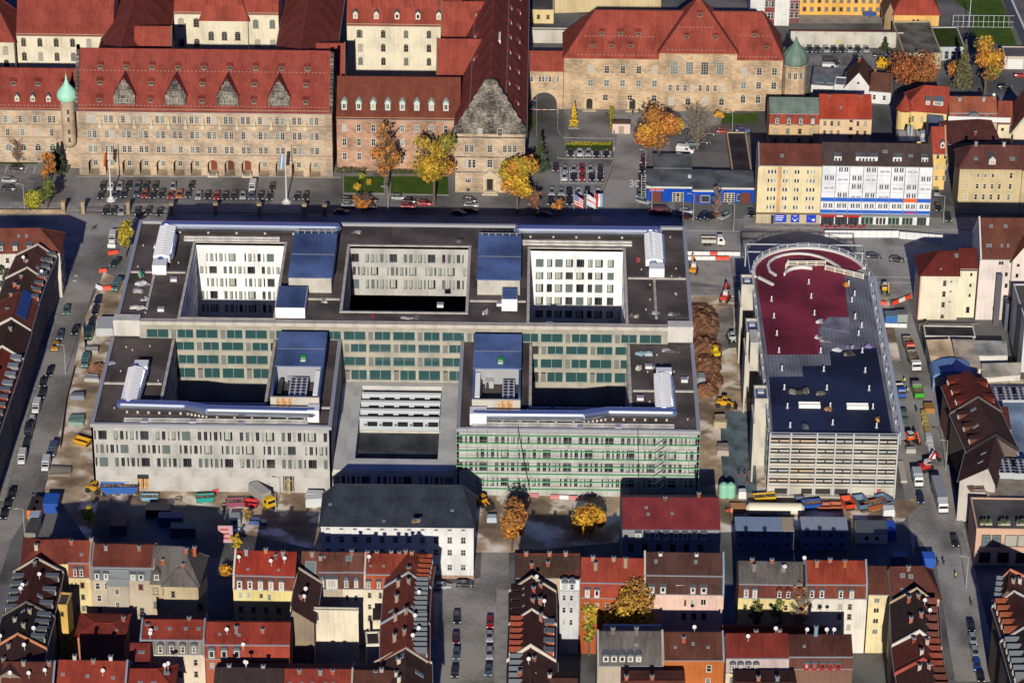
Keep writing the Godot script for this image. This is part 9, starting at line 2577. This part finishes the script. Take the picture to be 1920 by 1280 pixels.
	# goods on the roofs
	var roof_goods:=[[V(-95.2,21.7,7.4),"#5aa088",1.8,1.8,"green-sheeted stack at the head of the rear west roof"],[V(-94.3,21.7,12.2),"#c8c8c8",3.4,1.0,"white pallet row below the green sheets on the rear west roof"],[V(-94,21.7,16.4),"#8a8c88",3.4,1.1,"grey bundle in the middle of the rear west roof"],[V(-93.3,21.7,20.4),"#c4c6c4",3.0,1.0,"white bundle next to the stair head on the rear west roof"],[V(-94.1,21.7,24.9),"#d8d4c8",4.2,0.8,"slatted cream stack nearest the west stair head"],[V(-98.5,17.7,46.8),"#a8b4c4",2.0,0.7,"blue-white foil heap on the front west roof"],
		[V(33.2,17.7,38.8),"#98b4c0",4.0,1.0,"blue-white insulation heap on the front east roof"],[V(39.5,17.7,37.1),"#8c8a94",6.0,0.7,"grey roll of membrane on the front east roof"],[V(31.6,17.7,46.6),"#d8d0c0",1.4,1.4,"cream stacked boxes on the front east roof"],[V(34.6,17.7,45.5),"#84b0a0",2.2,0.6,"green-white foil on the front east roof"],[V(30.7,21.7,26.3),"#8c7c70",1.8,0.9,"brown heap of rubble at the rear east court"],[V(40.2,21.7,25),"#a4a8ac",3.4,0.7,"slatted grey pallets near the east stair head"],[V(36.2,21.7,24.6),"#94a8b4",2.0,0.5,"crumpled blue foil on the rear east roof"],[V(-6.7,21.7,25.7),"#a4a8b4",1.2,1.4,"wrapped tool pile south of the east plant room"],[V(-25.4,21.7,28.3),"#c4c0bc",4.0,0.3,"white strips laid on the middle roof"],[V(-34.6,21.7,28),"#a83c3c",1.6,0.3,"red-grey sheets on the middle roof"],[V(-40.8,21.7,-19),"#84888c",3.4,0.8,"grey pallets at the north edge of the roof"],[V(-13.9,21.7,-14.4),"#54565c",2.4,0.9,"dark machine at the north edge near the east plant room"],[V(-47.4,21.7,20.2),"#c4c4bc",1.6,0.8,"white tub beside the west plant room"],[V(10.2,17.7,66.6),"#4c7ca0",1.6,0.6,"blue sheet by the front east court"],[V(32.3,21.7,-4.1),"#b83038",0.8,1.4,"red cylinder stack near the rear east duct"],[V(-20.8,17.7,119.7),"#8c6c3c",2.2,0.6,"brown timber pallet at the corner of the front west roof"],
		[V(69.7,16.5,55.4),"#5c5a4c",3.0,1.2,"green-brown bundle on the navy roof, western"],[V(72.7,16.5,55.1),"#64624e",2.6,1.3,"green-brown bundle on the navy roof, middle"],[V(75.6,16.5,55.8),"#5c564a",2.2,1.3,"green-brown bundle on the navy roof, eastern"],[V(78.1,16.5,18.3),"#c8ccd0",2.0,1.0,"white pile beside the pale membrane on the car park roof"],[V(77.1,16.5,26.8),"#dcdad4",1.6,0.8,"white sheet at the edge of the maroon roof"],[V(79,16.5,28.4),"#a89c9c",3.0,0.4,"scattered tools between maroon and grey roof"],[V(81.6,16.5,33.5),"#d0d4d8",2.4,0.7,"white sacks at the edge of the navy roof"],[V(84.9,16.5,31.7),"#907ca8",1.6,0.9,"lilac stack of rolls on the grey roof"],[V(89.1,16.5,31.6),"#7c6cb0",1.8,1.0,"violet stack of rolls near the east roof edge"],[V(84.7,16.5,35.7),"#605c4a",3.2,1.1,"dark cable heap at the top of the navy roof"],[V(77.5,16.5,63.5),"#a0703c",2.4,1.0,"brown machine on the navy roof"],[V(70.9,16.5,72.7),"#94969c",1.6,1.3,"grey frame near the front edge of the navy roof"],[V(88.4,16.5,68.6),"#e0a02c",1.0,1.2,"yellow can near the south-east roof corner"],[V(86.2,16.5,-1.7),"#d8902c",1.2,1.3,"orange machine at the grey edge of the maroon roof"]]
	for q in roof_goods:
		var g:=thing("material_stack",q[4],"pile",q[0])
		var rr:=RandomNumberGenerator.new()
		rr.seed=int(q[0].x*13+q[0].z*5)+3
		for i in 4:
			var c:=Color(q[1])
			c=c.lightened(rr.randf()*0.4) if rr.randf()<0.5 else c.darkened(rr.randf()*0.5)
			b=MB.new(paint("#"+c.to_html(false),0.75))
			var l: float=q[2]*rr.randf_range(0.35,0.7)
			b.t=Transform3D(Basis(Vector3.UP,rr.randf_range(-0.6,0.6)),V(rr.randf_range(-0.35,0.35)*q[2],0,rr.randf_range(-0.4,0.4)))
			var h: float=q[3]*rr.randf_range(0.4,1.0)
			b.ext(PackedVector2Array([W(-l/2,0),W(l/2,0),W(l/2-0.15,h*0.8),W(0.1,h),W(-l/2+0.1,h*0.7)]),-0.5,0.5,"z")
			put(b,"bundle",g)
	for q in [[V(-67.8,0,85.7),"western"],[V(-79,0,82.7),"eastern"]]:
		b=MB.new(paint("#8c8478",0.9))
		b.lathe(Vector3.ZERO,[W(0.9,0),W(0.9,0.8),W(0.7,0.8),W(0.7,0.1)],14)
		one(b,"concrete_ring","concrete shaft ring lying at the edge of the yard's shadow, %s one" % q[1],"concrete ring",q[0])
	for q in [[V(51.7,0,77.3),"left"],[V(53.4,0,77.3),"right"]]:
		b=MB.new(M("green tank",Color(0.20,0.42,0.30),0.35))
		b.lathe(Vector3.ZERO,[W(0,0),W(1.1,0),W(1.2,0.4),W(1.2,3.0),W(0.9,3.5),W(0.4,3.7),W(0.4,3.9),W(0,3.9)],16)
		one(b,"green_tank","upright pale green tank at the end of the teal slab, %s one of two" % q[1],"tank",q[0])
	b=MB.new(paint("#c8a0a4",0.8))
	b.bx(-1.7,1.7,2.0,6.6,-0.1,0.1)
	b.use(paint("#b8404c"))
	for i in 3:
		b.bx(-1.3,1.3-i*0.3,3.0+i*1.2,3.45+i*1.2,0.1,0.14)
	b.use(paint("#6c6c68")).tube(V(-1.2,0,0),V(-1.2,2.4,0),0.1).tube(V(1.2,0,0),V(1.2,2.4,0),0.1)
	one(b,"site_sign","pink and white site sign board standing in the yard","sign",V(-65.7,0,104.3))

# ---------------------------------------------------------------- street furniture
func street_things() -> void:
	# forecourt fence with stone pillars
	var f:=thing("forecourt_fence","iron fence with sandstone pillars between the forecourt and the wide road","fence",V(-120.8,0,-72.5))
	var x0: float=V(-120.8,0,-72.5).x
	for x in [V(-126.2,0,-75.2).x,V(-120.7,0,-73.1).x,V(-108.1,0,-72.8).x,V(-95.9,0,-73.2).x,V(-83.6,0,-73.5).x,V(-71.4,0,-73.8).x,V(-58.8,0,-74.1).x,V(-53.1,0,-74.3).x]:
		var b:=MB.new(wall_m("#c9b494","stone"))
		b.bx(x-x0-0.5,x-x0+0.5,0,3.4,-0.5,0.5).bx(x-x0-0.65,x-x0+0.65,3.4,3.7,-0.65,0.65)
		put(b,"pillar",f)
	for i in 22:
		var b:=MB.new(paint("#2a2a2c"))
		var x:=i*3.1-1.0
		b.bx(x,x+3.1,0.3,0.36,0,0.06).bx(x,x+3.1,1.7,1.76,0,0.06)
		for k in 8:
			b.bx(x+k*0.39,x+k*0.39+0.05,0,2.0,0,0.05)
		put(b,"railing",f)
	var b:=MB.new(wall_m("#c4ae90","stone"))
	b.bar(V(-146.7,0.6,-71.7)-V(-136.5,0,-73.2),V(-126.3,0.6,-72.3)-V(-136.5,0,-73.2),0.4,1.2)
	one(b,"garden_wall","low sandstone wall in front of the western car park","wall",V(-136.5,0,-73.2))
	# flagpoles
	for q in [[V(-113.9,0,-80.9),["#181818","#b81c1c","#d8961c"],"tall white flagpole with a black, red and gold flag, western one"],[V(-64.4,0,-80.6),["#6c9cd4","#dfe4ec","#6c9cd4"],"tall white flagpole with a blue and white flag, eastern one"]]:
		var t:=thing("flagpole",q[2],"flagpole",q[0])
		b=MB.new(paint("#e2e0da",0.4))
		b.tube(V(0,1.0,0),V(0,16.8,0),0.24,0.1,10)
		b.lathe(Vector3.ZERO,[W(1.3,0),W(1.3,0.5),W(0.8,0.6),W(0.6,1.2),W(0.25,1.3)],12)
		put(b,"pole",t)
		b=MB.new(paint(q[1][0],0.8))
		for i in 3:
			b.use(paint(q[1][i],0.8))
			for k in 4:
				var z0:=sin(i*3+k*1.3)*0.12
				b.q(V(-0.3-i*0.35-k*0.12,15.0-k*1.1,z0),V(-0.65-i*0.35-k*0.12,14.9-k*1.1,z0+0.1),V(-0.75-i*0.35-k*0.12,13.8-k*1.1,0.1),V(-0.4-i*0.35-k*0.12,13.9-k*1.1,0))
		put(b,"flag",t)
	# three flags at the drive car park
	for q in [[V(16.5,0,-75.6),"us","flag with red and white stripes at the drive car park"],[V(20,0,-75.7),"cross","pale flag with a red cross at the drive car park"],[V(22.2,0,-75.8),"bars","red, white and blue flag with upright bars at the drive car park"]]:
		var t:=thing("flagpole",q[2],"flag",q[0])
		b=MB.new(paint("#c9c7c0"))
		b.tube(Vector3.ZERO,V(0,7.4,0),0.07)
		put(b,"pole",t)
		b=MB.new(paint("#dcdcdc",0.8))
		for i in 9:
			var hue:="#c42430" if i % 2==0 else "#e6e2de"
			if q[1]=="cross":
				hue="#d8dce6" if i != 4 else "#c42430"
			elif q[1]=="bars":
				hue="#c42430" if i<4 else ("#e6e6e6" if i<6 else "#8fb0d8")
			b.use(paint(hue,0.8))
			for k in 5:
				var w0:=sin(k*1.2+i*0.4)*0.2
				var w1:=sin((k+1)*1.2+i*0.4)*0.2
				if q[1]=="bars":
					b.q(V(0.1+i*0.24,6.4-k*0.8,w0),V(0.34+i*0.24,6.4-k*0.8,w0),V(0.34+i*0.24,5.6-k*0.8,w1),V(0.1+i*0.24,5.6-k*0.8,w1))
				else:
					b.q(V(0.1+k*0.5,3.0+i*0.36-k*0.3,w0),V(0.6+k*0.5,3.0+i*0.36-k*0.3-0.3,w1),V(0.6+k*0.5,3.36+i*0.36-k*0.3-0.3,w1),V(0.1+k*0.5,3.36+i*0.36-k*0.3,w0))
		if q[1]=="us":
			b.use(paint("#5c84b8",0.8)).q(V(0.1,4.7,0.25),V(1.3,4.0,0.3),V(1.3,5.6,0.3),V(0.1,6.3,0.25))
		put(b,"cloth",t)
	# lamp posts
	for q in [[V(37.1,0,-100.4),"beside the roof ladder of the blue workshop"],[V(63.1,0,-126.6),"above the dark shed behind the workshop"],[V(49.8,0,-72),"in the yard of the blue workshop, western"],[V(60.8,0,-66),"in the yard of the blue workshop, eastern"],[V(38.3,0,-76.7),"at the entrance of the blue workshop yard"],[V(-35.5,0,-74.2),"at the road before the broad yellow tree"],[V(-113.9,0,20.4),"on the western street beside the hoarding"],[V(-113.2,0,101),"at the lower end of the western street"],[V(105.8,0,116.9),"beside the cyclist on the eastern street"],[V(106.5,0,63.6),"on the pavement by the long grey lorry"],[V(119.6,0,-72.5),"at the lane mouth by the white office"],[V(-137.2,0,-73.2),"in front of the western car park"],[V(-55.2,0,88.3),"at the edge of the site beside the yellow-cabbed lorry"],[V(46.7,0,-68.4),"at the kerb behind the north-east corner of the office"]]:
		b=MB.new(paint("#b4b6b2",0.5))
		b.tube(Vector3.ZERO,V(0,8.4,0),0.1,0.06,6).tube(V(0,8.3,0),V(-1.2,8.7,0.2),0.05).bx(-1.9,-1.1,8.62,8.78,0.05,0.35)
		one(b,"street_lamp","slim grey street lamp "+q[1],"street lamp",q[0],0,"street lamps")
	# little gate hut and planter bed on the drive
	b=MB.new(paint("#dcc4bc"))
	b.bx(-2.6,2.6,0,3.2,-1.4,0)
	b.use(paint("#4c2c2c")).bx(-2.8,2.8,3.2,3.6,-1.6,0.2)
	b.use(paint("#a8958c")).bx(-0.8,0.8,0,2.4,0,0.05)
	one(b,"gate_hut","small pale pink gate hut at the top of the street beside the drive","hut",V(30.7,0,-129.6))
	b=MB.new(paint("#8c8478"))
	b.bx(-1.6,1.6,0,0.5,-1.2,-0.9).bx(-1.6,1.6,0,0.5,0.9,1.2).bx(-1.6,-1.3,0,0.5,-0.9,0.9).bx(1.3,1.6,0,0.5,-0.9,0.9)
	one(b,"tree_bed","square stone surround of the small bright yellow tree","planter",V(16.8,0,-133.6))
	for q in [[V(30.2,0,-131.2),V(32.6,0,-131.3)]]:
		pass
	var gr:=thing("drive_railing","low steel railing beside the gate hut","railing",V(32.8,0,-131.7))
	for i in 4:
		b=MB.new(paint("#77797a"))
		for y in [0.5,1.0,1.5]:
			b.bx(i*1.25,i*1.25+1.25,y,y+0.08,0,0.08)
		b.bx(i*1.25,i*1.25+0.1,0,1.6,0,0.1)
		put(b,"panel",gr)
	var wall_:=thing("drive_wall","pale stone wall and bollards between the drive car park and the street","wall",V(28.6,0,-125.1))
	for q in [[V(28.6,0,-130),V(28.4,0,-117.8)],[V(28.1,0,-109.1),V(24.9,0,-90.5)],[V(24.9,0,-90.5),V(23.1,0,-76.9)]]:
		b=MB.new(wall_m("#b8aa98"))
		b.bar(q[0]+Vector3.UP*0.6-wall_.position,q[1]+Vector3.UP*0.6-wall_.position,0.4,1.2)
		put(b,"wall_run",wall_)
	# site hoarding along the western street
	var hd:=thing("site_hoarding","low timber hoarding along the western street","fence",V(-111,0,80))
	for q in [[V(-111.8,0,17.1),V(-111.8,0,36)],[V(-111.8,0,36),V(-110.3,0,59.1)],[V(-109.5,0,13.3),V(-112.6,0,-5.7)]]:
		var n:=int((q[1]-q[0]).length()/2.0)
		for i in n:
			b=MB.new(M("hoarding boards",Color(0.24,0.20,0.15),0.9,"boards",2.0))
			b.bar(q[0].lerp(q[1],float(i)/n)+Vector3.UP*0.7-hd.position,q[0].lerp(q[1],(i+0.96)/n)+Vector3.UP*0.7-hd.position,0.1,1.4)
			put(b,"panel",hd)
	# red and white pavilions of the shop terrace
	for q in [[V(88,0,-68.9),"western"],[V(94.9,0,-69.1),"eastern"]]:
		var t:=thing("terrace_tables","cluster of red tables and chairs before the white office, %s one" % q[1],"outdoor furniture",q[0])
		for i in 5:
			b=MB.new(paint("#b81c24",0.6))
			b.lathe(V(-2.4+i*1.2,0,(i % 2)*1.1),[W(0.06,0),W(0.06,0.7),W(0.5,0.72),W(0.5,0.78),W(0,0.78)],8)
			b.bx(-2.7+i*1.2,-2.3+i*1.2,0.4,0.48,0.5,0.9).bx(-2.7+i*1.2,-2.3+i*1.2,0.48,0.95,0.86,0.9)
			put(b,"table",t)

# ---------------------------------------------------------------- people
func person(label: String,at: Vector3,turn: float,top: String,legs: String,stride:=0.18) -> void:
	var t:=thing("person",label,"person",at,deg_to_rad(turn))
	var b:=MB.new(paint(legs,0.9))
	for s in [-1,1]:
		b.tube(V(s*0.1,0.9,0),V(s*0.1,0.48,s*stride*0.6),0.095,0.07,8)
		b.tube(V(s*0.1,0.48,s*stride*0.6),V(s*0.1,0.08,s*stride),0.07,0.05,8)
		b.bx(s*0.1-0.05,s*0.1+0.05,0,0.08,s*stride-0.08,s*stride+0.18)
	b.use(paint(top,0.9)).lathe(Vector3.ZERO,[W(0,0.86),W(0.17,0.88),W(0.16,1.05),W(0.21,1.35),W(0.17,1.46),W(0.06,1.5)],10)
	for s in [-1,1]:
		b.tube(V(s*0.21,1.42,0),V(s*0.27,1.14,-s*stride*0.4),0.06,0.05,7)
		b.tube(V(s*0.27,1.14,-s*stride*0.4),V(s*0.26,0.9,-s*stride*0.2+0.12),0.05,0.04,7)
	b.use(M("skin",Color(0.45,0.27,0.19),0.7)).tube(V(0,1.48,0),V(0,1.56,0),0.055,0.055,8).lathe(V(0,1.54,0.01),[W(0,0),W(0.07,0.04),W(0.095,0.12),W(0.085,0.2),W(0,0.24)],10)
	for s in [-1,1]:
		b.lathe(V(s*0.26,0.84,-s*stride*0.2+0.13),[W(0,0),W(0.04,0.04),W(0,0.1)],6)
	b.use(paint("#2c2018")).lathe(V(0,1.62,-0.015),[W(0.1,0),W(0.105,0.08),W(0.07,0.15),W(0,0.18)],10)
	put(b,"body",t)

func people() -> void:
	for q in [[V(55.9,0,67.8),"#20242c","#d0202c","worker in a dark top and red trousers on the teal slab, westernmost"],[V(57.3,0,68),"#20242c","#c8202c","worker in dark top and red trousers, middle of three on the teal slab"],[V(58.6,0,67.2),"#8a7a3c","#c8303c","worker in a sandy top and red trousers on the teal slab, easternmost"],[V(57.8,0,71.2),"#1c2028","#d0202c","worker in a dark top and red trousers on the teal slab, nearest the viewer"],[V(100.2,0,107.3),"#241c1c","#1c1c20","walker in dark clothes at the blue toilet container, left of the pair"],[V(101.6,0,107),"#2c2438","#141418","walker in dark clothes at the blue toilet container, right of the pair"],[V(103.8,0,112.9),"#b8e41c","#2a2a2e","person in a bright yellow-green vest on the eastern street"],[V(106.1,0,124.3),"#1c2034","#16161c","walker in dark blue on the lower eastern street"],[V(34.4,0,-142.9),"#181c28","#14141a","walker in black before the arched door, left of the pair"],[V(36.3,0,-144.2),"#20222c","#14141a","walker in black before the arched door, right of the pair"],[V(26.6,0,-141.5),"#2a2c30","#1c1c20","person standing beside the yellowing hedge"],[V(100.4,0,20),"#cfe04c","#20242c","worker in a yellow vest by the tipper lorry"],[V(100.7,0,25.2),"#d4dc8c","#14161c","worker in a pale vest south of the first vest wearer"],[V(102,0,34.9),"#1c2028","#14161c","worker in dark clothes by the yellow crates"],[V(52.1,0,85.8),"#e8482c","#2a2420","worker in an orange vest at the fence by the wine red roof, left one"],[V(52.9,0,85.5),"#e8482c","#2a2420","worker in an orange vest at the fence by the wine red roof, right one"],[V(2.2,0,10.3),"#cfd0d0","#404048","x"]]:
		if q[3]=="x":
			continue
		person(q[3],q[0],rng.randf_range(0,360),q[1],q[2])
	var t:=thing("bicycle_rider","cyclist on the crossing at the head of the western street","cyclist",V(-116.5,0,-61.9))
	var b:=MB.new(paint("#1c1c20"))
	for x in [-0.55,0.55]:
		for i in 12:
			b.bar(V(x+cos(TAU*i/12)*0.34,0.36+sin(TAU*i/12)*0.34,0),V(x+cos(TAU*(i+1)/12)*0.34,0.36+sin(TAU*(i+1)/12)*0.34,0),0.05)
	b.bar(V(-0.55,0.36,0),V(-0.1,0.9,0),0.05).bar(V(-0.1,0.85,0),V(0.45,0.95,0),0.05).bar(V(0.55,0.36,0),V(0.42,1.05,0),0.05)
	put(b,"bicycle",t)
	b=MB.new(paint("#20242c"))
	b.tube(V(-0.1,0.98,0),V(0.2,1.5,0),0.17,0.15,8).tube(V(-0.05,0.95,0.1),V(0.1,0.4,0.1),0.09,0.06,7).tube(V(-0.05,0.95,-0.1),V(0.15,0.45,-0.1),0.09,0.06,7).tube(V(0.2,1.42,0.16),V(0.45,1.08,0.16),0.05,0.04,6).tube(V(0.2,1.42,-0.16),V(0.45,1.08,-0.16),0.05,0.04,6)
	b.use(M("skin",Color(0.45,0.27,0.19),0.7)).lathe(V(0.26,1.52,0),[W(0,0),W(0.09,0.08),W(0.08,0.2),W(0,0.25)],8)
	put(b,"body",t)
